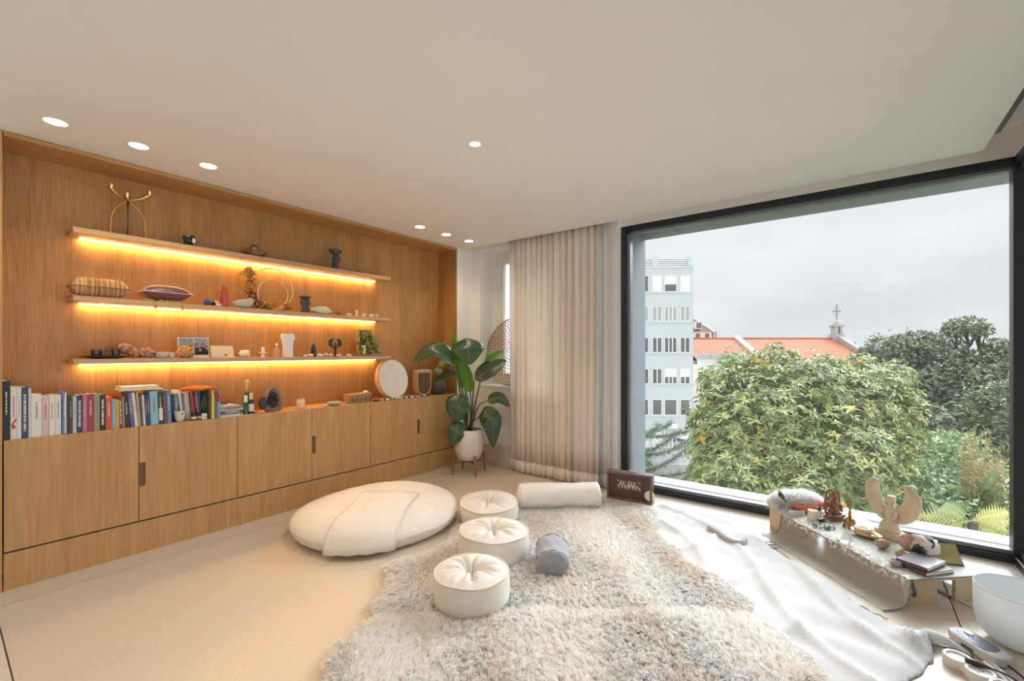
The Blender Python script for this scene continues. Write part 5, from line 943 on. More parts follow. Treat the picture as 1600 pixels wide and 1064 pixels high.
l = shp(432.5, 2, -3.95); k_ = mpp(l); t = thing('perfume_bottle', 'clear glass perfume bottle with ball stopper beside the torso', 'bottle', l); MB().lathe([(0, 0), (4.8 * k_, 0), (5.2 * k_, 2 * k_), (5.2 * k_, 12 * k_), (3 * k_, 15 * k_), (2 * k_, 16 * k_), (2 * k_, 17 * k_), (0, 17 * k_)], seg=18).build('flask', mat('amber_glass', (.75, .52, .33), rough=.08, alpha=.45, coat=.6), t, smooth=True, angle=50); MB().ell((0, 0, 19.3 * k_), (2.5 * k_,) * 3, seg=12, rings=8).build('stopper', mat('clear_stopper', (.8, .65, .5), rough=.05, coat=.8), t, smooth=True)
# white torso
l = shp(449.5, 2, -3.965); k_ = mpp(l); t = thing('torso_sculpture', 'white plaster torso sculpture on the lowest shelf', 'sculpture', l, .25); vs = []; fs = []; seg = 28; st = [(0, 8.6, 5.5), (4, 8.4, 5.6), (9, 8.2, 5.6), (14, 8.3, 5.2), (19, 8.8, 5.2), (24, 9.6, 5.8), (29, 10.6, 6.0), (33, 11.2, 5.4), (36, 10.8, 4.6)]
for z, a, b in st:
    for k in range(seg):
        an = 2 * PI * k / seg; x = b * math.cos(an) * k_; y = a * math.copysign(abs(math.sin(an)) ** .8, math.sin(an)) * k_; x += .9 * k_ * math.exp(-((z - 28) / 4) ** 2) * (max(0, math.cos(an)) ** 2) * (1.6 * abs(math.sin(2 * an))) - .5 * k_ * math.exp(-((an if an < PI else an - 2 * PI) / .15) ** 2); vs.append((x, y, z * k_ + .4 * k_ * math.sin(3 * an) * (z > 34)))
for i in range(len(st) - 1):
    for k in range(seg): fs.append((i * seg + k, i * seg + (k + 1) % seg, (i + 1) * seg + (k + 1) % seg, (i + 1) * seg + k))
fs += [tuple(reversed(range(seg))), tuple((len(st) - 1) * seg + k for k in range(seg))]; MB().add(vs, fs).build('torso', wht, t, smooth=True, angle=60); MB().ell((0, 10.5 * k_, 30 * k_), (3 * k_, 2.5 * k_, 3.8 * k_)).build('shoulder_stump', wht, t, smooth=True); MB().ell((0, -9.8 * k_, 31 * k_), (2.6 * k_, 2 * k_, 3.4 * k_)).build('shoulder_stump', wht, t, smooth=True)
l = shp(490, 2, -3.94); k_ = mpp(l); t = thing('hooded_figurine', 'small black hooded stone figurine on the lowest shelf', 'figurine', l); MB().lathe([(0, 0), (4 * k_, 0), (4.2 * k_, 5 * k_), (4 * k_, 13 * k_), (3 * k_, 18 * k_), (0, 21 * k_)], seg=14).build('body', blackm, t, smooth=True); MB().ell((3 * k_, .6 * k_, 13.5 * k_), (1.6 * k_, 2 * k_, 3 * k_)).build('face', dgrey, t, smooth=True); MB().ell((3.4 * k_, 1.2 * k_, 6 * k_), (1.4 * k_, 1.8 * k_, 3.4 * k_)).build('hands', dgrey, t, smooth=True)
def winged(t, k_, m, feathers=False, basep=None, th=3.0, s=1.0):
    """figure with two raised wings, units in k_ metres, ~ 28 tall"""
    def wing(sg, lean=0.0):
        inner = []; outer = []; n = 14
        for i in range(n):
            q = i / (n - 1); a = math.radians(-62 + 152 * q); ri = 5.2; ro = 5.2 + 5.4 * math.sin(PI * min(1, q * .86 + .12)) ** .8 + (.5 * (i % 2) if feathers else 0); cy, cz = 4.9, 21.5
            inner.append((sg * (cy + 0 - 5.2 + ri * 0 + ri * (1 + math.sin(a)) * .0 + ri * math.cos(a) * .62 + 2.2) * k_, (cz + ri * math.sin(a) * 1.0) * k_)); outer.append((sg * (cy - 3 + ro * math.cos(a) * .92) * k_, (cz + ro * math.sin(a) * (.95)) * k_))
        return inner, outer
    for sg in (-1, 1):
        i_, o_ = wing(sg); MB().crescent(i_, o_, th * k_ * .55, nw=7, bow=-.6 * k_).build('wing', m, t, smooth=True)
    MB().lathe([(0, 0), (2.4 * k_, 0), (2.0 * k_, 4 * k_), (2.2 * k_, 9 * k_), (3.0 * k_, 14 * k_), (2.6 * k_, 17 * k_), (1.3 * k_, 18.5 * k_), (0, 19 * k_)], seg=14).build('body', m, t, smooth=True); MB().ell((0, 0, 20.4 * k_), (1.7 * k_, 1.7 * k_, 2.2 * k_)).build('head', m, t, smooth=True)
l = shp(524, 2, -3.94); k_ = mpp(l) * .98; t = thing('winged_figurine', 'small black figurine with raised curved wings on the lowest shelf', 'figurine', l); winged(t, k_, blackm)
for u, px, h, X, m, lb in ((478, 9, 4, -3.92, ivory, 'leftmost pale pebble of the row on the lowest shelf'), (486, 9, 5, -3.905, ivory, 'pale pebble in front of the hooded figurine'), (500, 10, 5, -3.915, ivory, 'pale pebble between hooded and winged figurines'), (509, 9, 6, -3.93, pinkst, 'pinkish pebble left of the winged figurine'), (517, 9, 5, -3.905, pinkst, 'pinkish pebble in front of the winged figurine'), (529, 9, 4, -3.905, ivory, 'pale pebble right of the winged figurine'), (545, 10, 4, -3.915, ivory, 'pale pebble left of the brass plant pot')): stone(lb, u, px, 2, X, m, h, seed=int(u * 3))
p = [Vector((X, yy(u, X), SHZ[2] + z)) for u, z, X in ((552, .010, -3.905), (566, .014, -3.9), (580, .011, -3.905), (592, .016, -3.9), (600, .013, -3.905), (611, .030, -3.90))]
tag(MB().tube(interp(p, 20), [.003 + .006 * math.sin(PI * q / 19) * (1 + .4 * math.sin(q * 2.1)) for q in range(20)], seg=8).tube([p[3], p[3] + Vector((.0, .05, .004)), p[3] + Vector((.005, .09, -.006))], [.006, .005, .002], seg=6).build('driftwood', mat('driftwood', (.33, .20, .12), rough=.9, var=.35, vscale=60), smooth=True), 'gnarled driftwood stick along the right end of the lowest shelf', 'driftwood')
l = shp(566.5, 2, -3.985); k_ = mpp(l); t = thing('potted_plant', 'trailing green plant in a shiny brass pot on the lowest shelf', 'plant', l); r = rad(19, 566, l); MB().lathe([(0, 0), (r * .93, 0), (r, .01), (r, 18 * k_), (r * .93, 18 * k_), (r * .9, 12 * k_), (0, 12 * k_)], seg=28).build('pot', mat('brushed_brass', (.80, .52, .20), rough=.3, metal=1), t, smooth=True, angle=50)
tlf = [mat('trailing_leaf_' + n, c, rough=.45, trans=.2) for n, c in (('dark', (.07, .12, .05)), ('mid', (.19, .26, .08)), ('pale', (.46, .44, .14)))]
for q in range(32):
    a = rnd.uniform(-1.5, 1.7); rr = rnd.uniform(.04, .15); d = Vector((math.cos(a) * .55 + .15, math.sin(a), 0)) ; top = 18 * k_ + rnd.uniform(.04, .16); end = max(.02, top - rnd.uniform(.03, .26)); pts = [Vector((0, 0, 17 * k_)), Vector((d.x * rr * .4, d.y * rr * .6, top)), Vector((d.x * rr * .8, d.y * rr + .02, (top + end) / 2)), Vector((d.x * rr, d.y * rr * 1.1 + .03, end))]; cv = interp(pts, 16); mb = MB(); mb.tube(cv[::3], .0015, seg=4); m = rnd.choice(tlf)
    for c in cv[3:]:
        for _ in range(2):
            dd = (Vector(unit(1)[0]) + Vector((0, 0, -.7))).normalized(); s_ = dd.cross(Vector(unit(1)[0])).normalized(); e = c + dd * .034; 
            if e.z < .004: continue
            mb.add([c, c.lerp(e, .5) + s_ * .009, e, c.lerp(e, .5) - s_ * .009], [(0, 1, 2), (0, 2, 3)])
    mb.build('trailing_stem', m, t)
# ================================================================ things on the cabinet top
ZT = TOPZ
pages = mat('book_pages', (.80, .74, .62), rough=.9, var=.06, vscale=200, stretch=(1, 8, 1))
def bcol(c): return mat('cover_%02d_%02d_%02d' % tuple(int(q * 99) for q in c), c, rough=.5, coat=.15)
BK = [  # zoom, left, right, top, colour, lean, what it looks like, title colour
 (1, 25, 106, 235, (.012, .011, .014), 0, 'tallest black', 1), (1, 108, 176, 300, (.74, .72, .70), 0, 'white with red brush painting', 2), (1, 178, 222, 298, (.78, .77, .74), 0, 'slim white', 3), (1, 225, 292, 300, (.035, .055, .13), 0, 'navy with large white title', 1), (1, 295, 325, 312, (.60, .64, .70), 0, 'thin pale grey-blue', 0), (1, 327, 435, 375, (.80, .79, .75), 0, 'broad white', 3), (1, 438, 506, 395, (.74, .55, .55), 0, 'pale pink', 2), (1, 510, 570, 382, (.79, .78, .74), 0, 'white with narrow spine', 3), (1, 572, 636, 380, (.76, .75, .71), 0, 'off-white', 3), (1, 646, 692, 350, (.12, .25, .55), 0, 'blue and white banded', 1), (1, 694, 719, 380, (.07, .045, .035), 0, 'dark brown', 0), (1, 721, 750, 378, (.06, .065, .06), 0, 'charcoal', 1), (1, 756, 796, 395, (.55, .60, .50), 0, 'pale green', 3), (1, 798, 857, 385, (.035, .04, .13), 0, 'dark navy with white lettering', 1), (1, 860, 906, 378, (.52, .20, .26), 0, 'rose pink', 1), (1, 908, 975, 372, (.36, .045, .075), 0, 'crimson', 1), (1, 977, 1036, 367, (.30, .31, .19), 0, 'olive green', 3), (1, 1038, 1098, 376, (.02, .02, .025), 0, 'black with grey lettering', 1), (1, 1100, 1162, 402, (.72, .10, .03), 0, 'orange-red', 1), (1, 1165, 1204, 430, (.22, .48, .68), 0, 'small sky blue', 0), (1, 1206, 1240, 430, (.75, .42, .03), 0, 'small amber yellow', 3), (1, 1242, 1274, 396, (.28, .02, .03), 1, 'dark red with white title', 1), (1, 1276, 1297, 400, (.30, .29, .28), 1, 'narrow grey', 0), (1, 1299, 1350, 398, (.035, .025, .022), 2, 'black-brown', 1), (1, 1362, 1402, 350, (.12, .13, .36), 5, 'leaning violet-blue', 1), (1, 1405, 1437, 350, (.76, .74, .70), 5, 'leaning white', 3), (1, 1440, 1466, 352, (.48, .36, .20), 4, 'leaning tan', 0),
 (2, 272, 294, 375, (.10, .10, .12), 4, 'thin charcoal', 0), (2, 296, 318, 376, (.74, .74, .72), 3, 'thin white', 3), (2, 320, 346, 376, (.04, .05, .13), 3, 'leaning navy', 1), (2, 348, 370, 376, (.05, .08, .20), 3, 'thin dark blue', 1), (2, 372, 452, 338, (.25, .52, .68), 2, 'wide light blue', 2), (2, 455, 504, 345, (.04, .045, .055), 2, 'black with white lower label', 1), (2, 508, 544, 340, (.09, .07, .08), 2, 'dark with red and white lettering', 2), (2, 546, 588, 330, (.13, .26, .46), 2, 'steel blue', 1), (2, 590, 624, 365, (.03, .04, .08), 2, 'blue-black behind the white bowl', 0), (2, 626, 668, 365, (.17, .25, .36), 3, 'slate blue behind the white bowl', 1), (2, 690, 718, 328, (.76, .75, .72), 6, 'slanting white', 3), (2, 722, 743, 355, (.33, .29, .25), 4, 'taupe', 0), (2, 745, 764, 355, (.72, .67, .55), 5, 'thin cream', 0), (2, 766, 787, 355, (.60, .55, .42), 5, 'thin beige', 0), (2, 790, 811, 350, (.07, .07, .08), 5, 'slanting charcoal', 0), (2, 813, 837, 340, (.62, .035, .04), 6, 'slanting bright red', 0), (2, 839, 857, 340, (.03, .03, .035), 5, 'thin black', 1), (2, 859, 880, 340, (.60, .12, .33), 5, 'magenta pink', 0), (2, 882, 901, 335, (.04, .12, .16), 4, 'dark teal', 0), (2, 903, 926, 380, (.02, .02, .022), 3, 'short black', 1), (2, 928, 955, 335, (.03, .09, .06), 3, 'dark green', 1), (2, 957, 978, 332, (.27, .14, .07), 1, 'mid brown', 0), (2, 980, 1000, 330, (.13, .07, .045), 1, 'chestnut brown', 0), (2, 1002, 1030, 330, (.72, .62, .10), 0, 'bright yellow', 0), (2, 1033, 1058, 330, (.20, .15, .10), 0, 'dark tan', 0), (2, 1062, 1094, 345, (.20, .30, .50), 0, 'blue and pale patterned, last upright', 1)]
ink = [None, mat('ink_white', (.78, .77, .74), rough=.6), mat('ink_red', (.42, .10, .09), rough=.6), mat('ink_grey', (.28, .27, .26), rough=.6)]
BX = -3.808; prev = None; BTOP = 0
for zi, xa, xb, ty, colr, lean, desc, ti in BK:
    BX = -3.885 if zi == 2 and 585 < xa < 960 else -3.808; ua, ub = (xa / 6.65 + (180 if zi == 2 else 0)), (xb / 6.65 + (180 if zi == 2 else 0)); y0, y1 = yy(ua, BX), yy(ub, BX); H = max(.14, zz((ua + ub) / 2, 560 + ty / 6.65, BX) - ZT); w = y1 - y0; dp = min(.235, H * .68)
    lb = desc + ' book ' + ('standing at the far left end of the row' if prev is None else 'standing right of the ' + prev + ' one'); prev = ' '.join(desc.split()[:4]).rstrip(',')
    t = thing('book', lb, 'book', (BX, y0 if not lean else y1, ZT), 0, 'upright books on the cabinet top'); t.rotation_euler = (math.radians(lean), 0, 0); a, b = (0, w) if not lean else (-w, 0); c = min(.0028, w * .16)
    MB().box(-.003, 0, a, b, 0, H).box(-dp, -.003, a, a + c, 0, H).box(-dp, -.003, b - c, b, 0, H).build('cover', bcol(colr), t, bevel=.0008)
    MB().box(-dp + .004, -.003, a + c, b - c, .003, H - .003).build('pages', pages, t)
    if ti and w > .009:
        r = random.Random(int(xa)); mb = MB(); big = 'large' in desc or 'lettering' in desc or 'title' in desc; hw = w * (.20 if big else .10); z = H * (.82 if not big else .86)
        while z > H * (.42 if not big else .16):
            L_ = r.uniform(.003, .008); mb.box(0, .0006, (a + b) / 2 - hw, (a + b) / 2 + hw, z - L_, z); z -= L_ + r.choice((.002, .002, .006))
        mb.build('spine_lettering', ink[ti], t)
    if 'label' in desc: MB().box(0, .0007, a + w * .12, b - w * .12, H * .12, H * .5).build('spine_label', ink[1], t)
    if 'banded' in desc: MB().box(0, .0007, a + w * .55, b - .001, H * .02, H * .98).build('spine_band', ink[1], t)
    if 'painting' in desc: MB().plate([(a + w * .1, H * .28), (a + w * .9, H * .42), (a + w * .95, H * .36), (a + w * .5, H * .3), (a + w * .9, H * .22), (a + w * .3, H * .2)], .0012, M=T(.0006, 0, 0)).build('printed_figure', ink[2], t)
# flat books and an orange pouch lying on the row
BX = -3.812
ztop = lambda u, v: zz(u, v, BX)
for u0, u1, za, zb, c, lb in ((186, 255, .0, .010, (.74, .66, .50), 'cream booklet lying flat on top of the leaning books'), (190, 250, .010, .028, (.80, .79, .75), 'white paperback lying flat on top of the cream booklet')):
    y0, y1 = yy(u0, BX), yy(u1, BX); z = ztop(220, 610.5) + .002; t = thing('book', lb, 'book', (BX, y0, z + za), 0, 'books lying flat on the row'); h = zb - za
    MB().box(-.16, -.01, 0, y1 - y0, 0, .0022).box(-.16, -.01, 0, y1 - y0, h - .0022, h).box(-.16, -.157, 0, y1 - y0, 0, h).build('cover', bcol(c), t); MB().box(-.157, -.013, .003, y1 - y0 - .003, .0022, h - .0022).build('pages', pages, t)
y0, y1 = yy(288, BX), yy(337, BX); z = ztop(315, 611); t = thing('fabric_pouch', 'orange fabric pouch with red cord lying on top of the books', 'pouch', (BX - .07, (y0 + y1) / 2, z)); orf = mat('orange_cotton', (.72, .20, .025), rough=.85, var=.15, vscale=25)
MB().ell((0, 0, .016), (.07, (y1 - y0) / 2, .020), nz=.25, fq=2.5, flat=-.75).build('bag', orf, t, smooth=True); MB().tube(interp([(.06, .09, .01), (.078, .11, -.02), (.08, .122, -.07), (.078, .112, -.085), (.08, .10, -.05), (.075, .085, -.005)], 20), .0045, seg=6).build('cord', mat('red_cord', (.45, .04, .02), rough=.8), t, smooth=True)
def cm(u, X, dz=0.0): return Vector((X, yy(u, X), ZT + dz))
# white bowl and jars in front of the books: the books stand a little back from the doors' edge
def jar(label, u, px, h, X, m, cap=None, caph=.3, lbl=None, name='glass_jar', cat='jar'):
    l = cm(u, X); r = rad(px, u, l); k_ = mpp(l); h *= k_; t = thing(name, label, cat, l); MB().lathe([(0, 0), (r * .95, 0), (r, h * .05), (r, h * (1 - caph) * .8), (r * .6, h * (1 - caph)), (r * .55, h * (1 - caph * .9)), (0, h * (1 - caph * .9))], seg=18).build('body', m, t, smooth=True, angle=50)
    if cap: MB().lathe([(0, h * (1 - caph)), (r * .66, h * (1 - caph)), (r * .62, h), (0, h)], seg=16).build('cap', cap, t, smooth=True, angle=50)
    if lbl: MB().lathe([(r * 1.015, h * .14), (r * 1.015, h * .5)], seg=18).build('label_band', lbl, t)
    return t

l = cm(280.5, -3.842); r = rad(19, 280, l); h = 16 * mpp(l); t = thing('small_bowl', 'small white ceramic bowl with dark mark in front of the books', 'bowl', l); MB().lathe([(0, 0), (r * .5, 0), (r * .85, h * .4), (r, h), (r * .93, h), (r * .75, h * .4), (0, h * .15)], seg=26).build('bowl', mat('bowl_ceramic', (.78, .74, .69), rough=.4, var=.08, vscale=40), t, smooth=True, angle=55); MB().ell((r * .93, r * .25, h * .78), (.004, .006, .005)).build('painted_mark', blackm, t)
dkgl = mat('dark_glass', (.03, .025, .02), rough=.1, coat=.5); plb = mat('paper_label', (.72, .68, .60), rough=.8)
jar('left small dark jar with pale label in front of the books', 303, 9, 12, -3.838, dkgl, blackm, .2, plb); jar('right small dark jar in front of the books', 312, 8, 11, -3.845, dkgl, blackm, .2, pinkst)
l = cm(318.5, -3.832); k_ = mpp(l); t = thing('card_box', 'tiny white card box beside the dark jars', 'box', l); MB().box(-3 * k_, 3 * k_, -3.2 * k_, 3.2 * k_, 0, 9 * k_).build('carton', wht, t, bevel=.001); MB().box(3 * k_, 3.15 * k_, -2.4 * k_, 2.4 * k_, 2 * k_, 6 * k_).build('printed_panel', mat('pale_grey_print', (.6, .6, .6), rough=.8), t)
# pile of magazines and books
z = ZT; y0, y1 = yy(340, -3.83), yy(395, -3.83)
tag(MB().prism([(-.10, 0), (.02, .01), (.022, y1 - y0), (-.12, y1 - y0 - .02)], 0, .003).build('paper_sheet', mat('white_paper', (.82, .78, .70), rough=.85), loc=(-3.83, y0, ZT + .0005)), 'white paper sheet lying under the magazine pile', 'paper'); z += .004
for q, (u0, u1, h, c, lb) in enumerate(((344, 376, .010, (.72, .72, .72), 'lowest pale magazine of the pile'), (345, 377, .008, (.35, .36, .42), 'grey-blue magazine second from the bottom of the pile'), (343.5, 380, .022, (.12, .065, .085), 'thick plum book in the middle of the pile'), (343, 381, .007, (.78, .77, .76), 'thin white magazine above the plum book'), (344, 381, .022, (.42, .36, .38), 'thick mauve-grey book near the top of the pile'), (344, 375, .007, (.70, .70, .72), 'topmost silver magazine of the pile'))):
    y0, y1 = yy(u0, -3.83), yy(u1, -3.83); t = thing('book', lb, 'book', (-3.835, y0, z), rnd.uniform(-.03, .03), 'pile of flat books'); W_ = y1 - y0
    MB().box(-.17, .0, 0, W_, 0, h * .13).box(-.17, 0, 0, W_, h * .87, h).box(-.004, .0, 0, W_, 0, h).build('cover', bcol(c), t); MB().box(-.167, -.004, .003, W_ - .003, h * .13, h * .87).build('pages', pages, t)
    if h > .02: MB().box(0, .0006, W_ * .25, W_ * .85, h * .35, h * .65).build('spine_lettering', ink[1 if q == 2 else 2], t)
    z += h + .0005
k_ = mpp(cm(360, -3.86)); t = thing('eyeglasses', 'folded dark glasses lying on top of the magazine pile', 'glasses', (-3.86, yy(352, -3.86), z)); 
for s in (-1, 1): MB().tube([(.0, s * .026 + .020 * math.cos(a), .016 + .014 * math.sin(a)) for a in np.linspace(0, 2 * PI, 17)], .0018, seg=5).build('rim', blackm, t, smooth=True); MB().tube([(0, s * .045, .02), (-.06, s * .03, .008), (-.10, s * .01, .003)], .0016, seg=5).build('temple', blackm, t)
MB().tube([(0, -.006, .02), (.002, 0, .023), (0, .006, .02)], .0018, seg=5).build('bridge', blackm, t)
grg = mat('green_glass', (.02, .09, .05), rough=.1, coat=.6); t = jar('green bottle with white dropper tip beside the magazine pile', 384, 9, 30, -3.85, grg, wht, .35, None, 'dropper_bottle', 'bottle'); t = jar('dark bottle with pale label and brass cap beside the geode', 392.5, 9, 33, -3.845, dkgl, mat('ivory_cap', (.72, .62, .42), rough=.4), .3, plb, 'dropper_bottle', 'bottle')
l = cm(386, -3.90); k_ = mpp(l); t = thing('gilded_bottle', 'tall slim gold-foiled bottle standing behind the two small bottles', 'bottle', l); MB().lathe([(0, 0), (5 * k_, 0), (5 * k_, 26 * k_), (2.4 * k_, 34 * k_), (2.2 * k_, 40 * k_)], seg=18).build('body', grg, t, smooth=True, angle=50); MB().lathe([(2.45 * k_, 32 * k_), (2.4 * k_, 50 * k_), (2.7 * k_, 52 * k_), (0, 53 * k_)], seg=16).build('foil', mat('gold_foil', (.80, .62, .30), rough=.35, metal=.9), t, smooth=True)
l = cm(410.5, -3.87); k_ = mpp(l); t = thing('polished_stone', 'dark polished oval stone on a small three-legged stand', 'stone', l); MB().ell((0, 0, 14.5 * k_), (3.5 * k_, 6.2 * k_, 10 * k_), seg=20, rings=14).build('stone', mat('polished_dark', (.045, .04, .045), rough=.15, var=.4, vscale=30), t, smooth=True)
MB().tube([(3.8 * k_ * math.cos(a), 5.5 * k_ * math.sin(a), 5 * k_) for a in np.linspace(0, 2 * PI, 17)], .8 * k_, seg=6).build('ring', brownst, t, smooth=True)
for a in (0.3, 2.4, 4.5): MB().tube([(3.8 * k_ * math.cos(a), 5.5 * k_ * math.sin(a), 5 * k_), (6 * k_ * math.cos(a), 8.5 * k_ * math.sin(a), 2.5 * k_), (7 * k_ * math.cos(a), 11 * k_ * math.sin(a), .6 * k_)], .8 * k_, seg=6).build('leg', brownst, t, smooth=True)
# geode: half shell with crystal filled hollow
l = cm(427, -3.90); k_ = mpp(l); t = thing('geode', 'upright grey geode with purple crystal hollow on the cabinet top', 'geode', l, .12); gs = mat('geode_rind', (.23, .19, .18), rough=.8, var=.35, vscale=40, bump=.6, bscale=80)
sh = [(-10, 0), (11, 0), (13.5, 8), (12.5, 18), (10, 28), (4, 36), (-3, 37), (-9, 31), (-13, 20), (-13.5, 9)]; sh = [(p.x, p.y) for p in interp([Vector((a * k_, b * k_, 0)) for a, b in sh + [sh[0]]], 44)][:-1]; cen = (0, 18 * k_); sc_ = lambda f: [((a - cen[0]) * f + cen[0], max((b - cen[1]) * f + cen[1], 0)) for a, b in sh]
layers = [(-.055, .45), (-.045, .8), (-.015, 1.0), (.006, .97), (.008, .86), (.004, .80), (-.022, .62), (-.036, .3)]; vs = []; fs = []; n = len(sh)
for x, f in layers: vs += [(x, a, b) for a, b in sc_(f)]
for i in range(len(layers) - 1):
    for j in range(n): fs.append((i * n + j, i * n + (j + 1) % n, (i + 1) * n + (j + 1) % n, (i + 1) * n + j))
fs += [tuple(reversed(range(n))), tuple((len(layers) - 1) * n + j for j in range(n))]; MB().add(vs, fs).build('rind', gs, t, smooth=True)
cr_ = MB(); pur = [mat('amethyst_' + n, c, rough=.12, coat=.5) for n, c in (('deep', (.03, .018, .03)), ('mid', (.12, .05, .09)), ('rust', (.30, .12, .08)), ('pale', (.45, .40, .42)))]
for q in range(170):
    a = rnd.uniform(0, 2 * PI); f = math.sqrt(rnd.random()); y = f * 9.4 * k_ * math.cos(a); zc = 17 * k_ + f * 14 * k_ * math.sin(a); x = -.032 + .034 * f ** 2.5; d = Vector((.9, -y * 8, -(zc - 17 * k_) * 8)).normalized(); cr_.lathe([(.0038, 0), (.0034, .007), (0, .012)], seg=5, mi=(3 if f > .93 else rnd.choice((0, 0, 1, 2)) if zc > 17 * k_ else rnd.choice((0, 0, 1))), M=T(x, y, zc) @ d.to_track_quat('Z', 'Y').to_matrix().to_4x4())
tag(cr_.build('crystals', pur, t), kind='stuff')
# candle in glass
l = cm(470, -3.885); k_ = mpp(l); t = thing('glass_candle', 'lit-looking amber candle in a clear glass tumbler on the cabinet top', 'candle', l); t['label'] = 'honey coloured candle in a clear glass tumbler on the cabinet top'; r = rad(14, 470, l)
MB().lathe([(0, 0), (r, 0), (r, 15 * k_), (r * .93, 15 * k_), (r * .93, 1 * k_), (0, 1 * k_)], seg=26).build('tumbler', mat('thin_glass', (.95, .9, .8), rough=.05, alpha=.18, coat=.5), t, smooth=True, angle=50); MB().lathe([(0, 1.1 * k_), (r * .92, 1.1 * k_), (r * .92, 11 * k_), (0, 10.6 * k_)], seg=24).build('wax', mat('honey_wax', (.85, .62, .30), rough=.5, subsurf=.3), t, smooth=True, angle=50); MB().tube([(0, 0, 10 * k_), (0, .001, 13 * k_)], .4 * k_, seg=5).build('wick', blackm, t)
# shell with smudge stick
l = cm(521, -3.85); k_ = mpp(l); tag(MB().lathe([(0, 0), (5 * k_, 0), (9.5 * k_, 3.5 * k_), (10 * k_, 6 * k_), (9.2 * k_, 6 * k_), (5 * k_, 2.5 * k_), (0, 2 * k_)], seg=24, wob=lambda a, z: 1 + .18 * math.cos(a - .6)).build('abalone_shell', mat('abalone', (.30, .30, .30), rough=.3, col2=(.45, .40, .38), vscale=30), smooth=True, loc=l), 'grey abalone shell dish lying on the cabinet top', 'shell')
t = thing('white_coral', 'pale branching coral piece left of the abalone shell', 'coral', cm(508.5, -3.855))
for q in range(7): a = q * .9; MB().tube([(0, 0, .008), (.016 * math.cos(a), .024 * math.sin(a), .012 + .004 * (q % 3)), (.024 * math.cos(a + .2), .038 * math.sin(a + .2), .010 + .008 * (q % 2))], [.006, .005, .0025], seg=7).build('branch', ivory, t, smooth=True)
MB().ell((0, 0, .007), (.014, .018, .0075)).build('core', ivory, t, smooth=True)
p = [cm(u, -3.87, z_) for u, z_ in ((531, .014), (541, .013), (553, .014))]; t = thing('smudge_wand', 'grey feather wand lying between the abalone shell and wooden box', 'feather wand', p[0]); MB().tube([v_ - p[0] for v_ in (p[0], p[1])], [.005, .004], seg=8).build('handle', pinkst, t, smooth=True); MB().tube(interp([v_ - p[0] for v_ in (p[1], p[1].lerp(p[2], .5), p[2])], 8), [.006, .010, .012, .0125, .012, .011, .009, .004], seg=10, flat=.6).build('plume', mat('grey_feather', (.34, .31, .29), rough=.9), t, smooth=True)
# wooden box
X = -3.90; ya, yb = yy(545, -3.86), yy(580.5, -3.86); l = Vector((X, ya, ZT)); k_ = mpp(l); H_ = 15 * k_ * .95; t = thing('wooden_box', 'small carved wooden lidded box beside the frame drum', 'box', l); bxw = wood('box_wood', (.30, .16, .07), (.46, .28, .14), grain=(12, 3, 12), knots=False)
MB().box(-.05, .04, 0, yb - ya, 0, H_ * .68).build('body', bxw, t, bevel=.001); MB().box(-.053, .043, -.003, yb - ya + .003, H_ * .70, H_).build('lid', bxw, t, bevel=.002)
for q in range(5): y = (yb - ya) * (.12 + .19 * q); MB().box(.04, .0425, y, y + (yb - ya) * .1, H_ * .15, H_ * .5).build('carved_panel', brownst, t)
MB().box(.043, .047, (yb - ya) * .45, (yb - ya) * .55, H_ * .6, H_ * .8).build('clasp', brass, t)
l2 = Vector((-3.89, yy(571, -3.89), ZT + H_ + .0005)); tag(MB().lathe([(0, 0), (4.5 * k_, .3 * k_), (4.8 * k_, 1.5 * k_), (2.5 * k_, 3.2 * k_), (0, 4 * k_)], seg=18, wob=lambda a, z: 1 + .08 * math.cos(9 * a) + .15 * math.cos(a)).build('scallop_shell', ivory, smooth=True, loc=l2), 'small pale shell lying on the wooden box lid', 'shell')
# row of black and white bone pieces on a dark bar
ya, yb = yy(583, -3.83), yy(667, -3.83); t = thing('inlaid_flute', 'long dark bar with white inlaid bands lying in front of the frame drum', 'flute', (-3.825, ya, ZT)); MB().tube([(0, 0, .009), (0, yb - ya, .009)], .0085, seg=10).build('bar', blackm, t, smooth=True)
for q, (a, b) in enumerate(((.10, .17), (.20, .27), (.30, .33), (.36, .52), (.56, .60), (.66, .72), (.75, .85), (.90, .96))): MB().tube([(0, (yb - ya) * a, .009), (0, (yb - ya) * b, .009)], .0095, seg=10).build('inlay_band', wht if q % 3 else pinkst, t, smooth=True)
# frame drum leaning against the wall
l = cm(612, -3.885); k_ = mpp(l); rD = .5 * (zz(613, 563.5, -3.90) - ZT) / math.cos(math.radians(12)); t = thing('frame_drum', 'round frame drum with pale skin leaning against the oak panel', 'drum', (-3.865, (yy(586, -3.9) + yy(640, -3.86)) / 2 , ZT + rD * math.cos(math.radians(10)) + .012)); t.rotation_euler = (0, math.radians(90 - 10), .10)
skn = mat('drum_skin', (.66, .60, .53), rough=.6, col2=(.76, .71, .65), vscale=7); rimm = wood('drum_wood', (.50, .32, .16), (.62, .43, .24), grain=(3, 3, 20), knots=False)
MB().lathe([(rD, -.055), (rD, -.003), (rD * .985, .003), (rD * .965, .003), (rD * .965, -.055)], seg=56).build('shell', rimm, t, smooth=True, angle=40); MB().lathe([(0, .0015), (rD * .968, .0015), (rD * .968, -.002), (0, -.002)], seg=56).build('drumhead', skn, t)
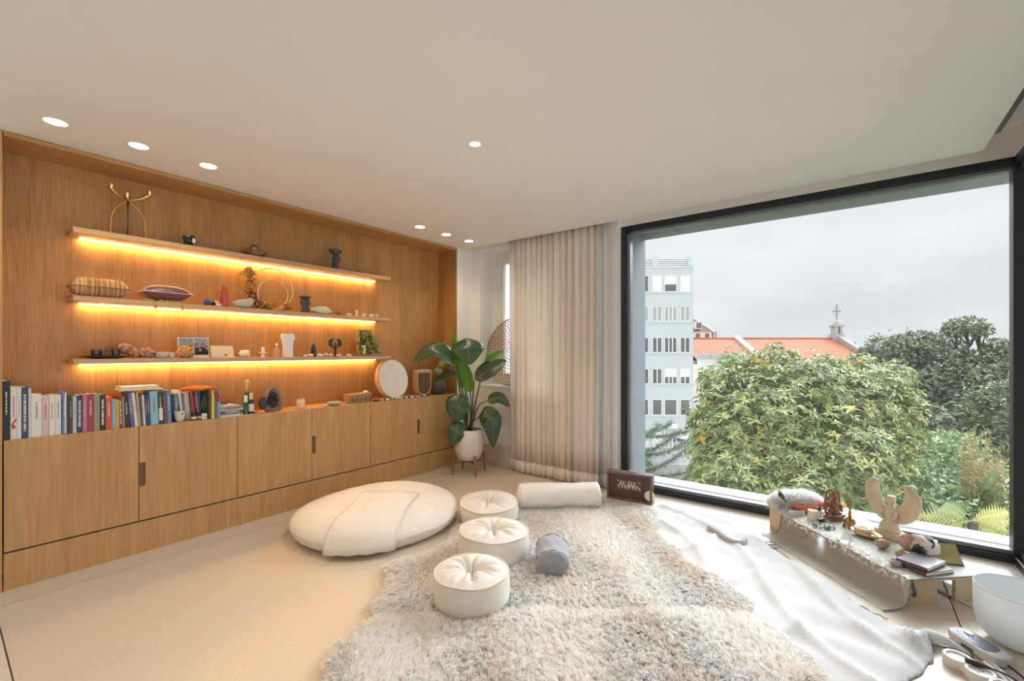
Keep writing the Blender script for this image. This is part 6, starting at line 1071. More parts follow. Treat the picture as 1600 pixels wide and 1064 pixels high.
# arched wooden lyre-box
X = -3.90; ya, yb = yy(648, X), yy(671, X); H_ = zz(660, 579, X) - ZT; w = yb - ya; t = thing('kalimba', 'u-shaped wooden box with ribbed dark front beside the frame drum', 'wooden instrument', (X, (ya + yb) / 2, ZT + .004)); t['category'] = 'instrument'
def ush(s): return [(-w / 2 * s, H_ * (.5 + .5 * s)), (-w / 2 * s, H_ * .35)] + [(-w / 2 * s * math.cos(a), H_ * .35 - H_ * .35 * s * math.sin(a)) for a in np.linspace(0.15, PI - .15, 13)] + [(w / 2 * s, H_ * .35), (w / 2 * s, H_ * (.5 + .5 * s))]
MB().plate(ush(1.0), .07).build('case', mat('warm_maple', (.58, .34, .15), rough=.35, coat=.4), t, bevel=.003); pn_ = MB().plate(ush(.80), .004, M=T(.036, 0, 0)).build('front_panel', mat('dark_panel', (.16, .085, .045), rough=.5), t)
for q in range(7): y = w * .33 * (q / 3 - 1); z0 = H_ * (.10 + .22 * (abs(q - 3) / 3) ** 2); MB().tube([(.039, y, z0), (.039, y, H_ * .88)], .0026, seg=6).build('slat', brownst, t)
MB().box(-.03, .03, -w * .44, w * .44, H_, H_ + .004).build('top_cap', mat('pale_cap', (.82, .76, .66), rough=.5), t)
# dark vase with dried flowers and horn ornament behind the plant
l = cm(684.5, -3.93); k_ = mpp(l); t = thing('round_vase', 'dark grey round vase with pale dried hydrangea behind the plant leaves', 'vase', l); r = rad(27, 684, l); MB().lathe([(0, 0), (r * .7, 0), (r, r * .55), (r * 1.02, r * 1.0), (r * .85, r * 1.55), (r * .55, r * 1.8), (r * .55, r * 1.86), (r * .48, r * 1.86), (r * .5, r * 1.6), (0, r * 1.5)], seg=30).build('vase', mat('charcoal_ceramic', (.10, .095, .09), rough=.6, var=.15, vscale=20), t, smooth=True, angle=60)
hy = [mat('green_hydrangea_' + n, c, rough=.9, trans=.2) for n, c in (('a', (.45, .46, .27)), ('b', (.58, .57, .38)), ('c', (.35, .37, .18)))]
for q, (u, v, px) in enumerate(((684, 580, 13), (689, 571, 12), (695, 566, 14), (700, 573, 12))):
    c = onx(u, v, -3.915) - l; mb = MB(); rr = px * .5 * k_
    for _ in range(130): d = Vector(unit(1)[0]); x, y, _2 = frame_from(d + Vector(unit(1)[0]) * .4); pc = c + d * rr * rnd.uniform(.7, 1); s_ = rr * .26; mb.add([pc + x * s_, pc + y * s_, pc - x * s_, pc - y * s_], [(0, 1, 2, 3)], mi=rnd.randrange(3))
    tag(mb.build('flower_head', hy, t), kind='stuff'); MB().tube(interp([(0, 0, r * 1.6), (c.x * .4, c.y * .3, r * 2.0), tuple(c)], 8), .0022, seg=5).build('stem', cols[5], t)
c = onx(699, 543, -3.93); a_ = [math.radians(q) for q in range(-70, 71, 14)]; rr = 11 * mpp(c)
t = thing('crescent_ornament', 'pale wooden crescent hung on the oak side panel above the vase', 'ornament', (c.x, 3.846, c.z)); t.rotation_euler = (0, 0, PI / 2)
MB().crescent([(rr * (.55 * math.cos(a) - .1), rr * math.sin(a)) for a in a_], [(rr * math.cos(a), rr * 1.08 * math.sin(a)) for a in a_], .012, x0=-.006 - .002, mi=0).build('crescent', oakS, t, smooth=True)
MB().tube([(-.006, rr * .75, rr * .2), (-.006, rr * .7, rr * 1.2)], .0015, seg=5).build('cord', brownst, t)
# ================================================================ low table by the window and what stands on it
TC = Vector((.238, 3.133, 0)); TROT = math.atan2(.685, .729); TL, TW, TZ = .956, .50, .150
bA = Vector((.729, .685, 0)); lA = Vector((-.685, .729, 0))
def tp(u, v, z=TZ + .006): return onz(u, v, z)
ply = wood('pale_plywood', (.56, .41, .25), (.68, .53, .36), grain=(2.5, 18, 18), knots=False, rough=.55)
t = thing('low_table', 'low pale plywood table with block legs beside the picture window', 'table', TC, TROT)
MB().box(0, TW, 0, TL, TZ - .016, TZ).build('tabletop', ply, t, bevel=.002)
for y in (.03, TL - .05):
    for x in (.015, TW - .195): MB().box(x, x + .18, y, y + .02, 0, TZ - .016).build('leg', ply, t, bevel=.001)
# sheer sequinned runner
def runner_mat():
    m = mat('sequinned_tulle', (.60, .62, .55), rough=.6); tr = m.node_tree; L = tr.links.new; nn = tr.nodes.new; b = next(n for n in tr.nodes if n.type == 'BSDF_PRINCIPLED'); out = next(n for n in tr.nodes if n.type == 'OUTPUT_MATERIAL')
    tc = nn('ShaderNodeTexCoord'); mp = nn('ShaderNodeMapping'); mp.inputs['Scale'].default_value = (1, 1, 1); L(tc.outputs['UV'], mp.inputs[0])
    vo = nn('ShaderNodeTexVoronoi'); vo.distance = 'CHEBYCHEV'; vo.inputs['Scale'].default_value = 150; vo.inputs['Randomness'].default_value = 0.0; L(mp.outputs[0], vo.inputs['Vector'])
    nz_ = nn('ShaderNodeTexNoise'); nz_.inputs['Scale'].default_value = 42; nz_.inputs['Detail'].default_value = 1; L(vo.outputs['Position'], nz_.inputs['Vector'])
    r = nn('ShaderNodeValToRGB'); r.color_ramp.interpolation = 'CONSTANT'; r.color_ramp.elements[0].color = (.60, .63, .58, 1); r.color_ramp.elements[1].position = .54; r.color_ramp.elements[1].color = (.80, .78, .69, 1); L(nz_.outputs[0], r.inputs[0])
    sp_ = nn('ShaderNodeSeparateXYZ'); L(tc.outputs['UV'], sp_.inputs[0]); mr = nn('ShaderNodeMapRange'); mr.inputs[1].default_value = .30; mr.inputs[2].default_value = .345; mr.inputs[3].default_value = .46; mr.inputs[4].default_value = .93; L(sp_.outputs[0], mr.inputs[0])
    m2 = nn('ShaderNodeMapRange'); m2.inputs[1].default_value = .19; m2.inputs[2].default_value = .24; L(sp_.outputs[0], m2.inputs[0]); mc = nn('ShaderNodeMix'); mc.data_type = 'RGBA'; L(m2.outputs[0], mc.inputs[0]); mc.inputs[6].default_value = (.60, .62, .56, 1); L(r.outputs[0], mc.inputs[7]); L(mc.outputs[2], b.inputs['Base Color'])
    tpn = nn('ShaderNodeBsdfTransparent'); mx = nn('ShaderNodeMixShader'); gt = nn('ShaderNodeMath'); gt.operation = 'GREATER_THAN'; gt.inputs[1].default_value = .54; L(nz_.outputs[0], gt.inputs[0]); mm2 = nn('ShaderNodeMath'); mm2.operation = 'MULTIPLY'; L(gt.outputs[0], mm2.inputs[0]); L(m2.outputs[0], mm2.inputs[1]); m9 = nn('ShaderNodeMath'); m9.operation = 'MULTIPLY'; m9.inputs[1].default_value = .92; L(mm2.outputs[0], m9.inputs[0]); mxx = nn('ShaderNodeMath'); mxx.operation = 'MAXIMUM'; L(m9.outputs[0], mxx.inputs[0]); L(mr.outputs[0], mxx.inputs[1]); L(mxx.outputs[0], mx.inputs[0]); L(tpn.outputs[0], mx.inputs[1]); L(b.outputs[0], mx.inputs[2]); L(mx.outputs[0], out.inputs[0]); return m
prof = interp([Vector(p) for p in ((TW + .004, 0, .012), (TW + .006, 0, .09), (TW + .003, 0, TZ - .004), (TW - .01, 0, TZ + .003), (.25, 0, TZ + .004), (.008, 0, TZ + .004), (-.006, 0, TZ - .006), (-.014, 0, .10), (-.020, 0, .055), (-.045, 0, .018), (-.09, 0, .006), (-.165, 0, .004))], 64)
t = thing('table_runner', 'sheer sage sequinned runner draped over the low table onto the floor', 'runner', TC, TROT); vs = []; fs = []; uvs = []; nl = 48; y0, y1 = -.012, TL - .004; acc = [0.0]
for i in range(1, 64): acc.append(acc[-1] + (prof[i] - prof[i - 1]).length)
for i, p in enumerate(prof):
    for j in range(nl + 1):
        y = y0 + (y1 - y0) * j / nl; fr_ = max(0, -p.x) / .165; vs.append((p.x + (.006 * math.sin(y * 23) * (1 if fr_ > .05 else 0)), y, max(p.z + .004 * fr_ * (1 + math.sin(y * 31 + p.x * 20)), .004))); uvs.append((acc[-1] - acc[i], y))
for i in range(63):
    for j in range(nl): a = i * (nl + 1) + j; fs.append((a, a + 1, a + nl + 2, a + nl + 1))
o = MB().add(vs, fs).build('cloth', runner_mat(), t, smooth=True); uvl = o.data.uv_layers.new(name='UVMap')
for lp in o.data.loops: uvl.data[lp.index].uv = uvs[lp.vertex_index]
pip = mat('sage_piping', (.22, .24, .22), rough=.6); MB().tube([Vector((p.x, y0, max(p.z, .004) + .002)) for p in prof[16:]], .0042, seg=6).build('end_piping', pip, t, smooth=True); MB().tube([Vector((p.x, y1, max(p.z, .004) + .002)) for p in prof[30:]], .0035, seg=6).build('end_piping', pip, t, smooth=True)
MB().tube(interp([Vector((-.002, y0 - .002, TZ)), Vector((.004, y0 - .004, .115)), Vector((.012, y0 - .003, .085)), Vector((.004, y0 - .002, .072)), Vector((-.012, y0, .085))], 14), [.003, .004, .006, .007, .007, .0075, .008, .008, .008, .007, .006, .005, .004, .003], seg=8).build('corner_tab', mat('dark_tab', (.10, .10, .10), rough=.7), t, smooth=True)
# strap with buckle lying along the runner's edge
pts = [onz(u, v, .006) for u, v in ((1204, 853), (1222, 866), (1250, 887), (1278, 905), (1300, 925), (1322, 936), (1345, 948), (1370, 961), (1388, 968))]
t = thing('buckled_strap', 'thin dark strap with metal buckle lying along the runner edge', 'strap', pts[0]); MB().tube([p - pts[0] + Vector((0, 0, .004 * (1 + math.sin(i * 1.3)))) for i, p in enumerate(interp(pts, 40))], .0045, seg=6, flat=.5).build('strap', pip, t, smooth=True)
ax = R(40, 'Z'); MB().tube([ax @ Vector(p) for p in ((-.03, -.02, .012), (.03, -.02, .012), (.03, .025, .012), (-.03, .025, .012), (-.03, -.02, .012))], .004, seg=6, M=T(-.0, .02, 0)).build('buckle', silver, t); MB().box(-.028, .028, -.02, .02, .003, .010, M=T(.012, -.025, 0) @ ax).build('slide', pip, t, bevel=.002)
# crate with white fleece
CRB = TC + lA * (TL + .012); t = thing('plywood_crate', 'open pale plywood crate at the far end of the low table', 'crate', CRB, TROT); cw, cl_, chh = .30, .125, .188
MB().box(0, .009, 0, cl_, 0, chh).build('end_panel', ply, t, bevel=.001); MB().box(cw - .009, cw, 0, cl_, 0, chh).build('end_panel', ply, t, bevel=.001); MB().box(.009, cw - .009, 0, .009, 0, chh).build('side_panel', ply, t, bevel=.001); MB().box(.009, cw - .009, cl_ - .009, cl_, 0, chh).build('side_panel', ply, t, bevel=.001); MB().box(.009, cw - .009, .009, cl_ - .009, 0, .009).build('bottom', ply, t)
fc = CRB + bA * (.17) + lA * .072 + Vector((0, 0, .150)); t = thing('white_fleece', 'fluffy white fleece bundled in the plywood crate', 'fleece', fc, TROT); MB().ell((0, 0, .045), (.185, .075, .065), nz=.2).build('core', mat('fleece_core', (.93, .92, .90), rough=1, trans=.6), t, smooth=True)
n = 9000; d = unit(n); d[:, 2] = np.abs(d[:, 2]) * .9 + .02 * d[:, 2]; R0 = d * np.array([.18, .072, .062]) + np.array([0, 0, .045]); dd = d * np.array([.5, .7, 1]) + rng.normal(0, .35, (n, 3)); dd /= np.linalg.norm(dd, axis=1, keepdims=True); tip = R0 + dd * rng.uniform(.035, .07, (n, 1)); tip[:, 2] -= .006; S_ = np.cross(dd, unit(n)); S_ /= np.linalg.norm(S_, axis=1, keepdims=True); w_ = .0022; m_ = (R0 + tip) / 2 + np.array([0, 0, .004])
tag(np_mesh('fleece', np.stack([R0 - S_ * w_, R0 + S_ * w_, m_ + S_ * w_, m_ - S_ * w_, tip], 1).reshape(-1, 3), np.concatenate([((np.arange(n) * 5)[:, None] + [0, 1, 2, 3]).reshape(-1), ((np.arange(n) * 5)[:, None] + [3, 2, 4]).reshape(-1)]), np.concatenate([np.full(n, 4), np.full(n, 3)]), mat('long_white_wool', (.95, .95, .94), rough=.9, trans=.65, spec=.05), t), kind='stuff')
c0 = at(1231, 800, 3.24); t = thing('feather_fan', 'dark tipped feather standing in the crate corner', 'feather', c0); a1 = at(1217, 766, 3.24) - c0; q_ = at(1228, 784, 3.24) - c0
MB().tube([Vector((0, 0, -.03)), Vector((0, 0, 0)), q_], [.006, .006, .004], seg=7).build('quill', mat('bound_handle', (.50, .28, .16), rough=.8), t, smooth=True)
right = Vector((cT, sT, 0)); vn = [q_ - right * .008, q_.lerp(a1, .5) - right * .028, a1 - right * .006, a1 + right * .008, q_.lerp(a1, .4) + right * .012, q_ + right * .008]; fwd_ = Vector((-sT, cT, 0)) * .002
MB().add([p - fwd_ for p in vn] + [p + fwd_ for p in vn], [(0, 1, 2, 3, 4, 5), (11, 10, 9, 8, 7, 6)] + [(i, (i + 1) % 6, 6 + (i + 1) % 6, 6 + i) for i in range(6)]).build('vane', mat('barred_feather', (.45, .42, .38), rough=.8, col2=(.05, .04, .04), vscale=30, contrast=(.45, .55)), t)
# orange cloth
oc = CRB + bA * .20 - lA * .004 + Vector((0, 0, .205)); t = thing('orange_cloth', 'bright orange cloth folded over the crate front', 'cloth', oc, TROT); vs = []; fs = []
for i in range(21):
    for j in range(9): x = (i / 20 - .5) * .26; y = (j / 8 - .6) * .09; vs.append((x, y, .014 + .010 * math.sin(x * 40 + j) - .5 * max(0, -.01 - y) * (1.2 if y < -.01 else 0) + .004 * math.sin(j * 2.1)))
for i in range(20):
    for j in range(8): a = i * 9 + j; fs.append((a, a + 1, a + 10, a + 9))
MB().add(vs, fs).build('cloth', mat('orange_silk', (.80, .13, .025), rough=.6, var=.2, vscale=20), t, smooth=True, solid=.003)
MB().ell((.15, -.01, .006), (.03, .022, .018), nz=.3).build('knot', mat('rust_silk', (.40, .09, .04), rough=.7), t, smooth=True)
SX_ = TZ + .006
def tthing(name, label, cat, u, v, rz=0.0, dz=0.0): p = tp(u, v); return thing(name, label, cat, (p.x, p.y, SX_ + dz), rz), mpp(p)
# notebooks, candle, vials
for dz, h, c, lb in ((0, .010, (.80, .78, .73), 'white notebook at the bottom of the pair near the crate'), (.0105, .024, (.45, .47, .52), 'silver-grey notebook on top of the pair near the crate')):
    t, k_ = tthing('notebook', lb, 'notebook', 1246, 807, TROT + .15, dz); MB().box(-.075, .075, 0, .10, 0, h * .15).box(-.075, .075, 0, .10, h * .85, h).box(-.075, -.071, 0, .10, 0, h).build('cover', bcol(c), t); MB().box(-.071, .073, .002, .098, h * .15, h * .85).build('pages', pages, t)
t, k_ = tthing('pillar_candle', 'ivory pillar candle beside the silver notebook', 'candle', 1270, 812); MB().lathe([(0, 0), (.031, 0), (.032, .004), (.032, .066), (.029, .07), (.024, .066), (0, .064)], seg=26).build('wax', mat('ivory_wax', (.84, .78, .62), rough=.5, subsurf=.2), t, smooth=True, angle=50); MB().tube([(0, 0, .062), (.001, 0, .076)], .0012, seg=5).build('wick', blackm, t)
t, k_ = tthing('dropper_vial', 'small clear vial with black cap behind the ivory candle', 'bottle', 1281, 808); MB().lathe([(0, 0), (.012, 0), (.012, .045), (.006, .052), (0, .052)], seg=16).build('vial', mat('vial_glass', (.75, .72, .66), rough=.1, alpha=.6), t, smooth=True, angle=50); MB().lathe([(.010, .048), (.010, .07), (.005, .072), (.005, .092), (0, .094)], seg=14).build('cap', blackm, t, smooth=True, angle=50)
t, k_ = tthing('roller_bottle', 'small black roller bottle lying beside the ivory candle', 'bottle', 1285, 815, TROT + .3); MB().tube([(-.03, 0, .011), (.012, 0, .011)], .011, seg=14).build('body', blackm, t, smooth=True, angle=50); MB().tube([(.012, 0, .011), (.032, 0, .011)], .0095, seg=14).build('cap', mat('grey_cap', (.4, .4, .42), rough=.3), t, smooth=True, angle=50)
t, k_ = tthing('bead_necklace', 'string of jade green beads coiled on the runner', 'necklace', 1290, 826); jd = [mat('jade_' + n, c, rough=.25) for n, c in (('a', (.10, .24, .16)), ('b', (.22, .36, .27)), ('c', (.30, .17, .10)))]
for q in range(46): a = q * .42; rr = .028 + .022 * math.sin(q * .37); MB().ell((rr * math.cos(a) * 1.5, rr * math.sin(a), .0055 + .003 * (q % 3)), (.0056,) * 3, seg=8, rings=6).build('bead', jd[0 if q % 5 else 2 if q % 2 else 1], t, smooth=True)
# carved seated figure with openwork surround
t, k_ = tthing('wood_carving', 'reddish carved wooden seated figure with openwork surround', 'carving', 1303, 811, TH - PI / 2 + .15); cw_ = mat('carved_redwood', (.30, .12, .055), rough=.35, var=.25, vscale=30, coat=.25)
MB().box(-.04, .04, -.055, .055, 0, .014).box(-.034, .034, -.05, .05, .014, .022).build('base', cw_, t, bevel=.003)
MB().lathe([(0, .02), (.032, .025), (.036, .05), (.026, .085), (.030, .11), (.022, .13), (.010, .138), (0, .14)], seg=18).build('torso', cw_, t, smooth=True); MB().ell((.004, 0, .160), (.021, .021, .025), nz=.1).lathe([(.018, .175), (.014, .19), (.006, .2), (0, .204)], seg=12).build('head', cw_, t, smooth=True)
for s in (-1, 1):
    MB().tube(interp([(.0, s * .03, .035), (.03, s * .045, .034), (.042, s * .012, .03), (.04, -s * .02, .03)], 12), [.016, .017, .017, .016, .015, .014, .013, .012, .011, .01, .009, .008], seg=9).build('leg', cw_, t, smooth=True)
    MB().tube(interp([(0, s * .028, .115), (.012, s * .046, .09), (.034, s * .03, .066)], 10), .008, seg=8).build('arm', cw_, t, smooth=True)
    MB().tube(interp([(-.012, s * .045, .02), (-.014, s * .058, .08), (-.014, s * .056, .14), (-.012, s * .045, .19), (-.012, s * .012, .212)], 24), .007, seg=8).build('surround', cw_, t, smooth=True)
    for (y, z, r) in ((.047, .055, .013), (.044, .095, .014), (.042, .135, .014), (.034, .175, .013)): MB().tube([(-.012, s * y + r * math.cos(a), z + r * 1.2 * math.sin(a)) for a in np.linspace(0, 2 * PI, 15)], .0042, seg=6).build('scroll', cw_, t, smooth=True)
# brass hand bell
t, k_ = tthing('hand_bell', 'ornate brass hand bell with tall handle beside the carving', 'bell', 1328, 823); br2 = mat('aged_brass', (.38, .25, .11), rough=.35, metal=.9, var=.3, vscale=40)
MB().lathe([(.040, 0), (.042, .003), (.037, .012), (.031, .032), (.028, .05), (.020, .06), (0, .064)], seg=26).build('bell', br2, t, smooth=True, angle=60); MB().lathe([(.010, .062), (.012, .07), (.007, .075), (.011, .085), (.007, .092), (.010, .10), (.006, .106), (.006, .14), (.010, .145), (.018, .156), (.020, .166), (.014, .178), (.006, .184), (.003, .20), (0, .205)], seg=18).build('handle', br2, t, smooth=True)
# glass pyramid, ring
t, k_ = tthing('glass_pyramid', 'clear glass pyramid near the front of the runner', 'pyramid', 1323, 848, .5); MB().lathe([(.047, 0), (0, .105)], seg=4).build('pyramid', mat('clear_crystal', (.80, .83, .85), rough=.05, alpha=.45, coat=1, spec=.8), t)
p = tp(1313, 846); t = thing('finger_ring', 'small silver ring beside the glass pyramid', 'ring', (p.x - .02, p.y - .01, SX_)); MB().tube([(.011 * math.cos(a), .011 * math.sin(a), .003) for a in np.linspace(0, 2 * PI, 21)], .0026, seg=6).build('band', silver, t, smooth=True); MB().ell((.011, 0, .007), (.006, .006, .004)).build('stone', blackm, t, smooth=True)
# brass boat dish with candle
t, k_ = tthing('brass_dish', 'boat-shaped brass dish holding a pale candle', 'dish', 1351, 838, -.55); MB().lathe([(0, 0), (.035, 0), (.062, .018), (.068, .032), (.065, .033), (.055, .018), (0, .008)], seg=36, M=Matrix.Diagonal((1.2, .8, 1, 1)), wob=lambda a, z: 1 + (.25 * max(0, math.cos(a)) ** 6)).build('dish', mat('satin_brass', (.66, .47, .22), rough=.35, metal=.8), t, smooth=True)
MB().lathe([(0, .010), (.042, .012), (.046, .05), (.040, .054), (.03, .046), (0, .042)], seg=24, M=T(-.012, 0, 0) @ Matrix.Diagonal((1.1, .8, 1, 1))).build('candle', mat('soft_wax', (.85, .76, .55), rough=.5, subsurf=.3), t, smooth=True)
t, k_ = tthing('agate_egg', 'brown agate egg lying on the runner', 'egg', 1379, 857, TROT); MB().ell((0, 0, .028), (.040, .030, .028), seg=20, rings=14).build('egg', mat('brown_agate', (.34, .22, .14), rough=.18, col2=(.52, .40, .28), vscale=14, stretch=(1, 1, 4)), t, smooth=True)
# stone angel: a winged kneeling figure
p = tp(1392, 838); t = thing('winged_statue', 'cream alabaster statue of a winged figure with raised wings', 'statue', (p.x + .0, p.y, SX_), math.radians(-128)); t.scale = (.93, .93, .95); alab = mat('alabaster', (.76, .64, .47), rough=.4, subsurf=.15, var=.05, vscale=12)
MB().prism([(.07 * math.cos(a), .12 * math.sin(a)) for a in np.linspace(0, 2 * PI, 37)[:-1]], 0, .016).prism([(.058 * math.cos(a), .105 * math.sin(a)) for a in np.linspace(0, 2 * PI, 37)[:-1]], .016, .04).build('plinth', alab, t, bevel=.004)
vs = []; fs = []; seg = 28; st = [(.038, .050, .066), (.06, .048, .062), (.085, .042, .052), (.11, .034, .042), (.135, .031, .040), (.16, .034, .048), (.182, .030, .046), (.198, .022, .032), (.21, .015, .018), (.222, .014, .016)]
for z, a, b in st:
    for k in range(seg): an = 2 * PI * k / seg; fo = 1 + (.05 * math.sin(9 * an) if z < .1 else 0); vs.append((a * math.cos(an) * fo + (.012 if z < .1 else 0), b * math.sin(an) * fo, z))
for i in range(len(st) - 1):
    for k in range(seg): fs.append((i * seg + k, i * seg + (k + 1) % seg, (i + 1) * seg + (k + 1) % seg, (i + 1) * seg + k))
fs += [tuple(reversed(range(seg))), tuple((len(st) - 1) * seg + k for k in range(seg))]; MB().add(vs, fs).build('figure', alab, t, smooth=True)
MB().ell((.003, 0, .245), (.023, .021, .030)).build('head', alab, t, smooth=True); MB().lathe([(.024, .225), (.0265, .25), (.025, .268), (.020, .275), (0, .277)], seg=18, M=T(-.003, 0, 0)).build('headdress', alab, t, smooth=True); MB().ell((.026, 0, .242), (.005, .004, .007)).build('nose', alab, t, smooth=True)
for s in (-1, 1):
    n = 20; inn = interp([Vector((s * y, z, 0)) for y, z in ((.030, .185), (.045, .205), (.068, .245), (.082, .29), (.082, .335), (.072, .368))], n); out = interp([Vector((s * y, z, 0)) for y, z in ((.030, .100), (.075, .105), (.130, .145), (.168, .21), (.178, .30), (.125, .374))], n)
    wg = MB().crescent([(q.x, q.y) for q in inn], [(q.x * (1 + .03 * (i % 2)), q.y) for i, q in enumerate(out)], .030, nw=9, bow=-.012).build('wing', alab, t, smooth=True)
    for i in range(3, n - 1): a_ = Vector((.012 - .012 * math.sin(PI * i / (n - 1)), *(inn[i].lerp(out[i], .35)).xy)); b_ = Vector((.006 - .012 * math.sin(PI * i / (n - 1)), *(inn[i].lerp(out[i], .97)).xy)); MB().tube([a_, a_.lerp(b_, .5) + Vector((.004, 0, 0)), b_], [.003, .0045, .003], seg=5).build('feather', alab, wg, smooth=True)
    MB().tube(interp([(.012, s * .042, .178), (.032, s * .045, .145), (.044, s * .02, .125)], 10), [.016, .015, .014, .013, .012, .012, .011, .011, .010, .009], seg=9).build('arm', alab, t, smooth=True)
# shell, rock, books
t, k_ = tthing('turban_shell', 'brown spiral turban shell in front of the geode rock', 'shell', 1409, 872); shm_ = mat('shell_brown', (.26, .17, .10), rough=.25, col2=(.55, .43, .30), vscale=20, stretch=(1, 1, 5))
MB().lathe([(0, .002), (.022, .004), (.034, .018), (.031, .030), (.018, .036), (.016, .041), (.008, .044), (.006, .05), (0, .055)], seg=24, wob=lambda a, z: 1 + .06 * math.sin(a + z * 80)).build('shell', shm_, t, smooth=True)
t, k_ = tthing('geode_rock', 'pink and white rock with black patches at the table edge', 'rock', 1438, 870, .3); rk = mat('pink_white_rock', (.80, .77, .74), rough=.7, col2=(.70, .58, .53), vscale=9, bump=.4, bscale=50); MB().ell((.02, .01, .060), (.068, .062, .063), nz=.35, fq=2, seed=3, flat=-.95, seg=26, rings=18).build('rock', rk, t, smooth=True); MB().ell((-.042, .035, .060), (.042, .042, .048), nz=.4, fq=3, seed=9, flat=-.95, seg=20, rings=14).build('pink_lobe', mat('pink_crystal', (.64, .42, .35), rough=.8, bump=.8, bscale=60, var=.2, vscale=40), t, smooth=True)
MB().ell((-.014, -.030, .046), (.038, .030, .036), nz=.35, fq=3, seed=5).build('black_patch', blackm, t, smooth=True)
MB().tube(interp([(.03, -.052, .075), (.045, -.040, .095), (.04, -.020, .112), (.055, -.008, .108)], 12), [.002, .004, .006, .005, .007, .006, .008, .007, .005, .006, .004, .002], seg=7).build('black_vein', blackm, t, smooth=True)
p = tp(1421, 852); t = thing('dried_rosebud', 'small rust red dried rosebud behind the pink rock', 'dried flower', (p.x, p.y, SX_)); sprig(t, (0, 0, .02), 60, .007, .022, [cols[2], mat('dried_rose', (.33, .10, .07), rough=.9)], 'petals', (0, 0, .6)); MB().tube([(0, 0, 0), (0, 0, .022)], .003, seg=6).build('stem', cols[3], t)
t, k_ = tthing('lilac_pouch', 'crumpled lilac velvet pouch in front of the notebooks', 'pouch', 1403, 883, TROT); MB().ell((0, 0, .016), (.045, .030, .020), nz=.5, fq=3, seed=8, flat=-.8, seg=24, rings=14).build('bag', mat('lilac_velvet', (.50, .38, .47), rough=.85, sheen=.6), t, smooth=True); MB().tube([(.03, 0, .02), (.05, .005, .012), (.062, -.004, .006)], .0025, seg=6).build('cord', blackm, t, smooth=True)
for q, (dz, h, c, rz, lb) in enumerate(((0, .022, (.16, .08, .07), 0, 'dark red notebook at the bottom of the pair at the table corner'), (.0225, .020, (.12, .09, .11), .22, 'dark notebook with cream pages on top of the pair at the table corner'))):
    pb = tp(1424, 892); t = thing('notebook', lb, 'notebook', (pb.x, pb.y, SX_ + dz), TROT + .12 + rz); MB().box(0, .20, -.07, .07, 0, .0025).box(0, .20, -.07, .07, h - .0025, h).box(0, .003, -.07, .07, 0, h).build('cover', bcol(c), t); MB().box(.003, .196, -.067, .067, .0025, h - .0025).build('pages', pages, t)
pb = tp(1480, 880); t = thing('open_book', 'open olive-gold booklet fanned out at the table edge', 'book', (pb.x - .02, pb.y + .03, SX_), TROT - .35); og = mat('olive_gold_paper', (.36, .31, .12), rough=.6, var=.3, vscale=8)
for q in range(7):
    a = math.radians(14 + q * 17); MB().box(-.075, .075, 0, .11, -.0008, .0008, M=T(0, -.05, .004 + .0005 * q) @ R(math.degrees(a) * .45, 'X')).build('leaf', og, t)
MB().box(-.078, .078, -.055, .065, .0, .003).build('cover', mat('dark_olive', (.10, .09, .05), rough=.6), t)
# ================================================================ singing bowl, controller, sockets, leads
bc = Vector((.618, 3.045, 0)); fz_ = mat('frosted_quartz', (.86, .885, .89), rough=.55, trans=.45, subsurf=.1)
t = thing('singing_bowl', 'large white frosted crystal singing bowl at the right edge', 'bowl', bc); MB().lathe([(0, 0), (.07, 0), (.115, .018), (.148, .06), (.160, .12), (.162, .25), (.160, .253), (.155, .25), (.153, .12), (.140, .065), (.108, .026), (.06, .01), (0, .01)], seg=64).build('bowl', fz_, t, smooth=True, angle=70); MB().tube([(.1585 * math.cos(a), .1585 * math.sin(a), .2525) for a in np.linspace(0, 2 * PI, 65)], .0035, seg=6).build('rim', fz_, t, smooth=True)
cc = Vector((.452, 2.868, 0)); cr = math.atan2(-.20, .155); t = thing('control_box', 'grey electronic control box with dark keypad on the floor', 'controller', cc, cr); gp = mat('grey_plastic', (.55, .555, .54), rough=.35); hs = [(.115, 0), (.10, .040), (.055, .052), (-.075, .052), (-.11, .036), (-.118, 0), (-.11, -.036), (-.075, -.052), (.055, -.052), (.10, -.040)]
MB().prism(hs, .004, .044).build('housing', gp, t, bevel=.006); pk = MB().prism([(.07, 0), (.055, .036), (.03, .042), (-.08, .042), (-.105, .024), (-.108, 0), (-.105, -.024), (-.08, -.042), (.03, -.042), (.055, -.036)], .044, .0455).build('keypad', mat('slate_keypad', (.11, .14, .19), rough=.4), t)
MB().lathe([(0, .0455), (.017, .0455), (.016, .051), (0, .0515)], seg=20, M=T(-.06, .012, 0) @ Matrix.Diagonal((1.2, .8, 1, 1))).build('dial', wht, pk, smooth=True, angle=40); MB().box(-.038, -.022, -.012, -.002, .0455, .0475).build('display_window', blackm, pk)
for (x, y) in ((-.085, -.015), (-.07, -.022), (-.055, -.026), (-.04, -.03), (-.02, -.032), (0, -.032), (.03, .02), (.035, 0), (.05, -.012), (.03, -.02)): MB().box(x - .005, x + .005, y - .0025, y + .0025, .0455, .0468).build('key', wht if x < .03 else silver, pk)
for q in range(9): MB().box(-.03 + q * .006, -.027 + q * .006, -.0535, -.052, .012, .024).build('vent_slot', blackm, t)
p2 = [onz(u, v, .01) for u, v in ((1556, 1032), (1575, 1043), (1600, 1060), (1630, 1075))]; p0_ = Vector((cc.x + .115 * math.cos(cr), cc.y + .115 * math.sin(cr), .02))
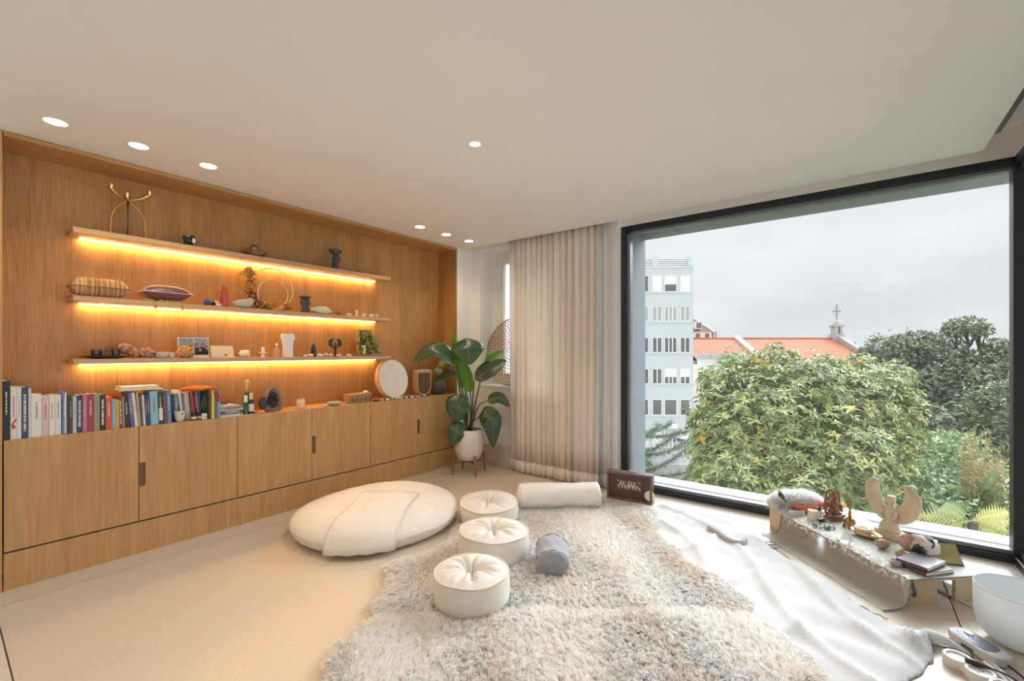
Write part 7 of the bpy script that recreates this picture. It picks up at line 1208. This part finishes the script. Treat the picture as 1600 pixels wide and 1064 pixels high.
tag(MB().tube(interp([p0_, p0_ + Vector((.03, -.05, -.006)), p0_ + Vector((.06, -.15, -.014)), p0_ + Vector((.10, -.3, -.014))], 24), .0045, seg=8).build('power_lead', blackm, smooth=True), 'black power lead running from the grey control box', 'cable')
pc_ = onz(1512, 1050, 0); t = thing('socket_strip', 'white three-lobed socket strip on the floor at the lower right', 'socket strip', pc_, math.radians(-48)); wp = mat('white_plastic', (.80, .79, .77), rough=.4)
for q in range(3):
    x = q * .088 - .04; MB().lathe([(.046, 0), (.048, .003), (.048, .038), (.045, .042), (.036, .042), (.034, .034), (0, .034)], seg=36, M=T(x, 0, 0)).build('socket', wp, t, smooth=True, angle=40)
    for s in (-1, 1): MB().lathe([(0, .0335), (.0035, .0335), (.0035, .0346), (0, .0346)], seg=10, M=T(x, s * .0095, 0)).build('pin_hole', blackm, t)
MB().box(-.04, .136, -.03, .03, .001, .029).build('body', wp, t, bevel=.004)
pl0 = pc_ + Vector((.02, .0, .046)); pl1 = pl0 + Vector((.055, -.005, .010)); t = thing('mains_plug', 'black plug lying across the white socket strip', 'plug', pl0); MB().tube([Vector((-.028, .006, 0)), Vector((-.02, .005, 0)), Vector((.012, .001, 0)), Vector((.03, -.001, 0)), Vector((.045, -.003, 0))], [.010, .017, .015, .009, .006], seg=14, flat=.8).build('plug', blackm, t, smooth=True); MB().tube(interp([(.045, -.003, 0), (.09, -.02, 0), (.14, -.06, -.01), (.2, -.14, -.035)], 20), .004, seg=8).build('lead', blackm, t, smooth=True)
q0 = onz(1538, 1034, .012)
for s, lb in ((0, 'left white flat cable beside the socket strip'), (.016, 'right white flat cable beside the socket strip')): tag(MB().tube(interp([q0 + Vector((s, s, 0)), q0 + Vector((.03 + s, -.06 + s, 0)), q0 + Vector((.06 + s, -.14 + s, -.004)), q0 + Vector((.09 + s, -.24 + s, -.006))], 16), .006, seg=8).build('white_cable', wp, smooth=True), lb, 'cable')
bt = [Vector((.50, 3.36, .006)), Vector((.585, 3.46, .005)), Vector((.68, 3.52, .005))]
tag(MB().tube(interp([onz(1464, 921, .006), onz(1490, 933, .006), onz(1520, 948, .006), onz(1545, 958, .006)], 16), .006, seg=8).build('white_cable', wp, smooth=True), 'white cable on the floor running under the low table', 'cable')
